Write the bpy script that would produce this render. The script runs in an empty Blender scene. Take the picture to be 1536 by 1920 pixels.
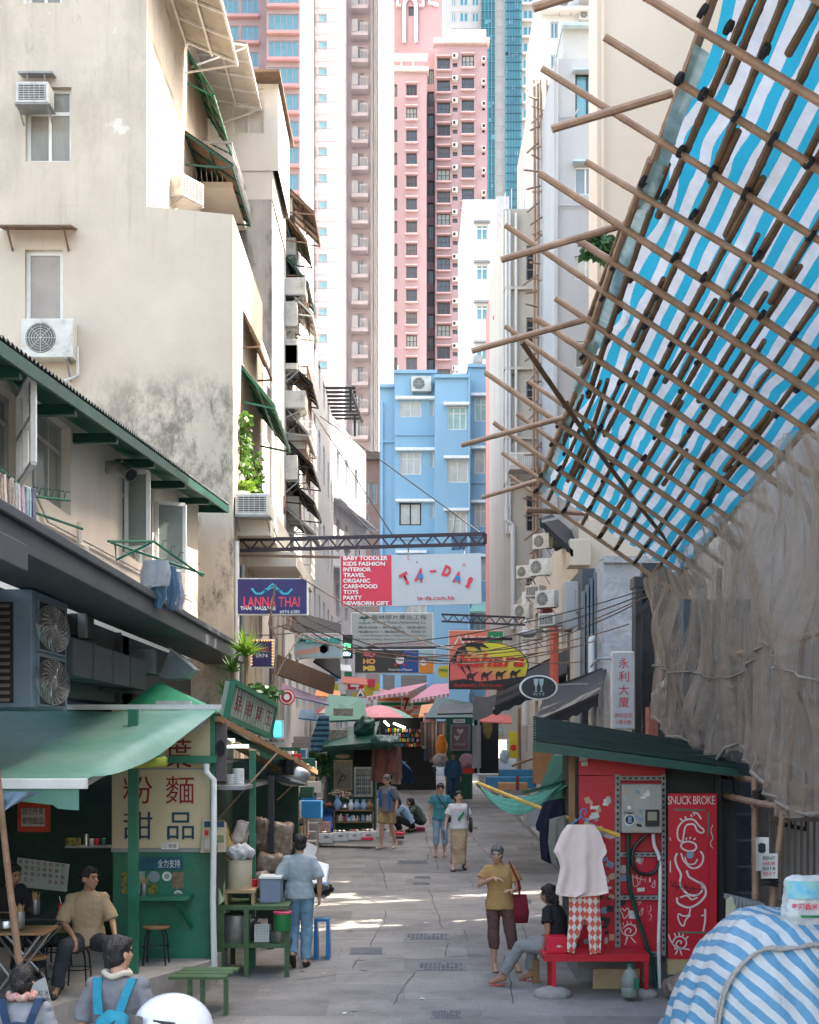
import bpy, bmesh, math, random
from mathutils import Vector as V, Matrix, noise as mnoise
random.seed(7)
sc = bpy.context.scene
C = sc.collection
F = 2667.0; HY = 1400.0; CZ = 3.4
rad = math.radians
# ---------------- camera, sky, sun, exposure
cam = bpy.data.objects.new('camera', bpy.data.cameras.new('camera')); C.objects.link(cam)
cam.location = (0, 0, CZ); cam.rotation_euler = (rad(90), 0, 0)
cam.data.sensor_fit = 'VERTICAL'; cam.data.sensor_height = 36; cam.data.lens = F/1920*36
cam.data.shift_y = (HY-960)/1920; cam.data.clip_end = 3000; cam.data.clip_start = .1
sc.camera = cam
SUN_EL, SUN_AZ = 51.0, 68.0      # azimuth measured from +Y (down the street) towards +X (right)
w = bpy.data.worlds.new('World'); sc.world = w; w.use_nodes = True
nt = w.node_tree; bg = nt.nodes['Background']
sky = nt.nodes.new('ShaderNodeTexSky'); sky.sky_type = 'NISHITA'; sky.sun_disc = False
sky.sun_elevation = rad(SUN_EL); sky.sun_rotation = rad(SUN_AZ); sky.air_density = 1.3; sky.dust_density = 4.0; sky.ozone_density = .6
nt.links.new(sky.outputs[0], bg.inputs[0]); bg.inputs[1].default_value = 0.15
sl = bpy.data.lights.new('sun', 'SUN'); sl.energy = 3.2; sl.angle = rad(.5); sl.color = (1, .95, .88)
so = bpy.data.objects.new('sun', sl); C.objects.link(so)
sd = V((math.cos(rad(SUN_EL))*math.sin(rad(SUN_AZ)), math.cos(rad(SUN_EL))*math.cos(rad(SUN_AZ)), math.sin(rad(SUN_EL))))
so.rotation_euler = sd.to_track_quat('Z', 'Y').to_euler(); so.location = (0, 0, 60)
vs = sc.view_settings; vs.view_transform = 'Standard'; vs.look = 'None'; vs.gamma = 1; vs.exposure = 2.8; vs.use_white_balance = True; vs.white_balance_temperature = 7150; vs.white_balance_tint = 9
sc.cycles.max_bounces = 7; sc.cycles.diffuse_bounces = 4; sc.cycles.transparent_max_bounces = 12

# ---------------- helpers
def P(px, py, Y): return V(((px-768)*Y/F, Y, CZ+(HY-py)*Y/F))
def X(px, Y): return (px-768)*Y/F
def Z(py, Y): return CZ+(HY-py)*Y/F
def gz(Y): return .0311*Y if Y > 9 else .28+(9-Y)*.163
def GP(px, py):                      # a pixel of the road to its place on the road
    Y = 9068.0/(py-1317); return V((X(px, Y), Y, .0311*Y))
MATS = {}
def M(name, c, c2=None, s=4.0, rough=.75, bump=.12, bs=None, metal=0, streak=0, emit=0, transl=0, dirt=0, dc=(.04, .038, .034), ds=1.2, dt=.55, spec=.4, coat=0, cov=1.0, bd=.01):
    if name in MATS: return MATS[name]
    m = bpy.data.materials.new(name); m.use_nodes = True; MATS[name] = m
    n = m.node_tree; N = n.nodes; L = n.links; b = N['Principled BSDF']
    if c2 is None: c2 = tuple(x*.78 for x in c)
    tc = N.new('ShaderNodeTexCoord'); mp = N.new('ShaderNodeMapping'); L.new(tc.outputs['Object'], mp.inputs[0])
    if streak: mp.inputs['Scale'].default_value = (1, 1, 1.0/streak)
    no = N.new('ShaderNodeTexNoise'); no.inputs['Scale'].default_value = s; no.inputs['Detail'].default_value = 7; no.inputs['Roughness'].default_value = .62
    L.new(mp.outputs[0], no.inputs['Vector'])
    r = N.new('ShaderNodeMapRange'); r.inputs[1].default_value = .32; r.inputs[2].default_value = .7; L.new(no.outputs[0], r.inputs[0])
    mx = N.new('ShaderNodeMix'); mx.data_type = 'RGBA'; mx.inputs[6].default_value = (*c, 1); mx.inputs[7].default_value = (*c2, 1); L.new(r.outputs[0], mx.inputs[0])
    col = mx.outputs[2]
    if dirt:
        d = N.new('ShaderNodeTexNoise'); d.inputs['Scale'].default_value = ds; d.inputs['Detail'].default_value = 9; d.inputs['Roughness'].default_value = .7
        L.new(mp.outputs[0], d.inputs['Vector'])
        r2 = N.new('ShaderNodeMapRange'); r2.inputs[1].default_value = dt; r2.inputs[2].default_value = dt+.16; r2.inputs[4].default_value = dirt; L.new(d.outputs[0], r2.inputs[0])
        m2 = N.new('ShaderNodeMix'); m2.data_type = 'RGBA'; m2.inputs[7].default_value = (*dc, 1); L.new(r2.outputs[0], m2.inputs[0]); L.new(col, m2.inputs[6]); col = m2.outputs[2]
    L.new(col, b.inputs['Base Color'])
    b.inputs['Roughness'].default_value = rough; b.inputs['Metallic'].default_value = metal; b.inputs['Specular IOR Level'].default_value = spec
    if coat: b.inputs['Coat Weight'].default_value = coat; b.inputs['Coat Roughness'].default_value = .08
    if bump:
        bn = N.new('ShaderNodeTexNoise'); bn.inputs['Scale'].default_value = bs or s*6; bn.inputs['Detail'].default_value = 5; L.new(tc.outputs['Object'], bn.inputs['Vector'])
        bp = N.new('ShaderNodeBump'); bp.inputs['Strength'].default_value = min(1, bump*3); bp.inputs['Distance'].default_value = bd; L.new(bn.outputs[0], bp.inputs['Height']); L.new(bp.outputs[0], b.inputs['Normal'])
    if emit: L.new(col, b.inputs['Emission Color']); b.inputs['Emission Strength'].default_value = emit
    out = N['Material Output']; sh = b.outputs[0]
    if transl:
        t = N.new('ShaderNodeBsdfTranslucent'); L.new(col, t.inputs[0]); ms = N.new('ShaderNodeMixShader'); ms.inputs[0].default_value = transl
        L.new(sh, ms.inputs[1]); L.new(t.outputs[0], ms.inputs[2]); sh = ms.outputs[0]; L.new(sh, out.inputs[0])
    m['sh'] = 1
    return m
def stripes(name, ca, cb, nstr, transl=.5, axis=0, duty=.5, rough=.45, wrinkle=.3, ns=3.0):
    if name in MATS: return MATS[name]
    m = M(name, ca, transl=transl, rough=rough, bump=wrinkle, bs=ns, bd=.03)
    n = m.node_tree; N = n.nodes; L = n.links
    uv = N.new('ShaderNodeUVMap'); uv.uv_map = 'UVMap'; sp = N.new('ShaderNodeSeparateXYZ'); L.new(uv.outputs[0], sp.inputs[0])
    a = N.new('ShaderNodeMath'); a.operation = 'MULTIPLY'; a.inputs[1].default_value = nstr; L.new(sp.outputs[axis], a.inputs[0])
    f = N.new('ShaderNodeMath'); f.operation = 'FRACT'; L.new(a.outputs[0], f.inputs[0])
    g = N.new('ShaderNodeMath'); g.operation = 'LESS_THAN'; g.inputs[1].default_value = duty; L.new(f.outputs[0], g.inputs[0])
    old = [k for k in N if k.type == 'MIX'][0]
    mx = N.new('ShaderNodeMix'); mx.data_type = 'RGBA'; mx.inputs[7].default_value = (*cb, 1); L.new(old.outputs[2], mx.inputs[6]); L.new(g.outputs[0], mx.inputs[0])
    L.new(mx.outputs[2], N['Principled BSDF'].inputs['Base Color'])
    for k in N:
        if k.type == 'BSDF_TRANSLUCENT': L.new(mx.outputs[2], k.inputs[0])
    return m
WM = {}
TS = bpy.data.scenes.new('workbench'); TL = TS.view_layers[0]      # scratch scene used only while meshes are made
def evalmesh(to):
    TS.collection.objects.link(to); TL.update(); me = bpy.data.meshes.new_from_object(to.evaluated_get(TL.depsgraph)); bpy.data.objects.remove(to); return me
class MB:
    def __init__(s, M=None): s.v = []; s.f = []; s.m = []; s.uv = {}; s.M = M or Matrix.Identity(4); s.c = 0
    def add(s, vs, fs, uv=None):
        o = len(s.v)
        for i, p in enumerate(vs):
            s.v.append(s.M @ V(p))
            if uv: s.uv[o+i] = uv[i]
        for f in fs: s.f.append([o+i for i in f]); s.m.append(s.c)
        return s
    def bx(s, x0, x1, y0, y1, z0, z1):
        return s.add([(x0,y0,z0),(x1,y0,z0),(x1,y1,z0),(x0,y1,z0),(x0,y0,z1),(x1,y0,z1),(x1,y1,z1),(x0,y1,z1)], [(0,3,2,1),(4,5,6,7),(0,1,5,4),(1,2,6,5),(2,3,7,6),(3,0,4,7)])
    def box(s, c, sx, sy, sz, rot=None):
        R = rot.to_matrix() if hasattr(rot, 'to_matrix') else (rot or Matrix.Identity(3)); c = V(c)
        vs = [c+R@V((x*sx/2, y*sy/2, z*sz/2)) for z in (-1,1) for x, y in ((-1,-1),(1,-1),(1,1),(-1,1))]
        return s.add(vs, [(0,3,2,1),(4,5,6,7),(0,1,5,4),(1,2,6,5),(2,3,7,6),(3,0,4,7)])
    def quad(s, a, b, c, d): return s.add([a,b,c,d], [(0,1,2,3)], [(0,0),(1,0),(1,1),(0,1)])
    def qb(s, a, b, c, d, t):            # slab: a quad with thickness t behind it (away from its normal)
        a, b, c, d = map(V, (a,b,c,d)); n = (b-a).cross(d-a).normalized()*t
        return s.add([a,b,c,d,a-n,b-n,c-n,d-n], [(0,1,2,3),(7,6,5,4),(4,5,1,0),(5,6,2,1),(6,7,3,2),(7,4,0,3)], [(0,0),(1,0),(1,1),(0,1)]*2)
    def frame(s, a, b, r=.02, w=None, up=None):   # bar of square section between a and b
        a, b = V(a), V(b); d = (b-a); l = d.length; d.normalize(); u = V(up) if up else (V((0,0,1)) if abs(d.z) < .95 else V((0,1,0)))
        sx = d.cross(u).normalized(); sy = sx.cross(d).normalized(); R = Matrix((sx, d, sy)).transposed()
        return s.box((a+b)/2, (w or r)*2, l, r*2, R)
    def tube(s, pts, r, n=6, caps=True):
        pts = [V(p) for p in pts]; k = len(pts); rs = r if isinstance(r, (list, tuple)) else [r]*k; vs = []; fs = []
        t0 = (pts[1]-pts[0]).normalized(); u = t0.orthogonal().normalized()
        for i, p in enumerate(pts):
            t = (pts[min(i+1,k-1)]-pts[max(i-1,0)]).normalized(); u = (u-t*u.dot(t)).normalized(); w = t.cross(u)
            for j in range(n):
                a = 2*math.pi*j/n; vs.append(p+(u*math.cos(a)+w*math.sin(a))*rs[i])
        for i in range(k-1):
            for j in range(n): q = (j+1)%n; fs.append((i*n+j, i*n+q, (i+1)*n+q, (i+1)*n+j))
        if caps: fs.append(tuple(range(n))[::-1]); fs.append(tuple((k-1)*n+j for j in range(n)))
        return s.add(vs, fs)
    def cyl(s, a, b, r0, r1=None, n=16): return s.tube([a,b], [r0, r0 if r1 is None else r1], n)
    def lathe(s, c, prof, n=18):          # prof: list of (radius, z)
        c = V(c); vs = []; fs = []; k = len(prof)
        for (r, z) in prof:
            for j in range(n): a = 2*math.pi*j/n; vs.append(c+V((r*math.cos(a), r*math.sin(a), z)))
        for i in range(k-1):
            for j in range(n): q = (j+1)%n; fs.append((i*n+j, i*n+q, (i+1)*n+q, (i+1)*n+j))
        fs.append(tuple(range(n))[::-1]); fs.append(tuple((k-1)*n+j for j in range(n)))
        return s.add(vs, fs)
    def ell(s, c, rx, ry, rz, n=12, R=None):
        c = V(c); R = R or Matrix.Identity(3); vs = []; fs = []; h = n//2+1
        for i in range(1, h):
            t = math.pi*i/h
            for j in range(n): a = 2*math.pi*j/n; vs.append(c+R@V((rx*math.sin(t)*math.cos(a), ry*math.sin(t)*math.sin(a), rz*math.cos(t))))
        for i in range(h-2):
            for j in range(n): q = (j+1)%n; fs.append((i*n+j, (i+1)*n+j, (i+1)*n+q, i*n+q))
        k = len(vs); vs += [c+R@V((0,0,rz)), c-R@V((0,0,rz))]
        for j in range(n): q = (j+1)%n; fs.append((k, j, q)); fs.append((k+1, (h-2)*n+q, (h-2)*n+j))
        return s.add(vs, fs)
    def cap(s, a, b, ra, rb, n=12):       # tapered capsule
        a, b = V(a), V(b); d = (b-a); l = max(d.length, 1e-5); d = d/l; pts = []; rs = []
        for t in (-.98,-.7,-.35,0): pts.append(a+d*ra*t); rs.append(ra*math.sqrt(max(.003,1-t*t)))
        for t in (0,.35,.7,.98): pts.append(b+d*rb*t); rs.append(rb*math.sqrt(max(.003,1-t*t)))
        return s.tube(pts, rs, n)
    def loft(s, rings, n=16, p=2.0):      # rings: (x, y, z, rx, ry)
        vs = []; fs = []; k = len(rings)
        for (x, y, z, rx, ry) in rings:
            for j in range(n):
                a = 2*math.pi*j/n; ca, sa = math.cos(a), math.sin(a); e = 2.0/p
                vs.append(V((x+rx*math.copysign(abs(ca)**e, ca), y+ry*math.copysign(abs(sa)**e, sa), z)))
        for i in range(k-1):
            for j in range(n): q = (j+1)%n; fs.append((i*n+j, i*n+q, (i+1)*n+q, (i+1)*n+j))
        fs.append(tuple(range(n))[::-1]); fs.append(tuple((k-1)*n+j for j in range(n)))
        return s.add(vs, fs)
    def grid(s, fn, nu, nv, thick=0):
        vs = []; uv = []; fs = []
        for j in range(nv+1):
            for i in range(nu+1): u, v = i/nu, j/nv; vs.append(V(fn(u, v))); uv.append((u, v))
        for j in range(nv):
            for i in range(nu): a = j*(nu+1)+i; fs.append((a, a+1, a+nu+2, a+nu+1))
        return s.add(vs, fs, uv)
    def prism(s, pts, d):                 # polygon extruded by vector d
        pts = [V(p) for p in pts]; d = V(d); k = len(pts)
        return s.add(pts+[p+d for p in pts], [tuple(range(k)), tuple(range(2*k-1, k-1, -1))]+[(i, i+k, (i+1)%k+k, (i+1)%k) for i in range(k)])
    def wall(s, o, u, v, W, H, holes=(), dep=.15):   # wall face with real openings; dep: reveal depth along -(u x v)
        o, u, v = V(o), V(u).normalized(), V(v).normalized(); n = u.cross(v)*-dep
        hs = [(max(0,a),max(0,b),min(W,c),min(H,d)) for a,b,c,d in holes if c > 0 and d > 0 and a < W and b < H]
        xs = sorted({0, W, *[h[0] for h in hs], *[h[2] for h in hs]}); ys = sorted({0, H, *[h[1] for h in hs], *[h[3] for h in hs]})
        for i in range(len(xs)-1):
            for j in range(len(ys)-1):
                cx, cy = (xs[i]+xs[i+1])/2, (ys[j]+ys[j+1])/2
                if any(h[0] < cx < h[2] and h[1] < cy < h[3] for h in hs): continue
                s.add([o+u*xs[i]+v*ys[j], o+u*xs[i+1]+v*ys[j], o+u*xs[i+1]+v*ys[j+1], o+u*xs[i]+v*ys[j+1]], [(0,1,2,3)])
        for a,b,c,d in hs:
            q = [o+u*a+v*b, o+u*c+v*b, o+u*c+v*d, o+u*a+v*d]
            for i in range(4): j = (i+1)%4; s.add([q[i], q[j], q[j]+n, q[i]+n], [(0,1,2,3)])
        return s
    def build(s, name, mats, parent=None, smooth=False, bevel=0, remesh=0, disp=0, dsc=8, org=None):
        if not isinstance(mats, (list, tuple)): mats = [mats]
        if parent is not None: W = WM[parent]
        else:
            if org is None:
                xs = [p.x for p in s.v]; ys = [p.y for p in s.v]; org = ((min(xs)+max(xs))/2, (min(ys)+max(ys))/2, min(p.z for p in s.v))
            W = Matrix.Translation(org)
        inv = W.inverted(); me = bpy.data.meshes.new(name)
        me.from_pydata([inv @ p for p in s.v], [], s.f); 
        for m in mats: me.materials.append(m)
        for i, pl in enumerate(me.polygons): pl.material_index = s.m[i]
        if s.uv:
            ul = me.uv_layers.new(name='UVMap')
            for lp in me.loops: ul.data[lp.index].uv = s.uv.get(lp.vertex_index, (0, 0))
        if remesh:
            to = bpy.data.objects.new('tmp', me)
            md = to.modifiers.new('r', 'REMESH'); md.mode = 'VOXEL'; md.voxel_size = remesh; md.use_smooth_shade = True
            sm = to.modifiers.new('s', 'SMOOTH'); sm.factor = .5; sm.iterations = 3
            m2 = evalmesh(to); bpy.data.meshes.remove(me); me = m2; me.name = name
            me.materials.clear()
            for m in mats: me.materials.append(m)
            smooth = True
            if disp:
                ns = [vt.normal.copy() for vt in me.vertices]
                for vt, n_ in zip(me.vertices, ns):
                    q = vt.co*dsc; vt.co += n_*disp*max(-.15, .3+mnoise.noise(V((q.x, q.y, q.z*.55)))+.5*mnoise.noise(q*2.3))
        if smooth == 'auto': me.polygons.foreach_set('use_smooth', [True]*len(me.polygons)); me.set_sharp_from_angle(angle=rad(38))
        elif smooth: me.polygons.foreach_set('use_smooth', [True]*len(me.polygons))
        me.validate(); me.update()
        o = bpy.data.objects.new(name, me); C.objects.link(o); WM[o] = W
        if parent is not None: o.parent = parent
        else: o.matrix_world = W; o.location = W.translation
        if bevel: b = o.modifiers.new('b', 'BEVEL'); b.width = bevel; b.segments = 2; b.limit_method = 'ANGLE'; b.angle_limit = rad(40)
        return o
def T(name, label, cat, loc, group=None, rz=0):
    o = bpy.data.objects.new(name, None); C.objects.link(o); o.location = loc; o.rotation_euler = (0, 0, rz); o.empty_display_size = .1
    WM[o] = Matrix.Translation(V(loc)) @ Matrix.Rotation(rz, 4, 'Z')
    return tag(o, label, cat, group)
def tag(o, label, cat, group=None):
    o['label'] = label; o['category'] = cat
    if group: o['group'] = group
    return o
def struct(o, kind='structure'): o['kind'] = kind; return o
def one(mb, name, mats, label, cat, group=None, **k): return tag(mb.build(name, mats, **k), label, cat, group)
def dup(root, loc=None, rz=None, label=None, scale=None, parent=None):
    r = root.copy(); C.objects.link(r)
    if parent is not None: r.parent = parent
    if loc is not None: r.location = loc
    if rz is not None: r.rotation_euler = (0, 0, rz)
    if scale is not None: r.scale = scale if hasattr(scale, '__len__') else (scale,)*3
    if label: r['label'] = label
    for ch in [c for c in root.children]:
        c = ch.copy(); C.objects.link(c); c.parent = r
        for g in ch.children: d = g.copy(); C.objects.link(d); d.parent = c
    return r
TXT = {}
def lettering(parent, s, o, u, v, w, h, mat, name='lettering', bold=0, keep=False, depth=.004, shear=0, space=1.0, label=None):
    """writing fitted to the rectangle o + u*w, v*h; stands proud of the panel along u x v"""
    cu = bpy.data.curves.new('t', 'FONT'); cu.body = s; cu.size = 1; cu.offset = bold; cu.space_character = space; cu.shear = shear; cu.resolution_u = 3; cu.space_line = .92
    to = bpy.data.objects.new('t', cu)
    me = evalmesh(to); bpy.data.curves.remove(cu)
    if not me.vertices: print('EMPTY TEXT', s); return None
    xs = [p.co.x for p in me.vertices]; ys = [p.co.y for p in me.vertices]; x0, x1, y0, y1 = min(xs), max(xs), min(ys), max(ys)
    sx = w/max(1e-6, x1-x0); sy = h/max(1e-6, y1-y0)
    if keep: k = min(sx, sy); ox = (w-(x1-x0)*k)/2; oy = (h-(y1-y0)*k)/2; sx = sy = k
    else: ox = oy = 0
    o, u, v = V(o), V(u).normalized(), V(v).normalized(); n = u.cross(v)
    inv = WM[parent].inverted()
    for p in me.vertices: p.co = inv @ (o+u*(ox+(p.co.x-x0)*sx)+v*(oy+(p.co.y-y0)*sy)+n*depth)
    me.materials.clear(); me.materials.append(mat); me.name = name
    ob = bpy.data.objects.new(name, me); C.objects.link(ob); ob.parent = parent; WM[ob] = WM[parent]
    if label: ob['label'] = label
    return ob
UX = V((1,0,0)); UZ = V((0,0,1))
def fpoly(parent, pts, Y, mat, name='emblem', d=.006, t=.004):  # flat marks given as pixels on the plane at depth Y
    mb = MB()
    for pl in pts:
        q = [P(a, b, Y)+V((0,-d,0)) for a, b in pl]; mb.add(q, [tuple(range(len(q)))])
    return mb.build(name, mat, parent)
def stroke(mb, pts, wd, n=V((0,-1,0)), d=.005):   # a flat painted stroke of width wd along points
    pts = [V(p)+n*d for p in pts]; L = []; R = []
    for i, p in enumerate(pts):
        t = (pts[min(i+1,len(pts)-1)]-pts[max(i-1,0)]).normalized(); s = t.cross(n).normalized()*wd/2; L.append(p+s); R.append(p-s)
    k = len(pts); mb.add(L+R, [(i, i+1, k+i+1, k+i) for i in range(k-1)])
def spl(pts, n=6):                        # smooth polyline through points (tuples of any length)
    out = []; k = len(pts)
    for i in range(k-1):
        p0, p1, p2, p3 = pts[max(i-1,0)], pts[i], pts[i+1], pts[min(i+2,k-1)]
        for j in range(n):
            t = j/n; out.append(tuple(.5*(2*b+(c-a)*t+(2*a-5*b+4*c-d)*t*t+(3*b-a-3*c+d)*t**3) for a, b, c, d in zip(p0,p1,p2,p3)))
    out.append(tuple(pts[-1])); return out
def sag(a, b, s=.3, n=12):
    a, b = V(a), V(b); return [a.lerp(b, i/n)-V((0,0,s*4*(i/n)*(1-i/n))) for i in range(n+1)]
def rnd(a, b): return random.uniform(a, b)
# ---------------- materials
m_glass = M('window_glass', (.10,.13,.14), (.16,.19,.2), rough=.12, bump=.02, spec=.9, s=.8)
m_glassd = M('dark_glass', (.02,.024,.027), (.035,.04,.045), rough=.1, bump=.02, spec=.8)
m_glassb = M('bluegreen_glass', (.05,.17,.2), (.10,.26,.3), rough=.1, bump=.02, spec=.9, s=.6)
m_white = M('white_paint', (.72,.71,.68), (.6,.59,.56), rough=.55, dirt=.35, ds=3)
m_whitep = M('white_plastic', (.75,.75,.73), rough=.35, bump=.03)
m_grey = M('grey_metal', (.28,.29,.3), rough=.45, metal=.4)
m_acgrey = M('ac_casing', (.55,.54,.51), (.42,.41,.38), rough=.5, dirt=.4, ds=4, bump=.04)
m_dark = M('dark_recess', (.015,.015,.016), rough=.8)
m_black = M('black_plastic', (.02,.02,.022), rough=.4)
m_blackf = M('black_fabric', (.014,.015,.018), (.022,.023,.028), rough=.85, bs=40)
m_steel = M('steel', (.5,.5,.5), (.4,.4,.4), rough=.28, metal=.9, bump=.03)
m_green = M('green_paint', (.012,.15,.085), (.008,.1,.06), rough=.45, dirt=.4, ds=4)
m_dgreen = M('dark_green_paint', (.008,.07,.05), (.006,.045,.033), rough=.4, dirt=.3, ds=3)
m_ggreen = M('worn_green_wood', (.075,.135,.06), (.045,.085,.035), rough=.6, dirt=.5, ds=6)
m_red = M('red_paint', (.62,.015,.035), (.5,.012,.03), rough=.4, bump=.03, dirt=.25, ds=5, dc=(.15,.01,.015))
m_wood = M('wood', (.3,.17,.08), (.2,.11,.05), s=6, rough=.6, streak=4)
m_ply = M('plywood', (.45,.32,.18), (.36,.25,.13), s=5, rough=.7)
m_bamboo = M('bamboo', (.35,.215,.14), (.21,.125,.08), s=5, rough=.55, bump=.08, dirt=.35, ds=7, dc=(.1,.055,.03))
m_bamdark = M('painted_shade_bamboo', (.18,.105,.06), (.1,.06,.035), s=5, rough=.7, bump=.2)  # bamboo copy with shade darkened into its colour
m_tie = M('black_lashing', (.012,.012,.014), rough=.7)
m_cream = M('cream_render', (.66,.58,.48), (.56,.49,.40), s=1.2, rough=.9, bump=.1, dirt=.35, ds=.9, dc=(.3,.27,.23), dt=.6)
m_concrete = M('concrete', (.33,.31,.29), (.24,.225,.21), s=2.5, rough=.9, bump=.25, dirt=.4, ds=2, dc=(.1,.095,.09))
m_soil = M('soil', (.08,.055,.035), rough=.95)
m_pot = M('terracotta', (.3,.12,.06), rough=.7)
m_leaf = M('leaf', (.10,.22,.03), (.05,.13,.02), s=9, rough=.45, bump=.02, transl=.35)
m_leafd = M('leaf_dark', (.04,.12,.03), (.02,.07,.02), s=9, rough=.45, bump=.02, transl=.25)
m_wire = M('cable', (.04,.035,.03), rough=.6)
m_cream2 = M('pale_render', (.58,.54,.48), (.5,.46,.41), s=1.1, rough=.9, dirt=.3, ds=1.2, dc=(.35,.33,.3), dt=.58, streak=2)
m_whiter = M('white_render', (.62,.615,.6), (.55,.54,.53), s=1.4, rough=.85, dirt=.3, ds=1.2, dc=(.4,.39,.38), dt=.6, streak=3)
m_rust = M('rusty_sheet', (.2,.13,.09), (.11,.07,.05), s=5, rough=.85, dirt=.4, ds=6)
m_corr = M('corrugated_sheet', (.42,.39,.34), (.3,.27,.23), s=3, rough=.7, dirt=.4, ds=3, dc=(.12,.08,.05), transl=.15)
m_skin = M('skin', (.52,.29,.19), (.46,.24,.155), s=12, rough=.5, bump=.04)
m_skinl = M('skin_light', (.62,.38,.27), (.55,.32,.22), s=12, rough=.5, bump=.04)
m_skind = M('skin_tanned', (.36,.185,.115), (.3,.15,.09), s=12, rough=.5, bump=.04)
m_hair = M('black_hair', (.012,.010,.010), (.025,.02,.018), s=40, rough=.45, bump=.4, bs=120, streak=5)
m_hairg = M('grey_hair', (.16,.155,.15), (.07,.065,.065), s=40, rough=.5, bump=.4, bs=120, streak=5)
m_lip = M('lips', (.35,.12,.09), rough=.5)
def cloth(name, c, c2=None, s=6): return M(name, c, c2, s=s, rough=.9, bump=.15, bs=22, bd=.012)
# ---------------- people. Local frame: facing -y, feet on z=0, metres; every body is one remeshed surface
def chain(mb, pts, rs, n=12):
    for i in range(len(pts)-1): mb.cap(pts[i], pts[i+1], rs[i], rs[i+1], n)
def handm(mb, w, d, nrm, curl=.5, s=1.0, side=1):
    d = V(d).normalized(); nrm = V(nrm); nrm = (nrm-d*nrm.dot(d)).normalized(); t = d.cross(nrm)*side     # t: towards the thumb
    w = V(w); c = w+d*.045*s
    mb.cap(w, w+d*.03*s, .024*s, .028*s, 8)
    for k in (-.024, -.008, .008, .024): mb.cap(w+d*.02*s+t*k*s*.8, w+d*.082*s+t*k*s, .013*s, .0115*s, 8)
    for k, l in ((.026,.068),(.009,.078),(-.009,.072),(-.026,.056)):
        a = w+d*.082*s+t*k*s; q = curl*(1+.25*random.random()); dd = (d*math.cos(q)+nrm*math.sin(q)); b = a+dd*l*.5*s
        d2 = (d*math.cos(q*1.9)+nrm*math.sin(q*1.9)); mb.cap(a, b, .0098*s, .009*s, 7); mb.cap(b, b+d2*l*.5*s, .009*s, .0075*s, 7)
    a = w+d*.025*s+t*.026*s; b = a+(d*.6+t*.75+nrm*.3).normalized()*.036*s; mb.cap(a, b, .0125*s, .0105*s, 7); mb.cap(b, b+(d*.9+t*.15+nrm*.35).normalized()*.03*s, .0105*s, .0085*s, 7)
J0 = dict(pel=(0,0,.94), wai=(0,0,1.08), che=(0,0,1.28), nec=(0,.01,1.44), hea=(0,-.015,1.575),
          shR=(-.168,.01,1.37), shL=(.168,.01,1.37), elR=(-.225,.03,1.10), elL=(.225,.03,1.10), wrR=(-.235,-.03,.86), wrL=(.235,-.03,.86),
          hiR=(-.09,0,.92), hiL=(.09,0,.92), knR=(-.10,-.01,.50), knL=(.10,-.01,.50), anR=(-.105,.02,.085), anL=(.105,.02,.085), toR=(-.12,-.15,.03), toL=(.12,-.15,.03))
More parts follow.
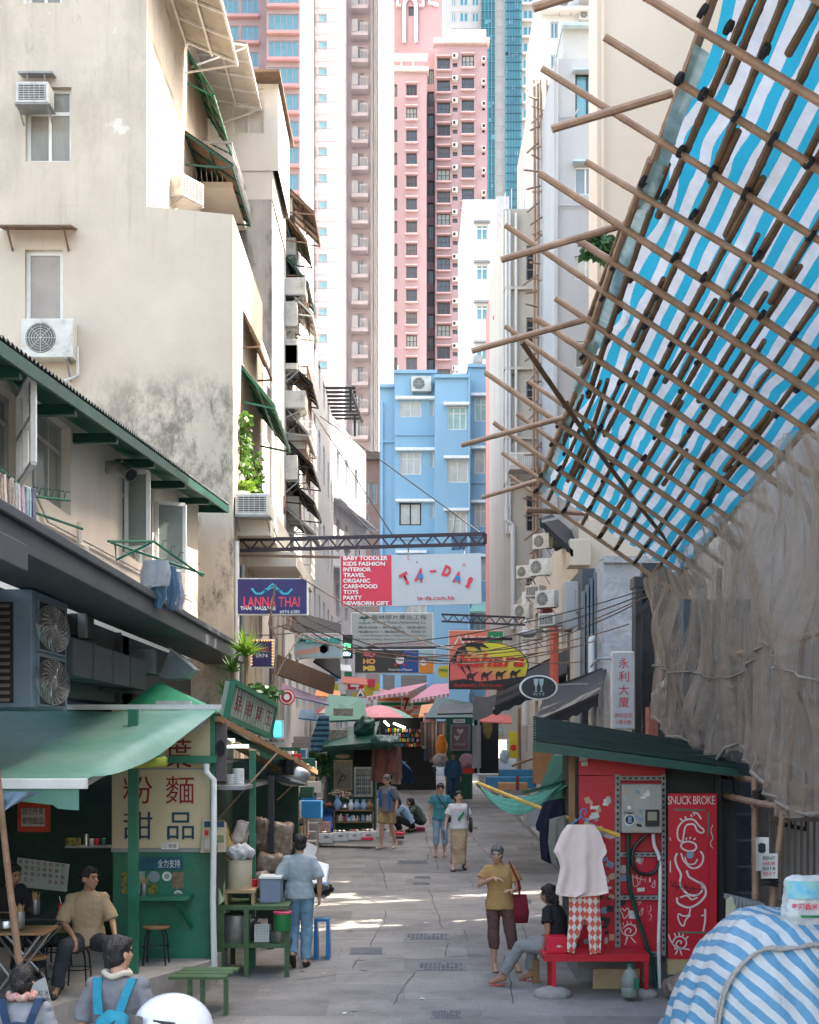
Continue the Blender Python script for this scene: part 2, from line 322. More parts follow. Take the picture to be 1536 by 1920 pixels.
def person(label, loc, rz, h=1.68, j=None, top=None, bot=None, topm=None, botm=None, skin=None, hair='short', hairm=None, shoe='shoe', shoem=None,
           build=1.0, vox=.011, look=(0,0), hands=((0,0,-1),(0,0,-1)), curl=.45, group=None, sleeve=.9, hem=.86, legend=.1, handn=None, collar=True, fold=.006):
    J = {k: V(v) for k, v in J0.items()}
    for k, v in (j or {}).items(): J[k] = V(v)
    root = T('person', label, 'person', loc, group, rz); root['category'] = 'person'
    S = h/1.70; W = WM[root]
    for k in J: J[k] = J[k]*S
    q = build; sk = skin or m_skin; mk = lambda: MB(W)
    he = J['hea']; yaw, pit = look
    R = Matrix.Rotation(rad(yaw), 3, 'Z') @ Matrix.Rotation(rad(pit), 3, 'X')
    up = (J['nec']-J['pel']).normalized()
    def torso(mb, e=0, lo=None):          # e: extra thickness
        a, b, c, d = J['pel'], J['wai'], J['che'], J['nec']
        hx = (J['hiL']-J['hiR']).normalized(); sx = (J['shL']-J['shR']).normalized()
        st = [(a-up*.06*S, hx, .15, .105), (a, hx, .165, .115), (a.lerp(b,.6), hx, .155, .105), (b, hx, .145, .10), (b.lerp(c,.5), sx, .155, .108), (c, sx, .162, .112), (c.lerp(d,.45), sx, .158, .096), (c.lerp(d,.72), sx, .118, .076), (c.lerp(d,.95), sx, .06, .06)]
        if lo is not None: st = st[lo:]
        vs = []; n = 20
        for (p, x, rx, ry) in st:
            y = up.cross(x).normalized()
            for i in range(n):
                t = 2*math.pi*i/n; ct, s_ = math.cos(t), math.sin(t)
                vs.append(p+x*math.copysign(abs(ct)**.85, ct)*(rx*q+e)*S+y*math.copysign(abs(s_)**.85, s_)*(ry*q+e)*S)
        k = len(st); fs = [(i*n+m, i*n+(m+1)%n, (i+1)*n+(m+1)%n, (i+1)*n+m) for i in range(k-1) for m in range(n)]
        fs += [tuple(range(n))[::-1], tuple((k-1)*n+m for m in range(n))]; mb.add(vs, fs)
    # body
    mb = mk(); torso(mb)
    trap = lambda mb, e: [mb.cap(J['nec']-up*.055*S, J['sh'+s]+up*.004, .046*S+e, .046*S+e) for s in 'RL']
    trap(mb, 0)
    for s in 'RL':
        g = 1 if s == 'L' else -1
        chain(mb, [J['sh'+s], J['sh'+s].lerp(J['el'+s],.5), J['el'+s]], [.052*q*S, .046*q*S, .037*S])
        chain(mb, [J['el'+s], J['el'+s].lerp(J['wr'+s],.35), J['wr'+s]], [.037*S, .036*S, .0235*S])
        hd = V(hands[0 if s == 'R' else 1]) if hands else (J['wr'+s]-J['el'+s])
        if hd.length < .1: hd = J['wr'+s]-J['el'+s]
        hn = V(handn[0 if s == 'R' else 1]) if handn else V((-g*.9, .3, 0)); handm(mb, J['wr'+s], hd, hn, curl, S, g if hn.x*g < 0 else g)
        chain(mb, [J['hi'+s], J['hi'+s].lerp(J['kn'+s],.4), J['kn'+s]], [.088*q*S, .077*q*S, .052*S])
        chain(mb, [J['kn'+s], J['kn'+s].lerp(J['an'+s],.3), J['an'+s].lerp(J['kn'+s],.12), J['an'+s]], [.05*S, .054*S, .033*S, .034*S])
        an, to = J['an'+s], J['to'+s]; dn = (to-an)
        mb.cap(an+V((0,0,-.02*S))-dn*.25, to-dn*.2, .036*S, .03*S); mb.cap(an, to-dn*.45+V((0,0,.015)), .034*S, .022*S)
        for k in range(5): mb.cap(to-dn*.2+V(((k-2)*.014*S,0,-.006)), to+V(((k-2)*.016*S, abs(k-(1 if g > 0 else 3))*.004, -.008)), .011*S, .009*S, 6)
    mb.cap(J['nec']-up*.03*S, he-V((0,0,.05*S)), .057*S, .052*S)
    E = lambda x, y, z: he+R@V((x*S, y*S, z*S))
    mb.ell(E(0,.012,.03), .074*S, .092*S, .09*S, 18, R); mb.ell(E(0,-.02,-.025), .064*S, .072*S, .085*S, 16, R); mb.ell(E(0,-.045,-.078), .038*S, .036*S, .034*S, 12, R)
    mb.cap(E(0,-.088,.015), E(0,-.112,-.022), .009*S, .0145*S, 8); mb.ell(E(0,-.085,-.055), .024*S, .014*S, .013*S, 8, R); mb.ell(E(0,-.08,.035), .05*S, .016*S, .012*S, 10, R)
    for g in (-1, 1): mb.ell(E(g*.077,.012,-.005), .012*S, .024*S, .034*S, 10, R); mb.ell(E(g*.036,-.066,-.02), .022*S, .02*S, .02*S, 8, R)
    body = mb.build('body', sk, root, remesh=vox)
    # face
    fb = mk(); fb.c = 0
    for g in (-1, 1): fb.ell(E(g*.03,-.089,.012), .0145*S, .006*S, .0062*S, 8, R); fb.box(E(g*.032,-.0935,.034), .034*S, .007*S, .0065*S, R)
    fb.c = 1; fb.ell(E(0,-.098,-.055), .023*S, .006*S, .0065*S, 8, R); fb.build('face_features', [m_hair, m_lip], root)
    # hair
    if hair != 'none':
        hm = hairm or m_hair; hb = mk(); n = 22
        lo = {'short': -.015, 'bun': -.03, 'bob': -.10, 'pony': -.03, 'long': -.03, 'bald': -.02}[hair]
        hb.ell(E(0,.022,.045), .084*S, .094*S, .088*S, n, R); hb.ell(E(0,.045,.0+lo*.6), .078*S, .062*S, .075*S, n, R)
        hb.ell(E(0,-.04,.082), .062*S, .04*S, .03*S, 14, R)
        if hair in ('bun',): hb.ell(E(0,.115,-.01), .04*S, .035*S, .04*S, 12, R)
        if hair in ('bob', 'long'):
            for g in (-1, 1): hb.cap(E(g*.074,.02,.03), E(g*.078,.02,-.075), .026*S, .024*S)
            hb.cap(E(0,.075,0), E(0,.075,-.1), .055*S, .05*S)
        if hair == 'long': hb.cap(E(0,.085,-.05), E(0,.13,-.3), .06*S, .04*S)
        if hair == 'pony': hb.ell(E(0,.118,-.015), .032*S, .03*S, .05*S, 10, R); hb.cap(E(0,.12,-.03), E(.0,.115,-.13), .026*S, .012*S)
        hb.build('hair', hm, root, remesh=max(vox*.75, .007), disp=.011, dsc=34)
    # top
    if top:
        e = .015; tb = mk(); torso(tb, e, 1); trap(tb, .008)
        hz = hem*S
        if top in ('shirt', 'tee', 'long', 'blouse'):
            a = J['pel']; b = V((a.x, a.y, 0))+V((0, 0, hz)); k = (a-up*(a.z-hz)) if up.z > .8 else a-up*.03
            if up.z > .8:
                o = len(tb.v); hx = (J['hiL']-J['hiR']).normalized(); y = up.cross(hx).normalized(); vs = []; n = 24; fs = []
                st = [(k, .178, .135), (k.lerp(a,.5), .182, .134), (a+up*.06*S, .165, .12), (J['wai'], .152, .112)]
                for (p, rx, ry) in st:
                    for i in range(n): t = 2*math.pi*i/n; wv = 1+.018*math.sin(5*t+1)+.012*math.sin(9*t); vs.append(p+hx*math.cos(t)*(rx*q+e)*S*wv+y*math.sin(t)*(ry*q+e)*S*wv)
                fs = [(i*n+m, i*n+(m+1)%n, (i+1)*n+(m+1)%n, (i+1)*n+m) for i in range(3) for m in range(n)]+[tuple(range(n))[::-1], tuple(3*n+m for m in range(n))]; tb.add(vs, fs)
        for s in 'RL':
            sh, el, wr = J['sh'+s], J['el'+s], J['wr'+s]; r = .055*q*S+e
            tb.ell(sh, .05*q*S+e*.5, .05*q*S+e*.5, .045*q*S+e*.5, 12)
            if sleeve <= 1: tb.tube([sh+(J['che']-sh)*.35, sh+(J['che']-sh)*.1, sh.lerp(el, sleeve*.5), sh.lerp(el, sleeve)], [r*.6, r*.86, r*.95, r*1.1], 14)
            else: tb.tube([sh+(J['che']-sh)*.3, sh, el], [r*.6, r*.88, r*.85], 14); tb.ell(el, r*.92, r*.92, r*.92, 10); tb.tube([el, el.lerp(wr, sleeve-1)], [r*.9, r*.72], 12)
        if top in ('shirt', 'long', 'blouse') and collar: tb.tube([J['nec']-up*.05*S, J['nec']+up*.012*S], [.078*S, .066*S], 14)
        tb.build('shirt', topm, root, remesh=vox, disp=fold*2.0, dsc=9)
    if bot:
        e = .012; bb = mk(); a = J['pel']
        if bot == 'skirt':
            k = legend*S; x0 = J['knR'].lerp(J['knL'],.5); f = J['anR'].lerp(J['anL'],.5); n = 30; vs = []
            for (p, rx, ry) in [(V((f.x,f.y,k)), .17, .16), (V((f.x*.8,f.y*.8,k+.18*S)), .16, .15), (x0, .165, .145), (a.lerp(x0,.5), .185, .14), (a, .175, .125), (J['wai']-up*.03, .15, .108)]:
                for i in range(n): t = 2*math.pi*i/n; wv = 1+.05*math.sin(7*t+p.z*2)*(1 if p.z < .7 else .2); vs.append(p+V((math.cos(t)*rx*S*wv, math.sin(t)*ry*S*wv, 0)))
            bb.add(vs, [(i*n+m, i*n+(m+1)%n, (i+1)*n+(m+1)%n, (i+1)*n+m) for i in range(5) for m in range(n)]+[tuple(range(n))[::-1], tuple(5*n+m for m in range(n))])
        else:
            torso_st = [(a-up*.05*S, .155, .115), (a, .162, .114), (J['wai']-up*.06*S, .128, .088)]; hx = (J['hiL']-J['hiR']).normalized(); y = up.cross(hx).normalized(); n = 20; vs = []
            for (p, rx, ry) in torso_st:
                for i in range(n): t = 2*math.pi*i/n; vs.append(p+hx*math.cos(t)*(rx*q+e)*S+y*math.sin(t)*(ry*q+e)*S)
            bb.add(vs, [(i*n+m, i*n+(m+1)%n, (i+1)*n+(m+1)%n, (i+1)*n+m) for i in range(2) for m in range(n)]+[tuple(range(n))[::-1], tuple(2*n+m for m in range(n))])
            for s in 'RL':
                hi, kn, an = J['hi'+s], J['kn'+s], J['an'+s]; lf = legend       # legend: 0 = ankle, 1 = knee, >1 above the knee
                bb.ell(hi, .098*q*S+e*.5, .1*q*S+e*.5, .09*q*S, 12)
                if lf <= 1: bb.cap(hi, kn, .09*q*S+e, .062*q*S+e); bb.tube([kn, kn.lerp(an,.5*(1-lf)), kn.lerp(an, 1-lf)], [.062*q*S+e, .058*q*S+e, .052*q*S+e*.9], 14)
                else: bb.tube([hi, kn.lerp(hi, lf-1)], [.092*q*S+e, .086*q*S+e*1.6], 16)
        bb.build('skirt' if bot == 'skirt' else ('shorts' if legend > 1 else 'trousers'), botm, root, remesh=vox, disp=fold*2.3, dsc=10)
    # shoes
    if shoe:
        for s in 'RL':
            an, to = J['an'+s], J['to'+s]; d = (to-an); fl = V((d.x, d.y, 0)).normalized(); sb = mk(); h0 = an-V((0,0,.055*S))
            dn = (V((to.x,to.y,to.z-.012))-h0)
            if shoe == 'shoe':
                sb.cap(h0-dn*.22+V((0,0,.02)), h0+dn*.45+V((0,0,.008)), .042*S, .042*S); sb.cap(h0+dn*.45, h0+dn*1.03, .04*S, .033*S); sb.tube([an+V((0,0,.0)), an-V((0,0,.05*S))], [.043*S, .045*S])
                sb.build('shoe', shoem, root, remesh=vox)
            else:
                x = dn.cross(V((0,0,1))).normalized(); y = dn.normalized(); nn = x.cross(y); a0 = h0-dn*.32-nn*.022*S; vs = []
                for k in range(9):
                    t = k/8; wd = (.034+.014*math.sin(math.pi*min(1,t*1.05))+(.006 if t > .55 else 0))*S*(1 if k not in (0, 8) else .7); p = a0+dn*1.42*t; vs += [p-x*wd, p+x*wd, p+x*wd-nn*.014, p-x*wd-nn*.014]
                sb.add(vs, [(k*4+i, k*4+(i+1)%4, k*4+4+(i+1)%4, k*4+4+i) for k in range(8) for i in range(4)]+[(0,3,2,1), (32,33,34,35)])
                so = sb.build('sandal', shoem, root); st = mk(); m0 = a0+dn*.62*1.42
                st.tube(spl([tuple(m0-x*.045*S), tuple(m0+nn*.05*S-x*.02*S+dn*.1), tuple(m0+nn*.035*S+dn*.22), tuple(m0+nn*.05*S+x*.02*S+dn*.1), tuple(m0+x*.045*S)], 4), .007*S, 6); st.build('strap', shoem, so)
    return root, J
# ---------------- ground and road
def road_mat():
    m = M('road_concrete', (.25,.238,.225), (.185,.176,.166), s=1.6, rough=.9, bump=.22, bs=30, dirt=.55, ds=1.1, dc=(.11,.105,.10), dt=.48, bd=.008)
    n = m.node_tree; N = n.nodes; L = n.links; b = N['Principled BSDF']; src = b.inputs['Base Color'].links[0].from_socket
    tc = [k for k in N if k.type == 'TEX_COORD'][0]
    br = N.new('ShaderNodeTexBrick'); br.inputs['Scale'].default_value = .33; br.inputs['Color1'].default_value = (1.2,1.18,1.15,1); br.inputs['Color2'].default_value = (.78,.78,.79,1); br.inputs['Mortar'].default_value = (.95,.95,.95,1); br.inputs['Mortar Size'].default_value = .002; br.inputs['Bias'].default_value = -.1
    wn = N.new('ShaderNodeTexNoise'); wn.inputs['Scale'].default_value = .5; ad = N.new('ShaderNodeMix'); ad.data_type = 'RGBA'; ad.inputs[0].default_value = .12; L.new(tc.outputs['Object'], wn.inputs['Vector']); L.new(tc.outputs['Object'], ad.inputs[6]); L.new(wn.outputs['Color'], ad.inputs[7]); L.new(ad.outputs[2], br.inputs['Vector'])
    mu = N.new('ShaderNodeMix'); mu.data_type = 'RGBA'; mu.blend_type = 'MULTIPLY'; mu.inputs[0].default_value = 1; L.new(src, mu.inputs[6]); L.new(br.outputs[0], mu.inputs[7])
    sp = N.new('ShaderNodeTexNoise'); sp.inputs['Scale'].default_value = 55; sp.inputs['Detail'].default_value = 3; L.new(tc.outputs['Object'], sp.inputs['Vector']); rr = N.new('ShaderNodeMapRange'); rr.inputs[1].default_value = .3; rr.inputs[2].default_value = .7; rr.inputs[3].default_value = .8; rr.inputs[4].default_value = 1.18; L.new(sp.outputs[0], rr.inputs[0])
    m3 = N.new('ShaderNodeMix'); m3.data_type = 'RGBA'; m3.blend_type = 'MULTIPLY'; m3.inputs[0].default_value = 1; L.new(mu.outputs[2], m3.inputs[6]); L.new(rr.outputs[0], m3.inputs[7]); L.new(m3.outputs[2], b.inputs['Base Color'])
    return m
m_road = road_mat()
mb = MB(); ys = [-40, -5, 0, 3, 6, 9, 12, 20, 30, 45, 60, 80, 120, 200, 400, 900]; xs = [-300, -60, -12, -4, 0, 4, 12, 60, 300]
gzz = lambda y: gz(y) if y > 0 else gz(0)
mb.add([(x, y, gzz(y)) for y in ys for x in xs], [(j*9+i, j*9+i+1, j*9+i+10, j*9+i+9) for j in range(len(ys)-1) for i in range(8)])
struct(mb.build('ground', m_road, org=(0,0,0)))
JL = [[(185,815),(215,880),(255,1030)], [(60,805),(400,810),(545,815)], [(505,520),(545,690),(575,765)], [(545,770),(550,812)], [(600,812),(620,885)], [(265,1032),(555,1032),(600,1160),(655,1310),(810,1322),(830,1405)],
      [(600,1172),(245,1185),(230,1275),(165,1360),(135,1440)], [(0,1245),(240,1240)], [(0,1330),(200,1322),(655,1318)], [(155,1420),(340,1412),(700,1412),(675,1510)], [(-160,1392),(150,1390)], [(0,1600),(55,1520),(460,1530),(680,1520),(850,1505),(1090,1505),(1110,1600),(1150,1700),(1160,1850)],
      [(-400,1680),(-100,1642),(300,1625),(455,1625),(370,1728),(300,1860)], [(1230,1285),(1260,1400)], [(700,1285),(1230,1285)], [(860,640),(950,750),(1110,870),(1190,970)], [(860,970),(875,1018),(1160,1018)], [(600,1160),(900,1160)], [(640,765),(800,760)], [(560,885),(860,880)], [(-60,940),(230,938)], [(420,330),(440,350),(300,120)], [(700,600),(1100,600)], [(850,470),(1080,470)], [(590,240),(610,300)], [(-200,1120),(245,1110)], [(900,1420),(1230,1415)], [(380,420),(620,425)], [(-50,700),(380,690)], [(1180,690),(1290,690),(1330,750)], [(1130,590),(1230,640)]]
mb = MB()
for pl in JL:
    pl = [GP(660+a*.2604, 1400+b*.2604) for a, b in pl]; pts = []
    for i in range(len(pl)-1):
        n = max(2, int((pl[i+1]-pl[i]).length/.25))
        for k in range(n): pts.append(pl[i].lerp(pl[i+1], k/n)+V((rnd(-.018,.018), rnd(-.03,.03), 0)))
    pts.append(pl[-1]); L_, R_ = [], []
    for i, p in enumerate(pts):
        t = (pts[min(i+1,len(pts)-1)]-pts[max(i-1,0)]).normalized(); q = V((-t.y, t.x, 0))*(.004+.007*random.random()*(p.y/25)); z = V((0,0,.004)); L_.append(p+q+z); R_.append(p-q+z)
    k = len(pts); mb.add(L_+R_, [(i, k+i, k+i+1, i+1) for i in range(k-1)])
struct(mb.build('road_joints', M('joint_tar', (.09,.085,.08), rough=.95), org=(0,0,0)))
m_iron = M('cast_iron', (.13,.14,.155), (.08,.085,.095), s=9, rough=.6, metal=.3, bump=.2)
m_ironc = M('cover_frame_concrete', (.2,.2,.2), rough=.9)
for i, (a, b, c, d, lab) in enumerate([(320,820,550,842,'wide worn drain cover on the road below the woman in a long skirt'), (445,935,570,948,'small drain cover on the road, upper of the small pair'), (430,978,565,993,'small drain cover on the road, lower of the small pair'), (375,1345,715,1392,'large ribbed iron cover in the middle of the road'), (465,1552,825,1614,'nearest ribbed iron cover on the road left of the standing woman'),
        (-20,1448,225,1496,'broad flat concrete filled cover on the left of the road'), (920,855,1150,880,'dark cover behind the head of the grey haired woman'), (1165,1095,1300,1130,'ribbed cover right of the standing woman near the black shirt'), (840,578,905,590,'tiny far cover beside the woman in a white tee'), (560,1900,800,1960,'cover at the bottom edge of the road')]):
    A, B, C_, D = [GP(660+x*.2604, 1400+y*.2604) for x, y in ((a,d),(c,d),(c-10,b),(a+10,b))]; z = V((0,0,.008)); mb = MB(); mb.c = 1; mb.qb(A+z*.8, B+z*.8, C_+z*.8, D+z*.8, .02); mb.c = 0
    ex, ey = (B-A), (D-A); n = 10 if c-a > 150 else 6
    if i == 5: mb.qb(*[A+ex*u+ey*v+z*1.3 for u, v in ((.04,.07),(.96,.07),(.96,.93),(.04,.93))], .01)
    else:
        for k in range(n):
            for r in range(4):
                u0, v0 = .06+.88*k/n, .08+.86*r/4
                if (k*7+r*3) % 11 == 0: continue
                mb.qb(*[A+ex*(u0+u)+ey*(v0+v)+z*1.6 for u, v in ((0,0),(.88/n*.72,0),(.88/n*.72,.15),(0,.15))], .012)
    one(mb, 'drain_cover', [m_iron, m_ironc], lab, 'manhole cover', 'iron covers in the road')
# right kerb and pavement, left gutter
mb = MB()
for k in range(34):
    y0 = 22+k*1.5; jx = rnd(-.015,.015); mb.add([V(p) for p in [(3.14+jx,y0,gz(y0)-.05),(3.30+jx,y0,gz(y0)-.05),(3.30+jx,y0+1.47,gz(y0+1.47)-.05),(3.14+jx,y0+1.47,gz(y0+1.47)-.05),(3.15+jx,y0,gz(y0)+.13),(3.30+jx,y0,gz(y0)+.13),(3.30+jx,y0+1.47,gz(y0+1.47)+.13),(3.15+jx,y0+1.47,gz(y0+1.47)+.13)]], [(0,3,2,1),(4,5,6,7),(0,1,5,4),(1,2,6,5),(2,3,7,6),(3,0,4,7)])
struct(mb.build('kerb', m_concrete, org=(3.2,22,0)))
mb = MB(); mb.qb((3.3,10,gz(10)+.11), (7,10,gz(10)+.11), (7,90,gz(90)+.11), (3.3,90,gz(90)+.11), .3)
struct(mb.build('pavement', M('pavement_slabs', (.25,.24,.23), (.17,.165,.16), s=2, rough=.9, dirt=.4, ds=2), org=(3.3,10,0)))

def each(t, name, mat, boxes, **k):
    for b in boxes: m = MB(); m.bx(*b); m.build(name, mat, t, **k)
# ---------------- windows, blocks
WMESH = {}
def win(parent, c, w, h, nx=2, ny=1, fm=None, gm=None, ft=.05, rz=0, name='window', tr=0, pane=False, fd=.06, open_=None):
    fm = fm or m_white; gm = gm or m_glass; key = (round(w,2), round(h,2), nx, ny, fm.name, gm.name, ft, tr, pane)
    if key not in WMESH:
        mb = MB(); W2, H2 = w/2, h/2
        def bars(mb):
            mb.bx(-W2,W2,0,fd,-H2,-H2+ft); mb.bx(-W2,W2,0,fd,H2-ft,H2); mb.bx(-W2,-W2+ft,.002,fd,-H2+ft,H2-ft); mb.bx(W2-ft,W2,.002,fd,-H2+ft,H2-ft)
            zt = H2-h*tr if tr else H2
            if tr: mb.bx(-W2+ft,W2-ft,.004,fd,zt-ft/2,zt+ft/2)
            for i in range(1, nx): x = -W2+w*i/nx; mb.bx(x-ft*.45,x+ft*.45,.006,fd,-H2+ft,H2-ft)
            for j in range(1, ny): z = -H2+(zt+H2)*j/ny; mb.bx(-W2+ft,W2-ft,.008,fd,z-ft*.35,z+ft*.35)
        bars(mb)
        if not pane: mb.c = 1; mb.add([(-W2,fd*.6,-H2),(W2,fd*.6,-H2),(W2,fd*.6,H2),(-W2,fd*.6,H2)], [(0,1,2,3)])
        o = mb.build(name, [fm, gm] if not pane else fm, org=(0,0,0)); me1 = o.data; bpy.data.objects.remove(o); me2 = None
        if pane: p = MB(); p.bx(-W2+.01,W2-.01,fd*.5,fd*.5+.008,-H2+.01,H2-.01); o = p.build('pane', gm, org=(0,0,0)); me2 = o.data; bpy.data.objects.remove(o)
        WMESH[key] = (me1, me2)
    me1, me2 = WMESH[key]; o = bpy.data.objects.new(name, me1); C.objects.link(o); o.parent = parent
    loc = V(c)-WM[parent].translation if WM[parent].to_3x3() == Matrix.Identity(3) else WM[parent].inverted() @ V(c)
    o.location = loc; o.rotation_euler = (0, 0, rz); WM[o] = WM[parent] @ Matrix.Translation(loc) @ Matrix.Rotation(rz, 4, 'Z')
    if me2: q = bpy.data.objects.new('pane', me2); C.objects.link(q); q.parent = o
    return o
def block(parent, px0, px1, py0, py1, Y, D, mat, wins=(), dep=.15, name='wall', z0=None, mats=None, wk=None):
    """a box shaped volume whose front face fills a pixel rectangle at depth Y, with real openings and windows in them"""
    x0, x1, z1 = X(px0,Y), X(px1,Y), Z(py0,Y); z0 = Z(py1,Y) if z0 is None else z0; mb = MB(); hs = []
    for wn in wins: a, b, c, d = wn[:4]; hs.append((X(a,Y)-x0, Z(d,Y)-z0, X(c,Y)-x0, Z(b,Y)-z0))
    mb.wall((x0,Y,z0), UX, UZ, x1-x0, z1-z0, hs, dep)
    mb.add([(x0,Y,z0),(x1,Y,z0),(x1,Y+D,z0),(x0,Y+D,z0),(x0,Y,z1),(x1,Y,z1),(x1,Y+D,z1),(x0,Y+D,z1)], [(4,5,6,7),(1,2,6,5),(2,3,7,6),(3,0,4,7)])
    o = mb.build(name, mat, parent)
    for wn, hh in zip(wins, hs):
        k = dict(wk or {}); 
        if len(wn) > 4: k.update(wn[4])
        win(parent, (x0+(hh[0]+hh[2])/2, Y+dep*.55, z0+(hh[1]+hh[3])/2), hh[2]-hh[0], hh[3]-hh[1], **k)
    return o
# ---------------- air conditioners (prototypes, local frame facing -y, back at y=0)
def mk_condenser():
    t = T('air_conditioner', 'x', 'air conditioner', (0,-500,0)); m = MB(WM[t])
    m.bx(-.4,.4,-.3,0,0,.6); m.build('casing', m_acgrey, t, bevel=.012)
    g = MB(WM[t]); g.cyl((-.1,-.304,.3),(-.1,-.3005,.3),.235,n=24); g.build('fan_opening', M('fan_shade', (.12,.12,.115)), t)
    g = MB(WM[t])
    for r in (.06,.1,.14,.18,.22): 
        pts = [(-.1+r*math.cos(a*math.pi/10), -.312, .3+r*math.sin(a*math.pi/10)) for a in range(21)]; g.tube(pts, .0045, 4, False)
    for a in range(4): c, s_ = math.cos(a*math.pi/4)*.235, math.sin(a*math.pi/4)*.235; g.cyl((-.1-c,-.31,.3-s_),(-.1+c,-.31,.3+s_),.004,n=4)
    g.build('grille', m_acgrey, t)
    b = MB(WM[t])
    for x in (-.3,.3): b.frame((x,-.34,-.02),(x,0,-.02),.016); b.frame((x,-.32,-.03),(x,0,-.3),.013)
    b.build('bracket', m_grey, t); return t
def mk_windowac():
    t = T('air_conditioner', 'x', 'air conditioner', (0,-500,0)); m = MB(WM[t])
    m.bx(-.33,.33,-.5,0,0,.42); m.build('casing', m_acgrey, t, bevel=.012)
    g = MB(WM[t]); g.bx(-.28,.28,-.503,-.499,.05,.37); g.build('grille_opening', m_dark, t)
    g = MB(WM[t])
    for k in range(9): g.bx(-.28,.28,-.512,-.504,.06+k*.036,.072+k*.036)
    for k in range(6): g.bx(-.27+k*.105,-.262+k*.105,-.514,-.5125,.05,.37)
    g.build('grille', m_acgrey, t)
    b = MB(WM[t]); b.bx(-.36,.36,-.48,0,-.03,-.004)
    for x in (-.3,.3): b.frame((x,-.46,-.03),(x,0,-.25),.012)
    b.build('bracket', m_grey, t); return t
AC = {'c': mk_condenser(), 'w': mk_windowac()}; ACU = {'c': 0, 'w': 0}
def ac(kind, loc, rz, label, s=1.0, group='air conditioners on the facades'):
    o = AC[kind]
    if ACU[kind]: o = dup(o, loc, rz)
    else: o.location = loc; o.rotation_euler = (0,0,rz)
    ACU[kind] += 1; o.scale = (s,)*3; o['label'] = label; o['group'] = group; return o
ALL = []
# ---------------- towers
m_pinkA = M('pink_tiles_salmon', (.40,.275,.265), (.35,.235,.225), s=.25, rough=.7, bump=.02)
m_pinkB = M('mauve_tiles', (.45,.36,.375), (.4,.32,.33), s=.15, rough=.7, bump=.02)
m_pinkC = M('pink_render', (.33,.235,.25), (.28,.195,.21), s=.12, rough=.8, bump=.02, dirt=.25, ds=.3, dc=(.35,.2,.22), streak=4)
m_pale = M('pale_tiles', (.72,.66,.66), (.66,.6,.6), s=.2, rough=.7, bump=.02)
m_band = M('salmon_band', (.56,.30,.28), (.47,.25,.24), s=.5, rough=.7)
t = T('residential_tower', 'salmon pink residential tower with wide blue green bay windows, far left', 'tower', (X(500,150),150,gz(150)))
gl = dict(fm=m_grey, gm=m_glassb, ft=.14)
block(t, 395, 500, -500, 1350, 153, 20, m_pinkA, [(a, y, a+32, y+32, dict(nx=3)) for y in range(-52, 420, 50) for a in (416, 453)], wk=gl)
block(t, 500, 562, -500, 1350, 150, 24, m_pinkA, [(504, y, 560, y+32, dict(nx=5)) for y in range(-74, 1100, 50)], wk=gl)
each(t, 'band', m_band, [(X(a,Y),X(b,Y),Y-.5,Y-.002,Z(y+o+40,Y),Z(y+o+34,Y)) for y in range(-74, 1100, 50) for a, b, Y, o in ((501,563,150,0),(413,487,153,19))])
mb = MB(); mb.bx(X(562,150)+.003,X(562,150)+.5,150.2,173.8,gz(150),Z(-500,150)-.1); mb.build('side_wall', m_pale, t)
t = T('residential_tower', 'slim mauve tiled tower with one column of small square windows', 'tower', (X(600,165),165,gz(165)))
block(t, 590, 632, -600, 1350, 165, 16, m_pinkB, [(597, y, 614, y+17, dict(nx=1)) for y in range(-24, 1000, 50)]+[(590.6, y, 593.6, y+22, dict(nx=1)) for y in range(-24, 1000, 50)], wk=dict(fm=m_grey, gm=m_glassb, ft=.12))
mb = MB(); x = X(632,165); mb.bx(x+.003,x+.6,165.3,179.9,gz(165),Z(-600,165)-.1); mb.build('side_wall', m_pale, t)
each(t, 'tile_joint', m_pinkA, [(X(591,165),X(632,165),164.95,164.998,Z(y+.5,165),Z(y,165)) for y in range(-10, 900, 25)])
t = T('residential_tower', 'pink tower with stacked white balconies and pipes between white walls', 'tower', (X(680,180),180,gz(180)))
block(t, 643.5, 710, -600, 1350, 180, 20, M('pale_pink_tiles', (.76,.66,.66), (.7,.6,.6), s=.2), [(669, y, 682, y+32, dict(nx=2)) for y in range(-12, 1000, 50)], wk=dict(fm=m_whiter, gm=m_glass, ft=.2), dep=.3)
zt, zb = Z(-600,180), gz(180)
for px, r in ((697,.22),(703,.16),(707,.16)): mb = MB(); mb.cyl((X(px,179.6),179.6,gz(180)),(X(px,179.6),179.6,zt),r,n=8); mb.build('drain_pipe', m_whiter, t)
rail = None
for i, y in enumerate(range(-22, 900, 50)):
    Y0 = 178.2; mb = MB(); z = Z(y+44,180)
    mb.bx(X(660,180),X(691,180),Y0,179.99,z-.45,z); mb.build('balcony', m_pale, t)
    mb = MB(); mb.bx(X(661,180),X(672,180),Y0-.1,Y0+.1,z,z+1.5); mb.bx(X(676,180),X(690,180),Y0+.05,Y0+.1,z+1.0,z+1.15)
    for k in range(6): mb.bx(X(676+k*2.6,180),X(676+k*2.6,180)+.07,Y0+.05,Y0+.1,z,z+1.0)
    mb.build('balcony_railing', m_whiter, t)
    mb = MB(); mb.bx(X(683,180),X(690,180),Y0+.3,Y0+1.0,z+.05,z+.95); mb.build('air_conditioner_casing', m_acgrey, t)
mb = MB(); mb.prism([(-3.74,172,zb),(-1.96,177,zb),(-2.65,181.3,zb),(-3.85,181.3,zb)], (0,0,zt)); one(mb, 'residential_tower', m_pale, 'narrow blank white tower edge left of the pink stepped tower', 'tower')
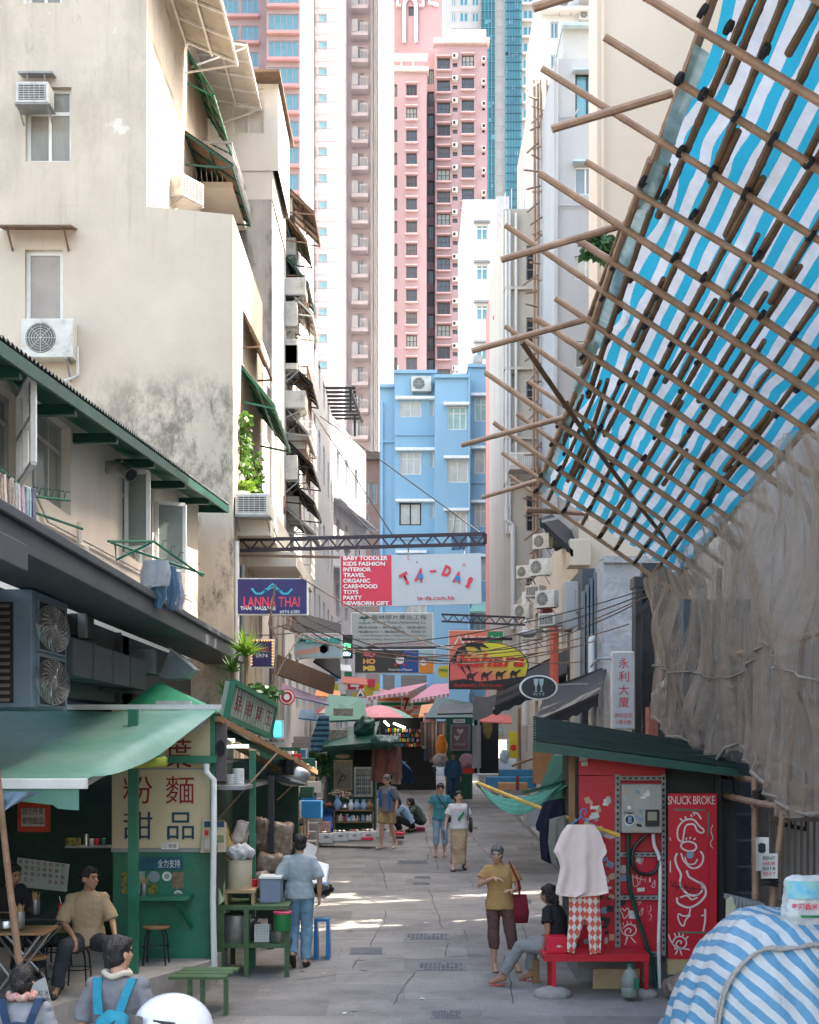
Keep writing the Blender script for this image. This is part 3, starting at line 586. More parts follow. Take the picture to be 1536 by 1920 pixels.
# pink tower right of centre
t = T('residential_tower', 'pink stepped tower with dark bay windows behind the blue building', 'tower', (X(820,185),185,gz(185)))
gk = dict(fm=M('dark_bronze_frame', (.07,.06,.06), rough=.5), gm=m_glassd, ft=.12)
cur = [M('curtained_glass_%d' % i, c, tuple(x*.6 for x in c), rough=.25, bump=.02, s=1.2) for i, c in enumerate([(.10,.10,.105), (.05,.05,.055), (.14,.135,.13), (.3,.33,.31)])]
def rg(p=.5): return m_glassd if random.random() > p else random.choice(cur)
W1 = [(762, 158+42.7*k, 782, 181+42.7*k, dict(nx=3, ny=2, gm=rg())) for k in range(14)]+[(737, 158+42.7*k, 745, 181+42.7*k, dict(nx=2, gm=rg())) for k in range(14)]
block(t, 730, 800, 128, 1350, 182, 14, m_pinkC, W1, wk=gk, dep=.4)
W2 = [(820, 108+41.7*k, 844, 131+41.7*k, dict(nx=3, ny=2, gm=rg())) for k in range(15)]+[(866, 103+41.7*k, 889, 126+41.7*k, dict(nx=3, ny=2, gm=rg())) for k in range(15)]+[(849, 118+41.7*k, 858, 126+41.7*k, dict(nx=1)) for k in range(15)]+[(904.5, 116+41.7*k, 909, 124+41.7*k, dict(nx=1)) for k in range(15)]
block(t, 816, 914, 76, 1350, 186, 16, m_pinkC, W2, wk=gk, dep=.4)
W3 = [(802, 130+41.7*k, 814, 158+41.7*k, dict(nx=3, gm=rg())) for k in range(15)]
block(t, 798, 818, 90, 1350, 189, 12, m_pinkC, W3, wk=gk, dep=.4)
block(t, 738, 830, -200, 1350, 194, 12, m_pinkC, [(766, 12, 779, 30, dict(nx=2))], wk=gk, dep=.4)
each(t, 'window_ledge', M('pink_ledge', (.54,.37,.38), rough=.8), [(X(a,Y),X(b,Y),Y-e,Y-.002,Z(y+z1,Y),Z(y+z0,Y)) for k in range(14) for a, b, Y, y in ((760,784,182,156+42.7*k),(818,846,186,106+41.7*k),(864,891,186,101+41.7*k)) for z0, z1, e in ((26.5,29,.5),(-1,1,.4))])
for k in range(15):
    for a in (848,903): 
        mb = MB(); y = (104 if a == 848 else 110)+41.7*k; mb.bx(X(a,186),X(a+10 if a == 848 else a+7,186),185.3,185.99,Z(y+9,186),Z(y,186)); mb.c = 1; mb.bx(X(a+1.5,186),X(a+6,186),185.28,185.3,Z(y+7.5,186),Z(y+2,186)); mb.build('air_conditioner_casing', [m_acgrey, m_dark], t)
mb = MB(); mb.bx(X(728,182),X(804,182),181.5,183,Z(136,182),Z(127,182)); mb.bx(X(813,186),X(918,186),185.4,187,Z(84,186),Z(74,186)); mb.build('cornice', M('stained_ledge', (.5,.42,.4), (.35,.3,.28), dirt=.4, s=1), t)
mb = MB()
for a, b in ((730,748),(752,770),(774,795)): mb.bx(X(a,183),X(a+1.5,183),183.2,183.6,Z(128,183),Z(106,183))
mb.bx(X(730,183),X(802,183),183,184,Z(108,183),Z(100,183)); mb.build('roof_frame', m_pale, t)
mb = MB(); Y = 193.6; pts = [(758,80),(758,20)]+[(769+11*math.cos(a), 10-14*math.sin(a)) for a in [math.pi*k/10 for k in range(10,-1,-1)]]+[(780,20),(780,80)]
mb.tube([P(a,b,Y) for a,b in pts], .25, 6); mb.build('arch_moulding', m_whiter, t)
for pts in ([(738,-5),(745,-5),(745,10),(752,10)], [(786,10),(794,10),(794,-5),(805,-5),(805,4),(822,10)]): mb = MB(); mb.tube([P(a,b,Y) for a,b in pts], .22, 4); mb.build('parapet_moulding', m_whiter, t)
mb = MB(); mb.bx(X(836,188),X(912,188),188,188.1,Z(76,188),Z(55,188)); mb.build('roof_screen', M('hazy_glass', (.45,.5,.5), rough=.2), t)
# teal towers
m_teal = M('teal_curtain_wall', (.015,.15,.19), (.03,.25,.30), s=.12, rough=.12, bump=.02, spec=.8)
m_teald = M('deep_teal_curtain_wall', (.006,.06,.08), (.01,.10,.12), s=.12, rough=.15, bump=.02, spec=.7)
m_greige = M('greige_tiles', (.5,.48,.45), (.42,.4,.38), s=.2, rough=.7)
t = T('residential_tower', 'tall greige tower with teal glass strips, farthest at the top', 'tower', (X(930,260),260,gz(260)))
gt = dict(fm=m_greige, gm=m_teal, ft=.25)
block(t, 838, 903, -200, 1300, 258, 20, m_greige, [(a, y, a+b, y+20, dict(nx=2)) for y in [-29,-8+0,22,53,84,115] for a, b in ((846,10),(861,18),(884,15))], wk=gt)
block(t, 928, 948, -200, 1300, 258, 20, m_greige, [(a, y, a+5, y+16, dict(nx=1, gm=m_teald)) for y in range(-12, 700, 31) for a in (931, 938)], wk=gt)
block(t, 978, 1035, -200, 1300, 258, 20, m_greige, [(a, y, a+b, y+19, dict(nx=2)) for y in range(-14, 700, 31) for a, b in ((980,20),(1004,10),(1018,12))], wk=gt)
for a, b, mt, nm in ((903,928,m_teald,'curtain_wall'), (948,978,m_teal,'curtain_wall')):
    mb = MB(); mb.bx(X(a,257),X(b,257),257,275,gz(250),Z(-200,257)); mb.c = 1
    for y in range(-60, 800, 16): mb.bx(X(a,257),X(b,257),256.85,256.998,Z(y+1.1,257),Z(y,257))
    for k in range(1, 6 if a > 940 else 4): x = X(a+(b-a)*k/(6 if a > 940 else 4),257); mb.bx(x-.08,x+.08,256.8,256.84,gz(250),Z(-200,257))
    mb.c = 2
    for k in range(26): y = random.choice(range(-28, 700, 31)); x = a+random.choice([1,6,12,17]); mb.bx(X(x,257),X(min(b,x+rnd(4,9)),257),256.9,256.999,Z(y+rnd(8,15),257),Z(y+2,257))
    mb.build(nm, [mt, m_teald if a > 940 else m_teal, m_glassb], t)
each(t, 'window_ledge', m_pale, [(X(a,257.5),X(b,257.5),257.3,257.99,Z(y+20,257.5),Z(y+17.5,257.5)) for y in range(-12, 600, 31) for a, b in ((979,1002),(1003,1016))])
# ---------------- blue building closing the street
m_blue = M('sky_blue_paint', (.235,.39,.50), (.21,.355,.46), s=.6, rough=.8, bump=.03, dirt=.15, ds=.7, dc=(.1,.22,.35), streak=3)
m_hood = M('white_hood', (.8,.8,.78), rough=.7)
t = T('apartment_building', 'sky blue apartment block with white window hoods at the end of the street', 'building', (X(820,80),80,gz(80)))
gw = dict(fm=m_whiter, gm=m_glass, ft=.07)
pale = M('lace_curtain_glass', (.48,.47,.43), (.35,.35,.32), rough=.25, bump=.02, s=2); teal_c = M('teal_curtain_glass', (.28,.45,.4), (.2,.33,.3), rough=.25, s=3)
block(t, 712, 741, 720, 1400, 80.6, 8, m_blue)
block(t, 740, 820, 698, 1400, 80, 8, m_blue, [(750,752,790,782,dict(nx=2,gm=pale)),(750,848,790,890,dict(nx=3,tr=.3,gm=pale)),(749,943,790,985,dict(nx=2,fm=m_dark,gm=pale)),(807,752,814,780,dict(nx=1)),(807,846,814,876,dict(nx=1)),(807,943,814,972,dict(nx=1)),(760,1040,800,1075,dict(nx=3)),(760,1128,800,1155,dict(nx=3,gm=pale))], wk=gw)
block(t, 816, 880, 703, 1400, 78.4, 9.6, m_blue, [(839,762,875,806,dict(nx=3,tr=.3,gm=teal_c)),(839,862,878,905,dict(nx=2,gm=pale)),(839,960,876,1003,dict(nx=3,tr=.3,gm=pale)),(842,1060,876,1100,dict(nx=3,tr=.3,gm=pale)),(846,1180,878,1220,dict(nx=3,gm=pale))], wk=gw)
block(t, 879, 934, 684, 1400, 79.3, 8.7, m_blue, [(890,745,926,790,dict(nx=3,tr=.3,gm=teal_c)),(890,844,927,888,dict(nx=2,gm=pale)),(890,945,926,988,dict(nx=3,tr=.3,gm=pale)),(902,1048,930,1090,dict(nx=3,tr=.3,gm=pale)),(890,1150,925,1190,dict(nx=3,gm=teal_c))], wk=gw)
for a, b, y, Y in ((742,816,745,80),(742,816,841,80),(742,816,937,80),(742,800,1033,80),(832,880,756,78.4),(832,880,856,78.4),(832,880,954,78.4),(883,930,739,79.3),(883,930,838,79.3),(883,930,939,79.3),(742,800,1120,80),(883,932,1040,79.3)):
    mb = MB(); mb.bx(X(a,Y),X(b,Y),Y-.35,Y-.002,Z(y+5,Y),Z(y,Y)); mb.build('window_hood', m_hood, t)
mb = MB()
for px, a, b, Y in ((717,755,1300,80.5),(880.5,700,1300,78.3)): mb.cyl(P(px,a,Y),P(px,b,Y),.07,n=8)
for py, a, b, Y in ((815,742,815,79.95),(905,882,930,79.25),(1005,882,930,79.25),(1010,742,815,79.95),(828,712,740,80.5)): mb.frame(P(a,py,Y),P(b,py,Y),.05)
mb.build('pipework', m_blue, t)
mb = MB(); mb.bx(X(711,80),X(741,80),80.3,89,Z(723,80),Z(717,80)); mb.bx(X(738,80),X(820,80),79.8,88.5,Z(701,80),Z(695,80)); mb.bx(X(814,78),X(881,78),78.2,88,Z(706,78),Z(700,78)); mb.bx(X(878,79),X(936,79),79.1,88.2,Z(687,79),Z(681,79)); mb.build('parapet', m_blue, t)
for a, b in ((742,52),): pass
mb = MB()
for px in (745, 853, 863, 870): mb.bx(X(px,80),X(px+2,80),80.5,80.7,Z(700,80),Z(680,80))
mb.bx(X(850,80),X(878,80),81,81.2,Z(700,80),Z(690,80)); mb.build('roof_post', m_hood, t)
ac('c', (X(790,80),79.95,Z(737,80)), 0, 'white air conditioner high on the blue building above its top left window', 1.4)
ac('c', (X(712,80),79.7,Z(1230,80)), 0, 'air conditioner low on the blue building', 1.2)
# white building with angled side, left centre
t = T('apartment_building', 'old white building with a dark pergola on its roof, left of the blue block', 'building', (-3.6,60,gz(60)))
m_wl = M('weathered_white', (.62,.65,.68), (.5,.53,.57), s=.8, rough=.9, dirt=.45, ds=.7, dc=(.22,.23,.25), dt=.52, streak=3)
uA = V((.156,1,0)).normalized(); oA = V((-3.5,60,gz(60))); HT = 17.6-gz(60)
ZA = lambda n: 17.6-n
hs = []; 
for fz in (15.0, 12.0, 9.2, 6.2, 3.4):
    for s_ in (.25, 2.0, 3.9, 6.2): hs.append((s_, fz-oA.z-.1, s_+.75, fz-oA.z+1.35))
mb = MB(); mb.wall(oA, uA, UZ, 9.0, HT, hs, .2)
x0 = X(560,60); mb.wall((x0,60,oA.z), UX, UZ, oA.x-x0, HT, [(.5,13.0-1.9+2,1.25,15.1-1.9+1),(.5,9.6,1.25,11),(.5,6.3,1.25,7.8)], .2)
e = oA+uA*9; mb.add([(x0,60,17.6),(oA.x,60,17.6),(e.x,e.y,17.6),(x0,e.y,17.6),(e.x,e.y,oA.z),(x0,e.y,oA.z),(x0,60,oA.z)], [(0,1,2,3),(2,4,5,3),(0,3,5,6)]); mb.build('wall', m_wl, t)
ang = -math.atan2(.156,1)
for a, b, c, d in hs: win(t, oA+uA*(a+c)/2+V((-.1,0,(b+d)/2)), c-a, d-b, nx=2, rz=rad(90)+ang, fm=m_whiter, gm=random.choice([m_glass, m_glassd, pale]), ft=.05)
for zz in (14.9,10.5,7.2): win(t, (x0+.87,60.1,zz-.4), .75, 1.4, nx=2, fm=m_whiter, gm=m_glassd)
mb = MB()
for fz in (13.9, 11.0): mb.qb(oA+uA*0+V((.6,0,fz-oA.z)), oA+uA*9+V((.6,0,fz-oA.z)), oA+uA*9+V((0,0,fz-oA.z+.12)), oA+V((0,0,fz-oA.z+.12)), .08)
mb.build('canopy', m_wl, t); mb = MB()
for k in range(9): mb.frame((x0+.4, 60.3+k*.7, 18.6), (-2.3, 60.3+k*.7, 18.6), .05)
for x in (x0+.5, -2.5): mb.frame((x,60.2,18.5),(x+ .3,66,18.5),.06); mb.frame((x,60.4,17.6),(x,60.4,18.5),.05); mb.frame((x,65,17.6),(x,65,18.5),.05)
mb.build('pergola', m_dark, t)
for i, (px, py) in enumerate(((578,800),(584,975),(640,1000),(652,1005))): ac('c', (X(px,60) if px < 600 else -3.0, 59.9 if px < 600 else 62+i, Z(py,60)), 0 if px < 600 else rad(90), ['air conditioner at the roof edge of the old white building','air conditioner on the corner of the old white building, lower down','air conditioner on the side of the old white building, nearer','air conditioner on the side of the old white building, farther'][i], 1.0)
# brown building
m_brown = M('brown_render', (.34,.2,.16), (.26,.15,.12), s=.8, rough=.9, dirt=.3)
t = T('apartment_building', 'narrow brown building squeezed between the white and the blue ones', 'building', (X(696,86),86,gz(86)))
block(t, 660, 716, 862, 1400, 86, 8, m_brown, [(679,905,692,945,dict(nx=2)),(697,905,707,945,dict(nx=2)),(679,965,692,1000,dict(nx=2)),(697,1030,707,1065,dict(nx=2))], wk=dict(fm=m_grey, gm=m_glassd, ft=.08))
mb = MB(); mb.bx(X(655,86),X(718,86),85.4,94,Z(864,86),Z(850,86)); mb.build('roof_edge', m_rust, t)
# ---------------- right side, far
t = T('apartment_building', 'plain white building with three narrow hooded windows right of the pink tower', 'building', (X(900,100),100,gz(100)))
block(t, 868, 932, 374, 1380, 100, 10, m_whiter, [(893,421+75*k,915,450+75*k,dict(nx=2,tr=.25)) for k in range(7)], wk=dict(fm=m_whiter, gm=m_glassb, ft=.09))
block(t, 931, 955, 368, 1380, 102, 10, M('blue_grey_render', (.36,.36,.4), rough=.9), [(936,418+75*k,940,448+75*k,dict(nx=1)) for k in range(5)])
each(t, 'window_hood', m_grey, [(X(889,100),X(919,100),99.6,99.998,Z(419+75*k,100),Z(416+75*k,100)) for k in range(7)])
mb = MB(); mb.bx(X(889,99),X(905,99),99,99.9,Z(678,99),Z(666,99)); mb.build('ledge', m_grey, t)
m_coral = M('coral_render', (.62,.25,.22), (.55,.22,.2), s=.8, rough=.85, dirt=.2)
t = T('apartment_building', 'coral red narrow house front behind the cream building', 'building', (X(936,58),58,gz(58)))
block(t, 926, 948, 510, 1385, 58, 6, m_coral, [(930,520+100*k,938,560+100*k,dict(nx=1,ny=2)) for k in range(8)], wk=dict(fm=m_coral, gm=m_glassd, ft=.05))
mb = MB()
for k in range(1): mb.bx(X(924,57.9),X(949,57.9),57.7,57.99,Z(600+100*k,58),Z(596+100*k,58))
mb.cyl(P(929,520,57.8),P(929,1000,57.8),.06,n=6); mb.build('moulding', m_coral, t)
mb = MB(); mb.bx(5.4,9,64,79,gz(64),24); mb.build('hidden_shade_wing', m_grey, t)  # out-of-sight block added to keep the sun off the old white building
t = T('apartment_building', 'cream rendered building wrapped with thin bamboo sticks on the right', 'building', (X(980,52),52,gz(52)))
m_cb = M('sunny_cream_render', (.5,.45,.39), (.43,.385,.33), s=.8, rough=.9, dirt=.25, ds=.8, dc=(.4,.36,.32), streak=3)
block(t, 944, 1046, 392, 1385, 52, 9, m_cb, [(987,y,1004,y+h,dict(nx=1,ny=3,gm=m_glassd)) for y, h in ((460,65),(595,52),(715,42),(930,66),(1060,50))]+[(955,700,966,735,dict(nx=1)),(1020,720,1034,760,dict(nx=1))], wk=dict(fm=m_grey, gm=m_glassd, ft=.05), dep=.25)
block(t, 1000, 1040, 150, 395, 53, 8, m_cb, [(1012,230,1020,270,dict(nx=1))], wk=dict(fm=m_grey, gm=m_glassd, ft=.05))
each(t, 'string_course', m_cb, [(X(944,52),X(1040,52),51.8,51.99,Z(y+5,52),Z(y,52)) for y in (540, 690, 820, 905)])
each(t, 'balcony', m_cb, [(X(953,51.5),X(1008,51.5),50.9,51.78,Z(886,51.5),Z(878,51.5))])
mb = MB()
for px, a, b in ((950,395,1000),(956,395,1000),(968,400,900),(1012,700,1150)): mb.cyl(P(px,a,51.85),P(px,b,51.85),.055,n=8)
mb.tube([P(950,950,51.8),P(950,975,51.8),P(962,985,51.8),P(962,1180,51.8)], .09, 8); mb.build('drain_pipe', m_whiter, t)
r_ = MB(); 
for k in range(14): r_.frame(P(955+k*3.6,878,51),P(955+k*3.6,850,51),.015)
r_.frame(P(955,850,51),P(1005,850,51),.03); r_.build('balcony_railing', m_white, t)
each(t, 'roof_post', m_whiter, [(X(948+k*12,52),X(949.5+k*12,52),52.3,52.5,Z(392,52),Z(355-8*(k%2),52)) for k in range(4)])
# thin scaffold on it
t = T('bamboo_scaffold', 'thin bamboo scaffold climbing the cream building far up the right side', 'scaffold', (X(1010,50),50,gz(50)))
for px in (1001, 1008, 1016, 1026): mb = MB(); mb.tube([P(px+rnd(-2,2),150,50.6),P(px+2,430,50.6),P(px+rnd(-2,2),760,50.6),P(px-1,1130,50.6)], .045, 6); mb.build('pole', m_bamboo, t)
for k in range(34): 
    mb = MB(); y = 165+k*28; px = 1005+rnd(-4,4); mb.tube([P(px+rnd(3,10),y-rnd(6,14),50.4),P(px-rnd(10,22),y+rnd(4,16)*random.choice([-1,1]),49.6)], .035, 5); mb.build('stick', m_bamboo, t)
for k in range(12): 
    mb = MB(); y = 200+k*80; mb.tube([P(998,y,50.5),P(1030,y+rnd(-14,14),50.5)], .03, 5); mb.build('ledger', m_bamboo, t)
# grey white building and white one above
m_gw = M('light_grey_render', (.36,.36,.362), (.31,.31,.315), s=.8, rough=.9, dirt=.35, ds=.6, dc=(.33,.32,.31), streak=3)
t = T('apartment_building', 'light grey building with dark green framed windows behind the scaffold poles', 'building', (X(1080,46),46,gz(46)))
gg = dict(fm=m_whiter, gm=m_glass, ft=.06)
block(t, 1040, 1125, 110, 1385, 46, 10, m_gw, [(1079,138,1124,228,dict(nx=2,fm=m_dark,gm=m_glassb,ft=.05)),(1077,312,1120,365,dict(nx=2,gm=m_glass)),(1078,480,1120,525,dict(nx=2,gm=pale)),(1078,640,1120,690,dict(nx=2)),(1078,800,1120,850,dict(nx=2))], wk=gg)
block(t, 1055, 1125, 52, 111, 46.6, 9, M('bare_cement', (.42,.41,.39), (.36,.35,.33), s=1, dirt=.2), ())
mb = MB(); mb.bx(X(1053,46.6),X(1126,46.6),46.3,55.8,Z(55,46.6),Z(50,46.6)); mb.bx(X(1073,46),X(1124,46),45.75,45.998,Z(137,46),Z(134,46)); mb.bx(X(1073,46),X(1124,46),45.75,45.998,Z(308,46),Z(304,46)); mb.build('window_hood', M('pale_blue_hood', (.4,.5,.55)), t)
mb = MB(); mb.tube([P(1044,110,45.9),P(1044,1000,45.9)], .05, 8); mb.tube([P(1050,220,45.9),P(1076,218,45.9),P(1084,205,45.9)], .03, 6); mb.tube([P(1047,390,45.9),P(1047,385,45.9),P(1120,385,45.9)], .03, 6); mb.build('drain_pipe', m_gw, t)
t = T('apartment_building', 'white building with blue window frames at the very top behind the grey one', 'building', (X(1070,75),75,gz(75)))
block(t, 1015, 1130, -60, 1380, 75, 10, m_whiter, [(1032,40,1047,72,dict(nx=2)),(1032,102,1047,130,dict(nx=2)),(1098,10,1120,38,dict(nx=2))], wk=dict(fm=M('pale_blue_frame', (.4,.52,.58)), gm=m_glass, ft=.07))
mb = MB(); mb.bx(X(1012,75),X(1130,75),74.4,74.998,Z(28,75),Z(22,75)); mb.bx(X(1085,75),X(1130,75),73.8,74.998,Z(6,75),Z(-3,75)); mb.build('ledge', m_whiter, t)
ac('c', (X(1059,75),74.9,Z(22,75)), 0, 'air conditioner on the white building at the very top', 1.0)
ac('c', (X(1096,75),74.9,Z(42,75)), 0, 'small air conditioner under the blue framed window at the very top', .8)
t = T('apartment_building', 'tall blank cream gable wall behind the striped tarpaulin', 'building', (X(1220,32),32,gz(32)))
block(t, 1120, 1620, -420, 1392, 32, 1.5, M('warm_cream_render', (.56,.48,.40), (.52,.445,.37), s=.5, rough=.9, bump=.04), ())
mb = MB(); mb.cyl(P(1131,-300,31.9),P(1131,1000,31.9),.035,n=8); mb.build('drain_pipe', M('warm_cream_render',(0,0,0)), t)
# ---------------- big stained cream building (left)
def stain_mat():
    m = M('stained_cream_render', (.54,.465,.38), (.46,.39,.315), s=.9, rough=.92, bump=.12, bs=14)
    n = m.node_tree; N = n.nodes; L = n.links; b = N['Principled BSDF']; src = b.inputs['Base Color'].links[0].from_socket
    ge = N.new('ShaderNodeNewGeometry'); sp = N.new('ShaderNodeSeparateXYZ'); L.new(ge.outputs['Position'], sp.inputs[0])
    def rng(sock, a, b_, c=0, d=1):
        r = N.new('ShaderNodeMapRange'); r.interpolation_type = 'SMOOTHSTEP'; r.inputs[1].default_value = a; r.inputs[2].default_value = b_; r.inputs[3].default_value = c; r.inputs[4].default_value = d; L.new(sock, r.inputs[0]); return r.outputs[0]
    def mul(a, b_, op='MULTIPLY'):
        k = N.new('ShaderNodeMath'); k.operation = op; k.use_clamp = True; L.new(a, k.inputs[0])
        if isinstance(b_, float): k.inputs[1].default_value = b_
        else: L.new(b_, k.inputs[1])
        return k.outputs[0]
    def noise(sc, st, lo, hi, det=9, ro=.7):
        mp = N.new('ShaderNodeMapping'); mp.inputs['Scale'].default_value = (1,1,st); L.new(ge.outputs['Position'], mp.inputs[0])
        q = N.new('ShaderNodeTexNoise'); q.inputs['Scale'].default_value = sc; q.inputs['Detail'].default_value = det; q.inputs['Roughness'].default_value = ro; L.new(mp.outputs[0], q.inputs['Vector']); return rng(q.outputs[0], lo, hi)
    def over(fac, col):
        nonlocal src
        k = N.new('ShaderNodeMix'); k.data_type = 'RGBA'; L.new(fac, k.inputs[0]); L.new(src, k.inputs[6]); k.inputs[7].default_value = (*col, 1); src = k.outputs[2]
    zl = rng(sp.outputs['Z'], 10.3, 9.3)                     # old weathered render low on the wall
    zu = rng(sp.outputs['Z'], 12.9, 13.3)                    # old render of the upper storeys
    a = mul(mul(zl, zu, 'ADD'), noise(1.1, .5, .42, .62), 'MULTIPLY'); over(mul(a, .55), (.36,.31,.25))
    xr = rng(sp.outputs['X'], -6.6, -4.4); g = mul(mul(zl, xr), noise(1.3, .55, .45, .62, 11, .78)); over(mul(g, .9), (.14,.12,.10))
    g2 = mul(mul(zl, rng(sp.outputs['X'], -5.2, -3.3)), noise(3.0, .35, .52, .66, 11, .8)); over(mul(g2, .85), (.06,.055,.05))
    g3 = mul(mul(zu, rng(sp.outputs['Z'], 14.5, 16.5)), noise(2.2, .6, .56, .70, 11, .8)); over(mul(g3, .75), (.1,.09,.08))
    over(mul(noise(7., .6, .70, .78), .5), (.12,.09,.07)); over(mul(mul(zu, noise(.9, 1., .62, .66)), .5), (.7,.67,.62))
    sk = mul(rng(sp.outputs['Z'], 11.5, 12.8), noise(5.0, .06, .5, .75)); over(mul(sk, .5), (.28,.23,.18))
    L.new(src, b.inputs['Base Color']); return m
m_stain = stain_mat()
t = T('apartment_building', 'tall cream building with peeling stained render, at the left above the green eave', 'building', (-6,25,gz(25)))
gn = dict(fm=m_white, gm=M('curtain_glass', (.30,.27,.22), (.18,.17,.14), rough=.15, bump=.02, s=3, streak=4), ft=.06, pane=True)
block(t, -420, 275, -420, 389, 25, 12, m_stain, [(48,163,134,303,dict(nx=2,tr=.32)),(50,-110,116,5,dict(nx=2))], wk=gn, dep=.22, z0=12.902)
x1 = X(437,25); mb = MB(); wh = [(X(47,25)+10, Z(602,25)-gz(25), X(118,25)+10, Z(468,25)-gz(25))]
mb.wall((-10,25,gz(25)), UX, UZ, 10+x1, 12.75-gz(25), wh, .2)
x2 = X(275,25); mb.add([(x2,25,12.9),(x1,25,12.75),(x1,30,12.75),(x2,30,12.9),(-10,25,12.75),(-10,25,12.9),(x1,30,gz(25)),(x1,25,gz(25)),(-10,30,12.8)], [(0,1,2,3),(4,1,0),(4,0,5),(1,7,6,2)])
mb.build('annex_wall', m_stain, t)
a, b, c, d = wh[0]; win(t, ((a+c)/2-10, 25.1, gz(25)+(b+d)/2), c-a, d-b, nx=1, fm=m_white, gm=M('cardboard_lined_glass', (.34,.28,.23), (.25,.21,.18), rough=.15, bump=.02, s=1.5), pane=True, ft=.07)
def canopy(t, a, b, z, y0, out, drop, mat, name='canopy'):
    mb = MB(); mb.qb((a,y0-out,z-drop), (b,y0-out,z-drop), (b,y0,z), (a,y0,z), .03)
    for x in (a+.15, b-.15): mb.frame((x,y0-out*.8,z-drop*.9-.03), (x,y0,z-.4), .015)
    return mb.build(name, mat, t)
canopy(t, X(8,25), X(145,25), Z(428,25), 25, .45, .1, m_rust); canopy(t, X(42,25), X(106,25), Z(143,25), 25, .3, .05, m_grey)
mb = MB(); mb.bx(x2-.3,x2-.0,24.97,24.998,12.9,18); 
# upper street face: lit by the sun, with windows and awnings
mb = MB(); X5 = X(275,25)
for z in (13.6, 16.0, 18.6):
    for y in (25.6, 26.9): win(t, (X5+.0, y+.5, z+.75), .9, 1.4, nx=2, rz=rad(90), fm=m_whiter, gm=m_glass, ft=.05)
ac('w', (X(72,25), 25.0, Z(212,25)), 0, 'old window air conditioner on the upper window of the stained cream building', .85)
ac('c', (X(98,25), 24.98, Z(680,25)), 0, 'beige split air conditioner just above the green eave', 1.12)
mb = MB(); mb.tube([P(145,650,24.9),P(146,705,24.9),P(120,715,24.8)], .03, 6); mb.build('drain_hose', m_acgrey, t)
# --- neighbours farther up the left side
m_mould = M('mouldy_grey_wall', (.36,.34,.31), (.22,.21,.19), s=1.6, rough=.95, dirt=.9, ds=1.5, dc=(.04,.04,.038), dt=.46, streak=3)
t = T('apartment_building', 'cream building with a roof terrace and black mould down its side, behind the stained one', 'building', (X(470,33),33,gz(33)))
block(t, 330, 522, 140, 320, 33, 3, m_cream2, [(435,165,495,250,dict(nx=2,gm=m_cream2,fm=m_whiter))], z0=Z(320,33)); block(t, 330, 512, 318, 376, 33.03, 3.4, m_cream2); block(t, 330, 510, 374, 1390, 33.0, 3.2, m_mould)
mb = MB(); mb.qb(P(400,335,31.4), P(440,340,31.4), P(528,345,33.3), P(520,140,33.3), .1)
mb = MB(); mb.bx(X(398,32.6),X(526,32.6),32.4,36.5,Z(142,32.6),Z(137,32.6)); mb.build('roof_slab', m_rust, t)
X6 = -3.2
t = T('apartment_building', 'sunlit tenement wall crowded with awnings along the left side of the street', 'building', (-4,36,gz(36)))
mb = MB(); hs = []
ZZ = [4.5+2.9*k for k in range(5)]
for z in ZZ:
    for y in (1.0, 3.4, 6.0, 8.6, 11.0, 13.5, 16.2, 19, 21.6): hs.append((y, z, y+1.0, z+1.4))
Y6 = 36.6; mb.wall((X6,Y6,gz(36)), (0,1,0), UZ, 23.4, 17-gz(36), [(a, b-gz(36), c, d-gz(36)) for a, b, c, d in hs], .2)
mb.add([(X6,Y6,gz(36)),(-8,Y6,gz(36)),(-8,Y6,17),(X6,Y6,17),(X6,60,17),(-8,60,17),(X6,60,1),(-8,60,1)], [(0,3,2,1),(3,4,5,2),(4,6,7,5)]); mb.build('wall', m_whiter, t)
for a, b, c, d in hs: win(t, (X6-.12, Y6+(a+c)/2, (b+d)/2), c-a, d-b, nx=2, rz=rad(90), fm=m_whiter, gm=random.choice([m_glass, m_glassd, m_glassd]), ft=.05)
t = T('apartment_building', 'near tenement front with green framed awnings and plants beside the stained wall', 'building', (-4,28,gz(28)))
mb = MB(); Xn = X(437,25)-.15; hs = [(y, z-gz(28), y+.9, z+1.3-gz(28)) for z in (7.6,10.4) for y in (.7,2.4)]
mb.wall((Xn,30.05,gz(28)), (0,1,0), UZ, 3, 11.5, hs, .15); mb.build('wall', m_cream2, t)
for a, b, c, d in hs: win(t, (Xn-.1, 30+(a+c)/2, gz(28)+(b+d)/2), c-a, d-b, nx=2, rz=rad(90), fm=m_whiter, gm=m_glassd)
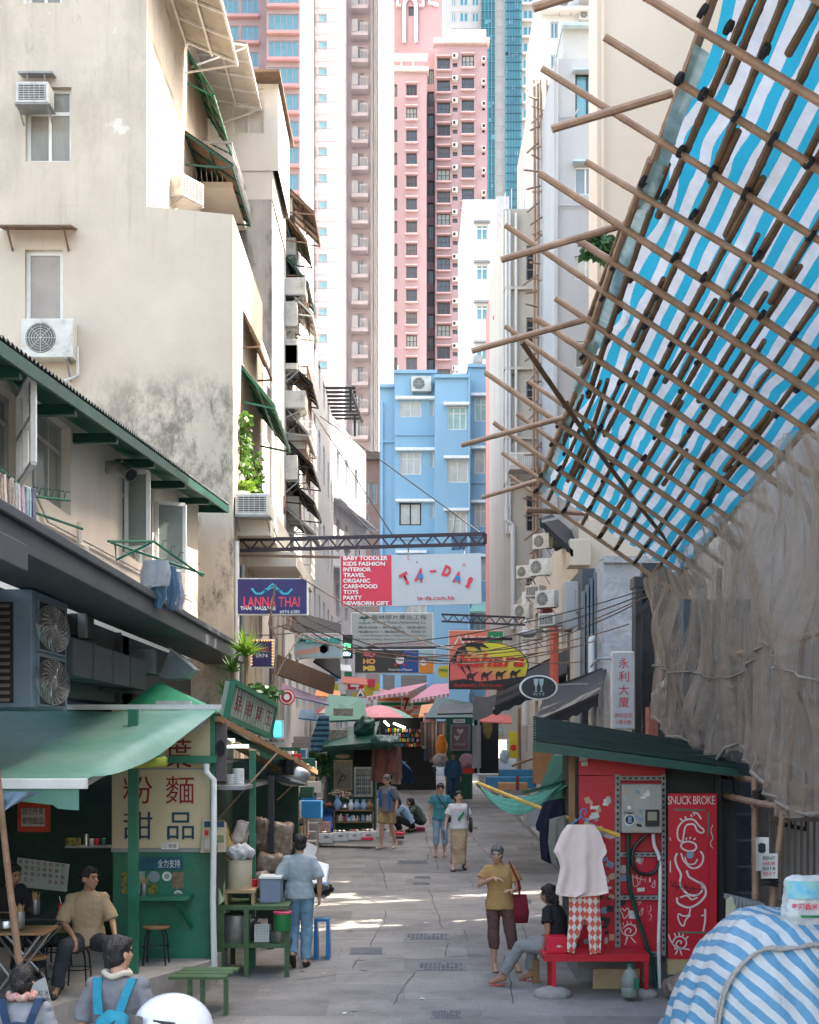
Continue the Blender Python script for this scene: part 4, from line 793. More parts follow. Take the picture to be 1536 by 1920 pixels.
# awnings: (px0,py0)-(px1,py1) described by wall depth range, height, reach
AWL = ['corrugated awning']
def awning(label, Y0, Y1, z, out, drop, xw, frm=None, sheet=None, n=5, dz=0, thick=.03):
    t = T('corrugated_awning', label, 'awning', (xw,(Y0+Y1)/2,z-drop), 'corrugated awnings on the left facades')
    mb = MB(); N_ = int((Y1-Y0)/.06)
    mb.grid(lambda u, v: (xw+out*v, Y0+(Y1-Y0)*u, z+dz*u-drop*v+.018*math.sin(u*(Y1-Y0)*42)), N_, 1); mb.grid(lambda u, v: (xw+out*v, Y0+(Y1-Y0)*u, z+dz*u-drop*v-thick*.5+.018*math.sin(u*(Y1-Y0)*42)), N_, 1)
    mb.build('sheet', sheet or m_corr, t, smooth=True)
    fm = frm or m_rust; mb = MB()
    for i in range(n): y = Y0+.05+(Y1-Y0-.1)*i/(n-1); q = dz*i/(n-1); mb.frame((xw,y,z+q-.05),(xw+out,y,z+q-drop-.05),.022)
    for v in (.02,.5,.98): mb.frame((xw+out*v,Y0,z-drop*v-.09),(xw+out*v,Y1,z+dz-drop*v-.09),.02)
    for i in (0, n-1): y = Y0+.05+(Y1-Y0-.1)*i/(n-1); q = dz*i/(n-1); mb.frame((xw,y,z+q-.7),(xw+out,y,z+q-drop-.08),.016)
    mb.build('frame', fm, t); return t
Xu = X(275,25)
awning('rusty white corrugated awning at the very top left over the street', 25.3, 29.3, Z(-22,27.3), 1.1, .45, Xu, m_white)
awning('green framed awning below the topmost awning on the sunlit wall', 29.6, 32.6, Z(150,31), .55, .9, Xu+.0, m_green)
awning('dark corrugated awning under the curved balcony', 29.2, 32.5, Z(310,31), 1.0, .7, Xu, m_dgreen, m_rust)
awning('cream flat canopy beside the curved balcony', 30, 33, Z(105,31), 1.2, .2, Xu, m_white, m_cream2)
awning('big green framed awning above the hanging plants', 26.2, 29.7, Z(702,27), .62, .75, X(437,25), m_green, dz=-.1, n=7)
awning('small rusty awning just above the big green framed one', 26.5, 29, Z(610,27.5), .3, .6, X(437,25), m_rust, m_rust)
k = 0
for lab, px, py, out, ln in [('brown awning highest in the dark column beside the salmon tower',520,345,.75,2.4),('brown rusty awning with a lattice frame below the highest one',520,398,.55,2.0),('green sheet awning half way down the dark column',524,478,.6,2.5),('pale slanted awning over a window air conditioner',522,535,.7,2.4),
        ('black lattice awning above the row of air conditioners',528,668,.7,2.4),('grey awning beside the green framed one',520,760,.6,3),('dark stacked awning low on the crowded wall',535,820,.7,3.4),('black awning above the blue purple sign',520,890,.75,3),('grey awning behind the roof truss',512,948,.8,2.6)]:
    Yw = X6*F/(px-768) if px > 531 else 36.7; Yw = max(Yw, 36.7)
    awning(lab, Yw, Yw+ln, Z(py,Yw), out, .7, X6, [m_rust, m_rust, m_dgreen, m_white, m_dark, m_grey, m_dark, m_dark, m_grey][k], [m_rust, m_rust, m_dgreen, m_corr, m_rust, m_corr, m_rust, m_blackf, m_corr][k]); k += 1
# curved balcony with belly railing
t = T('balcony', 'rounded balcony with belly shaped white railing on the sunlit wall', 'balcony', (Xu,30.5,Z(300,30)))
mb = MB(); zf = Z(310,29.5); mb.bx(Xu,Xu+1.35,28.6,32.4,zf-.15,zf); mb.build('floor', m_cream2, t)
mb = MB()
for i in range(26):
    y = 28.7+i*.14; mb.tube([(Xu+1.25,y,zf),(Xu+1.5,y,zf+.15),(Xu+1.52,y,zf+.35),(Xu+1.33,y,zf+.6),(Xu+1.28,y,zf+1.0)], .014, 4)
for i in range(7): x = Xu+.1+i*.18; mb.tube([(x,28.62,zf),(x,28.45,zf+.2),(x,28.55,zf+.6),(x,28.62,zf+1.0)], .014, 4)
mb.frame((Xu+1.28,28.6,zf+1.0),(Xu+1.28,32.4,zf+1.0),.03); mb.frame((Xu,28.62,zf+1.0),(Xu+1.28,28.62,zf+1.0),.03); mb.build('railing', m_grey, t)
t.scale = (.62,.8,.85); t.location.y = 32
ACL = [('w',X(338,27.5),27.9,'window air conditioner at the foot of the sunlit wall above the cream annex',385),('w',X(388,30),30,'window air conditioner near the top left beside the awnings',78)]
for kd, x, y, lab, py in ACL: ac(kd, (x-.2,y,Z(py,y)), rad(60), lab, 1.0)
i = 0
for px, py, kd in ((524,412,'w'),(530,485,'w'),(526,590,'w'),(528,650,'w'),(523,715,'c'),(530,745,'c'),(541,690,'c'),(532,795,'c'),(536,850,'w'),(545,905,'c'),(540,980,'c'),(549,620,'c'),(552,560,'w'),(556,700,'c'),(558,770,'w'),(534,1110,'c')):
    Yw = max(37, X6*F/(px-22-768)) if px > 540 else 37.4+i*.02
    words = ['highest','second highest','third highest','fourth highest','fifth','sixth','seventh','eighth','ninth','tenth','eleventh','twelfth','thirteenth','fourteenth','fifteenth','lowest']
    ac(kd, (X(px,Yw)-.15 if px < 532 else X6+.0, Yw, Z(py,Yw)), rad(90), 'air conditioner among the awnings of the crowded left wall, %s of those listed' % words[i] if 0 else 'air conditioner on the crowded left wall beside %s' % ['a rusty lattice','the green sheet awning','the pale slanted awning','a cream ledge','a black lattice awning','the lower black lattice','a dark window grid','the grey awning','the stacked dark awning','the sunlit white wall low down','the hanging truss end','the sunlit edge half way','the sunlit edge higher up','the sunlit edge above the truss','the sunlit corner near the white building','the massage signs'][i], 1.05, 'air conditioners on the crowded left wall'); i += 1
# window cages (drying racks) on the crowded wall
for k, (px, py) in enumerate(((536,560),(541,730),(538,870),(553,830),(548,1040),(556,940))):
    Yw = X6*F/(px-768); t = T('window_cage', 'metal window cage on the crowded left wall, %s' % ['uppermost by the slanted awning','above the stacked awnings','beside the black awning','on the sunlit edge','below the truss','just above the truss'][k], 'cage', (X6,Yw,Z(py,Yw)), 'window cages on the left wall'); mb = MB()
    z0, z1 = Z(py,Yw)-.5, Z(py,Yw)+.6; o = .5
    for j in range(6): z = z0+(z1-z0)*j/5; mb.frame((X6+o,Yw,z),(X6+o,Yw+1.5,z),.014); mb.frame((X6,Yw,z),(X6+o,Yw,z),.014)
    for j in range(7): y = Yw+1.5*j/6; mb.frame((X6+o,y,z0),(X6+o,y,z1),.012)
    mb.build('bars', random.choice([m_rust, m_white, m_dark]), t)
# balcony slab, plants and white ac beside the big green awning
t = T('balcony', 'concrete balcony box with potted creepers under the green framed awning', 'balcony', (X(437,25),26,Z(980,26)))
mb = MB(); mb.bx(X(437,25)+.004,X(437,25)+.6,25.6,29.8,Z(1010,26),Z(950,26)); mb.build('parapet', m_cream2, t); mb = MB(); mb.bx(X(437,25)+.002,X(437,25)+.95,27,31.5,Z(1062,27),Z(1035,27)); mb.build('ledge', m_cream2, t)
ac('w', (X(437,25)+.32,25.55,Z(972,25.5)), 0, 'slatted white air conditioner on the balcony box under the hanging plants', .9)
def leaves(mb, c, r, n, size, hang=0, out=None):
    for _ in range(n):
        d = V((rnd(-1,1), rnd(-1,1), rnd(-1,1)))
        while d.length > 1: d = V((rnd(-1,1), rnd(-1,1), rnd(-1,1)))
        p = V(c)+V((d.x*r[0], d.y*r[1], d.z*r[2])); s_ = size*rnd(.6,1.3); u = V((rnd(-1,1), rnd(-1,1), rnd(-.6,.3)-hang)).normalized(); w_ = u.orthogonal().normalized(); w_.rotate(Matrix.Rotation(rnd(0,6.28), 3, u)); 
        mb.add([p, p+u*s_*.5+w_*s_*.3, p+u*s_, p+u*s_*.5-w_*s_*.3], [(0,1,2,3)])
def vine(label, pts, r, n, size, mat):
    t = T('creeper', label, 'plant', pts[-1]); mb = MB()
    for p in pts: leaves(mb, p, r, n, size, .5)
    mb.build('leaves', mat, t); s_ = MB(); s_.tube([V(p) for p in pts], .02, 5); s_.build('stem', m_wood, t); return t
m_leafy = M('sunny_leaf', (.22,.34,.05), (.12,.25,.03), s=9, rough=.45, bump=.02, transl=.4)
vine('bright green creeper hanging under the green framed awning', [P(460,790,26),P(456,830,26),P(452,865,26)], (.17,.3,.22), 110, .12, m_leaf)
vine('darker creeper hanging behind the bright one', [P(470,860,27),P(474,890,27),P(472,920,27)], (.2,.35,.2), 120, .12, m_leaf)
t = T('potted_plant', 'bushy plant in a white pot on the balcony box', 'plant', P(452,938,25.9)); mb = MB(); leaves(mb, P(455,912,25.9), (.22,.2,.12), 160, .12); mb.build('leaves', m_leafy, t); mb = MB(); mb.lathe(P(452,945,25.9), [(.1,0),(.15,.2),(.16,.22)]); mb.build('pot', m_white, t)
t = T('plant', 'leafy branch growing from the wall behind the bamboo poles', 'plant', P(1120,480,31)); mb = MB(); leaves(mb, P(1122,455,30.9), (.36,.3,.28), 200, .26, .6); mb.build('leaves', m_leafd, t); mb = MB(); mb.tube([P(1140,490,31.6),P(1125,455,30.9),P(1105,450,30.8)], .02, 5); mb.build('stem', m_wood, t)

# ---------------- low building with the green eave
m_lb = M('low_building_render', (.66,.60,.53), (.58,.52,.45), s=1.5, rough=.9, bump=.08, dirt=.4, ds=1.6, dc=(.3,.25,.2), dt=.58, streak=3)
m_slate = M('slate_paint', (.055,.066,.08), (.04,.048,.058), s=2, rough=.6, bump=.05, dirt=.25, ds=3, dc=(.1,.1,.1))
t = T('shop_house', 'low cream building with a long dark green eave, left foreground', 'building', (-4.5,18,gz(18)))
XW = -3.6; Yp = lambda px, x=XW: x*F/(px-768)
o = V((XW,9.0,4.9)); hs = [(Yp(a)-9, z0-4.9, Yp(b)-9, z1-4.9) for a, b, z0, z1 in ((-60,37,5.75,6.6),(60,133,5.85,6.78),(230,286,5.85,7.0))]
mb = MB(); mb.wall(o, (0,1,0), UZ, 15.2, 3.2, hs, .14); mb.add([(XW,24.2,4.9),(-8,24.2,4.9),(-8,24.2,8.1),(XW,24.2,8.1)], [(0,1,2,3)])
for p in mb.v: p.z = min(p.z, 6.47+(p.y-10.77)*.0768+.05)
mb.build('wall', m_lb, t)
gwl = [m_glass, M('sheer_curtain_glass', (.30,.31,.27), (.2,.21,.19), rough=.1, bump=.02, s=2, streak=3), m_glass]
for i, (a, b, c, d) in enumerate(hs): win(t, (XW-.1, 9+(a+c)/2, 4.9+(b+d)/2), c-a, d-b, nx=3, tr=.3, rz=rad(90), fm=M('aluminium_frame', (.42,.42,.4), rough=.4, metal=.3), gm=gwl[i], ft=.045, pane=True)
ze = lambda Y: 6.47+(Y-10.77)*.0768
mb = MB(); 
mb.grid(lambda u, v: (-3.08-3.2*v, 8+16.4*u, ze(8+16.4*u)+.03+.3*v+.022*math.sin(u*16.4*50)), 400, 1); mb.build('roof', M('moss_grey_roof', (.10,.10,.09), (.06,.07,.06), rough=.9), t, smooth=True)
mb = MB(); mb.grid(lambda u, v: (-3.1-.52*v, 8+16.3*u, ze(8+16.3*u)-.03+.1*v+.01*math.sin(u*16.4*50)), 400, 1); mb.bx(-3.12,-3.09,8,24.35,0,.001) if 0 else None
mb.build('soffit', M('eave_green', (.012,.13,.085), (.008,.1,.065), rough=.5), t, smooth=True)
mb = MB(); mb.qb((-3.09,8,ze(8)-.11),(-3.09,24.4,ze(24.4)-.11),(-3.09,24.4,ze(24.4)),(-3.09,8,ze(8)),.03); mb.qb((-3.62,24.4,ze(24.4)-.1),(-3.62,24.4,ze(24.4)+.12),(-3.1,24.4,ze(24.4)),(-3.1,24.4,ze(24.4)-.11),.03); mb.build('fascia', m_dgreen, t)
for Y in (11.4, 13.3, 15.2, 17.4, 19.8, 22.2): mb = MB(); mb.bx(-3.6,-3.13,Y,Y+.09,ze(Y)-.16,ze(Y)-.06); mb.build('joist', m_dgreen, t)
for Y0, Y1, a in ((17.95,18.6,-70),(20.1,20.9,-35)):      # open casements
    s_ = math.sin(rad(a)); L0 = Y1-Y0; p = V((XW+.03,Y0 if a < -50 else Y0,5.9)); q = p+V((L0*.45,-.1 if a < -50 else .2,0)); f = MB(); g = MB()
    for A, B in ((p,q),(p+V((0,0,.95)),q+V((0,0,.95))),(p,p+V((0,0,.95))),(q,q+V((0,0,.95)))): f.frame(A,B,.025)
    fo = f.build('casement', m_whitep, t); g.qb(p,q,q+V((0,0,.95)),p+V((0,0,.95)),.006); g.build('casement_glass', M('reflecting_pane', (.26,.29,.27), (.16,.19,.18), rough=.1, bump=.02, s=2), t)
p = V((XW+.03,13.0,5.8)); q = p+V((.05,-1.0,0))+V((.35,0,0)); f = MB()
for A, B in ((p,q),(p+V((0,0,.8)),q+V((0,0,.8))),(p,p+V((0,0,.8))),(q,q+V((0,0,.8))),((p+q)/2,(p+q)/2+V((0,0,.8))),(p+V((0,0,.4)),q+V((0,0,.4)))): f.frame(A,B,.022)
f.build('casement', m_whitep, t)
mb = MB(); mb.cyl((XW,16.9,6.72),(XW+.2,16.85,6.7),.085,n=14); mb.cyl((XW+.2,16.85,6.7),(XW+.32,16.75,6.6),.09,n=14); mb.build('vent_pipe', m_steel, t, smooth='auto')
mb = MB(); mb.c = 0; mb.cyl((XW+.322,16.748,6.598),(XW+.324,16.746,6.596),.075,n=14); mb.build('vent_mouth', m_dark, t)
mb = MB(); mb.tube([(XW+.03,Yp(b,XW+.03),Z(c,Yp(b,XW+.03))) for b, c in ((66,925),(90,978),(170,1020),(262,1070),(365,1125))], .012, 6); mb.build('conduit', m_acgrey, t)
mb = MB(); Y = Yp(150,XW+.06); mb.tube([(XW+.06,Y,Z(980,Y)),(XW+.06,Y,Z(1020,Y)),(XW+.12,Y,Z(1025,Y)),(XW+.12,Y,Z(1062,Y))], .035, 8); mb.build('drain_pipe', m_lb, t)
# slate canopy over the ground floor
t = T('street_canopy', 'slate grey concrete canopy running above the food stall', 'canopy', (-3.4,17,4.85))
mb = MB(); mb.bx(-3.62,-2.9,8,25,4.86,5.06); mb.bx(-2.98,-2.86,8,25.1,5.06,5.14); mb.bx(-3.62,-2.84,8,10.6,4.70,4.9); mb.build('slab', m_slate, t, bevel=.01)
t = T('shop_wall', 'slate grey ground floor wall with ducts behind the food stall', 'wall', (-3.9,17,gz(17)))
mb = MB(); mb.bx(-4.1,-3.75,8,24.4,3.95,4.86); mb.bx(-8,-6,8,24.4,gz(8),4.86); mb.bx(-8,-3.75,18.6,19,gz(8),4.86); mb.bx(-3.85,-3.7,19,24.4,gz(8),3.95); mb.build('wall', m_slate, t); mb = MB(); mb.frame((-3.72,18.2,4.86),(-3.72,18.2,3.96),.03); mb.frame((-3.72,17.2,4.1),(-3.72,21,4.15),.025); mb.build('rail', m_slate, t)
t = T('air_duct', 'rectangular grey duct along the slate wall', 'duct', (-3.5,16,4.15)); mb = MB(); mb.bx(-3.74,-3.38,14.3,18.3,4.12,4.5); mb.build('duct', m_slate, t, bevel=.01)
for y in (15.2,16.2,17.2): mb = MB(); mb.bx(-3.745,-3.37,y,y+.03,4.115,4.51); mb.build('flange', m_slate, t)
t = T('exhaust_hood', 'grey sheet metal exhaust outlet angled up beside the slate wall', 'duct', (-3.2,19,4.3)); m_zinc = M('zinc', (.17,.2,.23), (.12,.14,.17), s=4, rough=.45, metal=.5)
mb = MB(); Y=19.0; mb.qb(P(268,1222,Y), P(268,1266,Y), P(300,1266,Y), P(300,1222,Y), -.5); mb.build('duct', m_zinc, t)
mb = MB(); mb.prism([P(298,1268,Y-.02), P(320,1216,Y-.02), P(365,1254,Y-.02), P(345,1270,Y-.02), P(325,1274,Y-.02), P(305,1272,Y-.02)], (0,.55,0)); mb.build('hood', m_zinc, t)
mb = MB(); mb.qb(P(318,1213,Y-.06), P(368,1255,Y-.06), P(368,1255,Y+.6), P(318,1213,Y+.6), .02); mb.build('rim', m_steel, t)
t = T('wall_unit', 'small louvred grey vent box on the slate wall', 'vent', P(148,1195,16)); mb = MB(); mb.bx(X(130,15.6),X(150,15.6),15.6,16.3,Z(1190,15.6),Z(1150,15.6)); mb.build('casing', m_slate, t); mb = MB(); mb.bx(X(146,15.5),X(161,15.5),15.5,15.595,Z(1196,15.5),Z(1149,15.5)); mb.build('grille', m_grey, t)
# chiller
t = T('chiller_unit', 'tall twin fan cooling unit with louvred side on the far left under the canopy', 'air conditioner', (-4.2,13.5,3.4))
m_chil = M('blue_grey_casing', (.13,.19,.24), (.1,.15,.19), s=3, rough=.5, dirt=.25, ds=4)
mb = MB(); mb.bx(-4.9,-3.45,13.0,14.35,3.76,4.84); mb.build('casing', m_chil, t, bevel=.01)
mb = MB(); mb.bx(-4.9,-3.62,12.96,12.998,3.8,4.72); mb.build('louvre_recess', m_dark, t)
for k in range(6,20): mb = MB(); mb.qb((-4.88,12.93,3.42+k*.066),(-3.64,12.93,3.42+k*.066),(-3.64,12.97,3.455+k*.066),(-4.88,12.97,3.455+k*.066),.008); mb.build('louvre', M('brown_louvre', (.22,.17,.15), rough=.6), t)
for zc in (4.02, 4.53):
    mb = MB(); mb.bx(-3.448,-3.43,13.15,14.2,zc-.24,zc+.24); f_ = mb.build('fan_guard', m_chil, t)
    mb = MB(); mb.bx(-3.431,-3.425,13.2,14.15,zc-.22,zc+.22); mb.build('guard_opening', m_dark, t); mb = MB()
    for r in range(3, 14): a_ = r*.033; mb.tube([(-3.42,13.675+1.5*a_*math.cos(q*math.pi/12),zc+a_*.5*math.sin(q*math.pi/12)) for q in range(25)], .004, 4, False)
    for q in range(22):
        an = q*2*math.pi/22; mb.tube([(-3.415,13.675+.5*s_*math.cos(an+s_*.9),zc+.21*s_*math.sin(an+s_*.9)) for s_ in (.15,.4,.7,1.0)], .006, 4, False)
    mb.ell((-3.41,13.675,zc),.02,.07,.07,10); mb.build('fan_grille', m_steel, t)
mb = MB(); mb.frame((-4.85,12.7,4.9),(-4.1,12.75,3.3),.04); mb.build('brace', m_slate, t)
# ---------------- right side: netted building, bamboo catch fan, striped tarpaulin
def bamboo(mb, a, b, r, taper=.8, n=8):
    a, b = V(a), V(b); L_ = (b-a).length; k = max(2, int(L_/.38)); pts = []; rs = []; q = (b-a).orthogonal().normalized()*L_*rnd(-.011,.011)
    for i in range(k+1):
        t = i/k; p = a.lerp(b, t)+q*math.sin(math.pi*t); rr = r*(1-(1-taper)*t); d = (b-a)/L_
        if 0 < i < k:
            for o_, e in ((-.03,1),(-.012,1.1),(0,.97),(.012,1.12),(.03,1)): pts.append(p+d*o_); rs.append(rr*e)
        else: pts.append(p); rs.append(rr)
    mb.tube(pts, rs, n)
def pole(t, a, b, r, mat=None, name='pole', taper=.8): m = MB(); bamboo(m, a, b, r, taper); return m.build(name, mat or m_bamboo, t, smooth='auto')
inn = lambda Y: V((3.87+(21-Y)*.011, Y, 5.76+(21-Y)*.115)); out_ = lambda Y: V((1.83+(21-Y)*.0105, Y, 7.2+(21-Y)*.104))
def FN(u, Y, h=0): p = inn(Y).lerp(out_(Y), u); return p+V((.57,0,.82))*h
m_wallr = M('grey_brown_wall', (.5,.46,.42), (.4,.36,.33), s=1.5, rough=.9, dirt=.3)
t = T('apartment_building', 'tall building hidden behind brown netting on the right', 'building', (6,15,gz(15)))
mb = MB(); mb.bx(4.7,12,3,23.4,gz(8),12); mb.build('wall', m_wallr, t)
for y in (11.5, 14.5, 17.5, 20.5): win(t, (4.68,y,3.2 if y > 12 else 2.5), 1.4, 1.6, nx=2, rz=rad(-90), fm=m_dark, gm=m_glassd)
mb = MB(); 
for a, b in ((2,24.4),(25.9,27.6),(29.2,30.6),(31.8,50)): mb.bx(8,8.4,a,b,gz(8),22)
mb.build('hidden_sun_blocker', m_wallr, t)  # unseen slotted wall added to shade the street and pass sun bands
for y in (25.1,28.4,31.2):  # unseen leaf clumps added in the gaps to dapple the sunlight
    tt = T('added_tree', 'unseen foliage added behind the netted building to dapple the sun, %s of the row up the street' % {25.1:'nearest',28.4:'middle',31.2:'farthest'}[y], 'added_tree', (8.6,y,gz(y))); mb = MB()
    for k in range(300): p = V((8.6+rnd(-.8,.8), y+rnd(-1,1), rnd(5,22))); u_ = V((rnd(-1,1),rnd(-1,1),rnd(-1,1))).normalized(); w_ = u_.orthogonal().normalized(); mb.add([p,p+u_*.3+w_*.2,p+u_*.6,p+u_*.3-w_*.2],[(0,1,2,3)])
    mb.build('crown', m_leafd, tt); mb = MB(); mb.tube([(8.6,y,gz(y)),(8.7,y,16),(8.5,y,20)],[.2,.13,.05],8); mb.build('trunk', m_wood, tt)

t = T('bamboo_catch_fan', 'inclined bamboo scaffold platform jutting over the street at the top right', 'scaffold', (4.2,15,5))
Ys = [21, 20.2, 19.5, 18.8, 18.05, 17.3, 16.5, 15.75, 15.0, 14.2, 13.5, 12.7, 11.9, 11.2, 10.4, 9.6, 8.8, 8.0]
ov = [.42,.62,.85,.55,1.1,.5,.95,.6,.45,1.15,.4,.9,.5,1.05,.6,.75,.3,.5]; U = [0,.13,.26,.40,.52,.65,.78,.90,.985]
lash = MB(); lash.tube([(.043*math.cos(a*math.pi/5), .001*a-.015, .043*math.sin(a*math.pi/5)) for a in range(31)], .011, 5); lo = lash.build('lashing', m_tie, org=(0,0,0)); LM = lo.data; bpy.data.objects.remove(lo)
for i, Y in enumerate(Ys):
    a = FN(-.14, Y+rnd(-.13,.13)); b = FN(1, Y+rnd(-.2,.2)); b = b+(b-a).normalized()*ov[i]*1.0; p = pole(t, a, b, .036*rnd(.85,1.15), taper=.85)
    for u in U:
        if random.random() < .72:
            o = bpy.data.objects.new('lashing', LM); C.objects.link(o); o.parent = p; q = FN(u, Y)-WM[t].translation; o.location = q; o.rotation_euler = ((b-a).normalized().to_track_quat('Y','Z').to_matrix() @ Matrix.Rotation(rnd(-.25,.25),3,'Z')).to_euler(); WM[o] = WM[t]
for j, u in enumerate(U):
    y = 21.25
    while y > 7:
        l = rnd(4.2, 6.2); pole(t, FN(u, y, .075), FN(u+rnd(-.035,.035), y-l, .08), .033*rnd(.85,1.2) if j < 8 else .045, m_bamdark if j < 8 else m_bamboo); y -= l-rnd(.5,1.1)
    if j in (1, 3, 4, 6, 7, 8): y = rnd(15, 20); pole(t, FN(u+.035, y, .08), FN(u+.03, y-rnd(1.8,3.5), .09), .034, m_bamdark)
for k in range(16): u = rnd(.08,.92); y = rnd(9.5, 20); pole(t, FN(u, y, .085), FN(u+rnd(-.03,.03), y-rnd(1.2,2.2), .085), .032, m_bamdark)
for (x1, y1), (x2, y2), Y in (((1035,242),(1222,186),10.7),((940,487),(1140,430),12.9),((885,658),(1085,603),14.9),((865,835),(1032,790),17.8),((903,933),(1002,903),20.8),((1000,15),(1262,-70),9.3)):
    pole(t, P(x2+(x2-x1)*.2,y2+(y2-y1)*.2,Y), P(x1,y1,Y), .035, taper=.9)
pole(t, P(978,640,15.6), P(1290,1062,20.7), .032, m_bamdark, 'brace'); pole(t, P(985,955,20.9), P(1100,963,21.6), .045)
pole(t, FN(1.0,12.5)+V((.6,0,1.2)), FN(.2,7.5)+V((.4,0,1.0)), .04)
t2 = T('striped_tarpaulin', 'blue and white striped tarpaulin stretched over the bamboo catch fan', 'tarpaulin', (3,15,6)); mb = MB()
def tf(u, v):
    Y = 21.05-14.5*v; w_ = .035*math.sin(v*31+u*5)*math.sin(u*9+v*4)+.02*mnoise.noise(V((u*6,v*22,0)))*2
    e = .025*math.sin(v*40)*(u > .9); return FN(.0+.965*u+e, Y, .17+w_)
mb.grid(tf, 40, 160)
for i, q in mb.uv.items(): mb.uv[i] = (q[0]+.012*mnoise.noise(V((q[0]*5,q[1]*14,0)))+.006*math.sin(q[1]*90)*(mnoise.noise(V((q[0]*4,q[1]*9,3)))>.15), q[1])
m_tarp = stripes('blue_white_tarp', (.60,.62,.65), (.015,.33,.48), 12.5, transl=.66, wrinkle=.5, ns=6)
mb.build('sheet', m_tarp, t2, smooth=True)
mb = MB(); mb.grid(lambda u, v: FN(.93+.05*u, 21-11*v, .04+.03*math.sin(v*60)), 4, 90); mb.build('loose_edge', M('torn_clear_plastic', (.4,.5,.5), (.2,.3,.3), transl=.5, rough=.3, s=6), t2, smooth=True)
# net
def net_mat(name, c, al):
    m = M(name, c, tuple(x*.75 for x in c), s=2.2, rough=.95, transl=.45, bump=.33, bs=7, bd=.12, streak=3); n = m.node_tree; N = n.nodes; L = n.links; out = N['Material Output']; sh = out.inputs[0].links[0].from_socket
    tr = N.new('ShaderNodeBsdfTransparent'); mx = N.new('ShaderNodeMixShader'); tc = N.new('ShaderNodeTexCoord'); mp = N.new('ShaderNodeMapping'); mp.inputs['Scale'].default_value = (1,2.2,.3); no = N.new('ShaderNodeTexNoise'); no.inputs['Scale'].default_value = 2.6; no.inputs['Detail'].default_value = 6
    L.new(tc.outputs['Object'], mp.inputs[0]); L.new(mp.outputs[0], no.inputs['Vector']); r = N.new('ShaderNodeMapRange'); r.inputs[1].default_value = .35; r.inputs[2].default_value = .65; r.inputs[3].default_value = al[0]; r.inputs[4].default_value = al[1]; L.new(no.outputs[0], r.inputs[0])
    L.new(r.outputs[0], mx.inputs[0]); L.new(tr.outputs[0], mx.inputs[1]); L.new(sh, mx.inputs[2]); L.new(mx.outputs[0], out.inputs[0]); return m
m_net = net_mat('brown_netting', (.50,.385,.31), (.32,.74))
def netf(off, amp, sd, top=.02, y0=21.2, y1=7.5, zb=None):
    def f(u, v):
        Y = y0+(y1-y0)*u; zt = inn(Y).z+top+.18*math.sin(Y*1.9+sd); b = 3.62-.09*(21-Y)+.16*math.sin(Y*1.3+sd)+.08*math.sin(Y*3.1); zt -= .045*(21-Y); z = b+(zt-b)*v
        f1 = .5*math.sin(Y*15+z*.8+2*math.sin(z*1.1+sd))+.3*math.sin(Y*27+z*1.5)+.6*math.sin(Y*5.2+math.sin(z*1.3+sd)*1.5+.6*z+sd); f2 = math.sin(Y*11.3+z*1.7+sd*2); g = mnoise.noise(V((Y*.9, z*.8, sd))); dg = max(0, math.sin(Y*1.1-z*1.6+sd))**4
        x = 3.80+off-amp*(.5*f1+.25*f2+.5*g)*(1.1-.55*v)-.22*(1-v)*max(0,math.sin(Y*1.0+sd))-.16*dg
        if v > .85: x -= (v-.85)*1.0
        return (x, Y+.1*f2*amp*4, z)
    return f
t = T('scaffold_netting', 'torn brown safety netting hanging below the striped tarpaulin', 'netting', (3.8,15,3.2))
mb = MB(); mb.grid(netf(0,.13,0), 420, 60); mb.build('net', m_net, t, smooth=True)
mb = MB(); mb.grid(netf(.22,.1,2.3,.1,21.2,12), 120, 40); mb.build('inner_net', net_mat('pale_netting', (.42,.37,.33), (.3,.6)), t, smooth=True)
mb = MB(); mb.tube([V(netf(0,.13,0)(u/60,.02*math.sin(u)+.015)) for u in range(61)], [.014+.014*math.sin(k*1.7)**2 for k in range(61)], 8); mb.tube([V(netf(-.03,.13,0)(u/60,.30+.12*abs(math.sin(u*.16)))) for u in range(2,44)], [.008+.008*math.sin(k*1.7)**2 for k in range(42)], 6); mb.build('rolled_hem', M('rolled_netting', (.3,.25,.21), (.16,.13,.11), s=8, rough=.95, bump=.4), t, smooth=True)
# standing scaffold behind the net
t = T('bamboo_scaffold', 'upright bamboo scaffold standing beside the red booth on the right', 'scaffold', (3.9,16,gz(16)))
for x, y, zt, dx, dy, r in ((3.9,16.0,5.4,.02,.1,.042),(4.05,13.9,6.2,.0,.1,.045),(3.98,20.5,5.8,0,0,.05),(3.5,14.3,5.0,.6,.3,.036),(3.96,12.4,6.4,0,0,.05),(4.0,18.3,5.7,0,.05,.05)): pole(t, (x,y,gz(y)), (x+dx,y+dy,zt), r)
for z, e in ((2.95,0),(2.82,.06),(4.5,.03)): pole(t, (3.95-e,21,z+.1), (3.9-e,10,z), .04)
for y, z in ((15.9,2.75),(14.1,2.9),(13.9,1.2),(16,1.0)): pole(t, (3.78,y-.2,z), (4.7,y+.1,z+.15), .034)
for x, y, z in ((3.93,15.98,2.8),(3.99,13.9,2.85),(3.62,14.3,2.0)):
    mb = MB(); mb.tube([(x+.08*math.cos(a), y+.08*math.sin(a), z+.006*a) for a in range(0,20)], .014, 5); mb.build('lashing', m_tie, t)
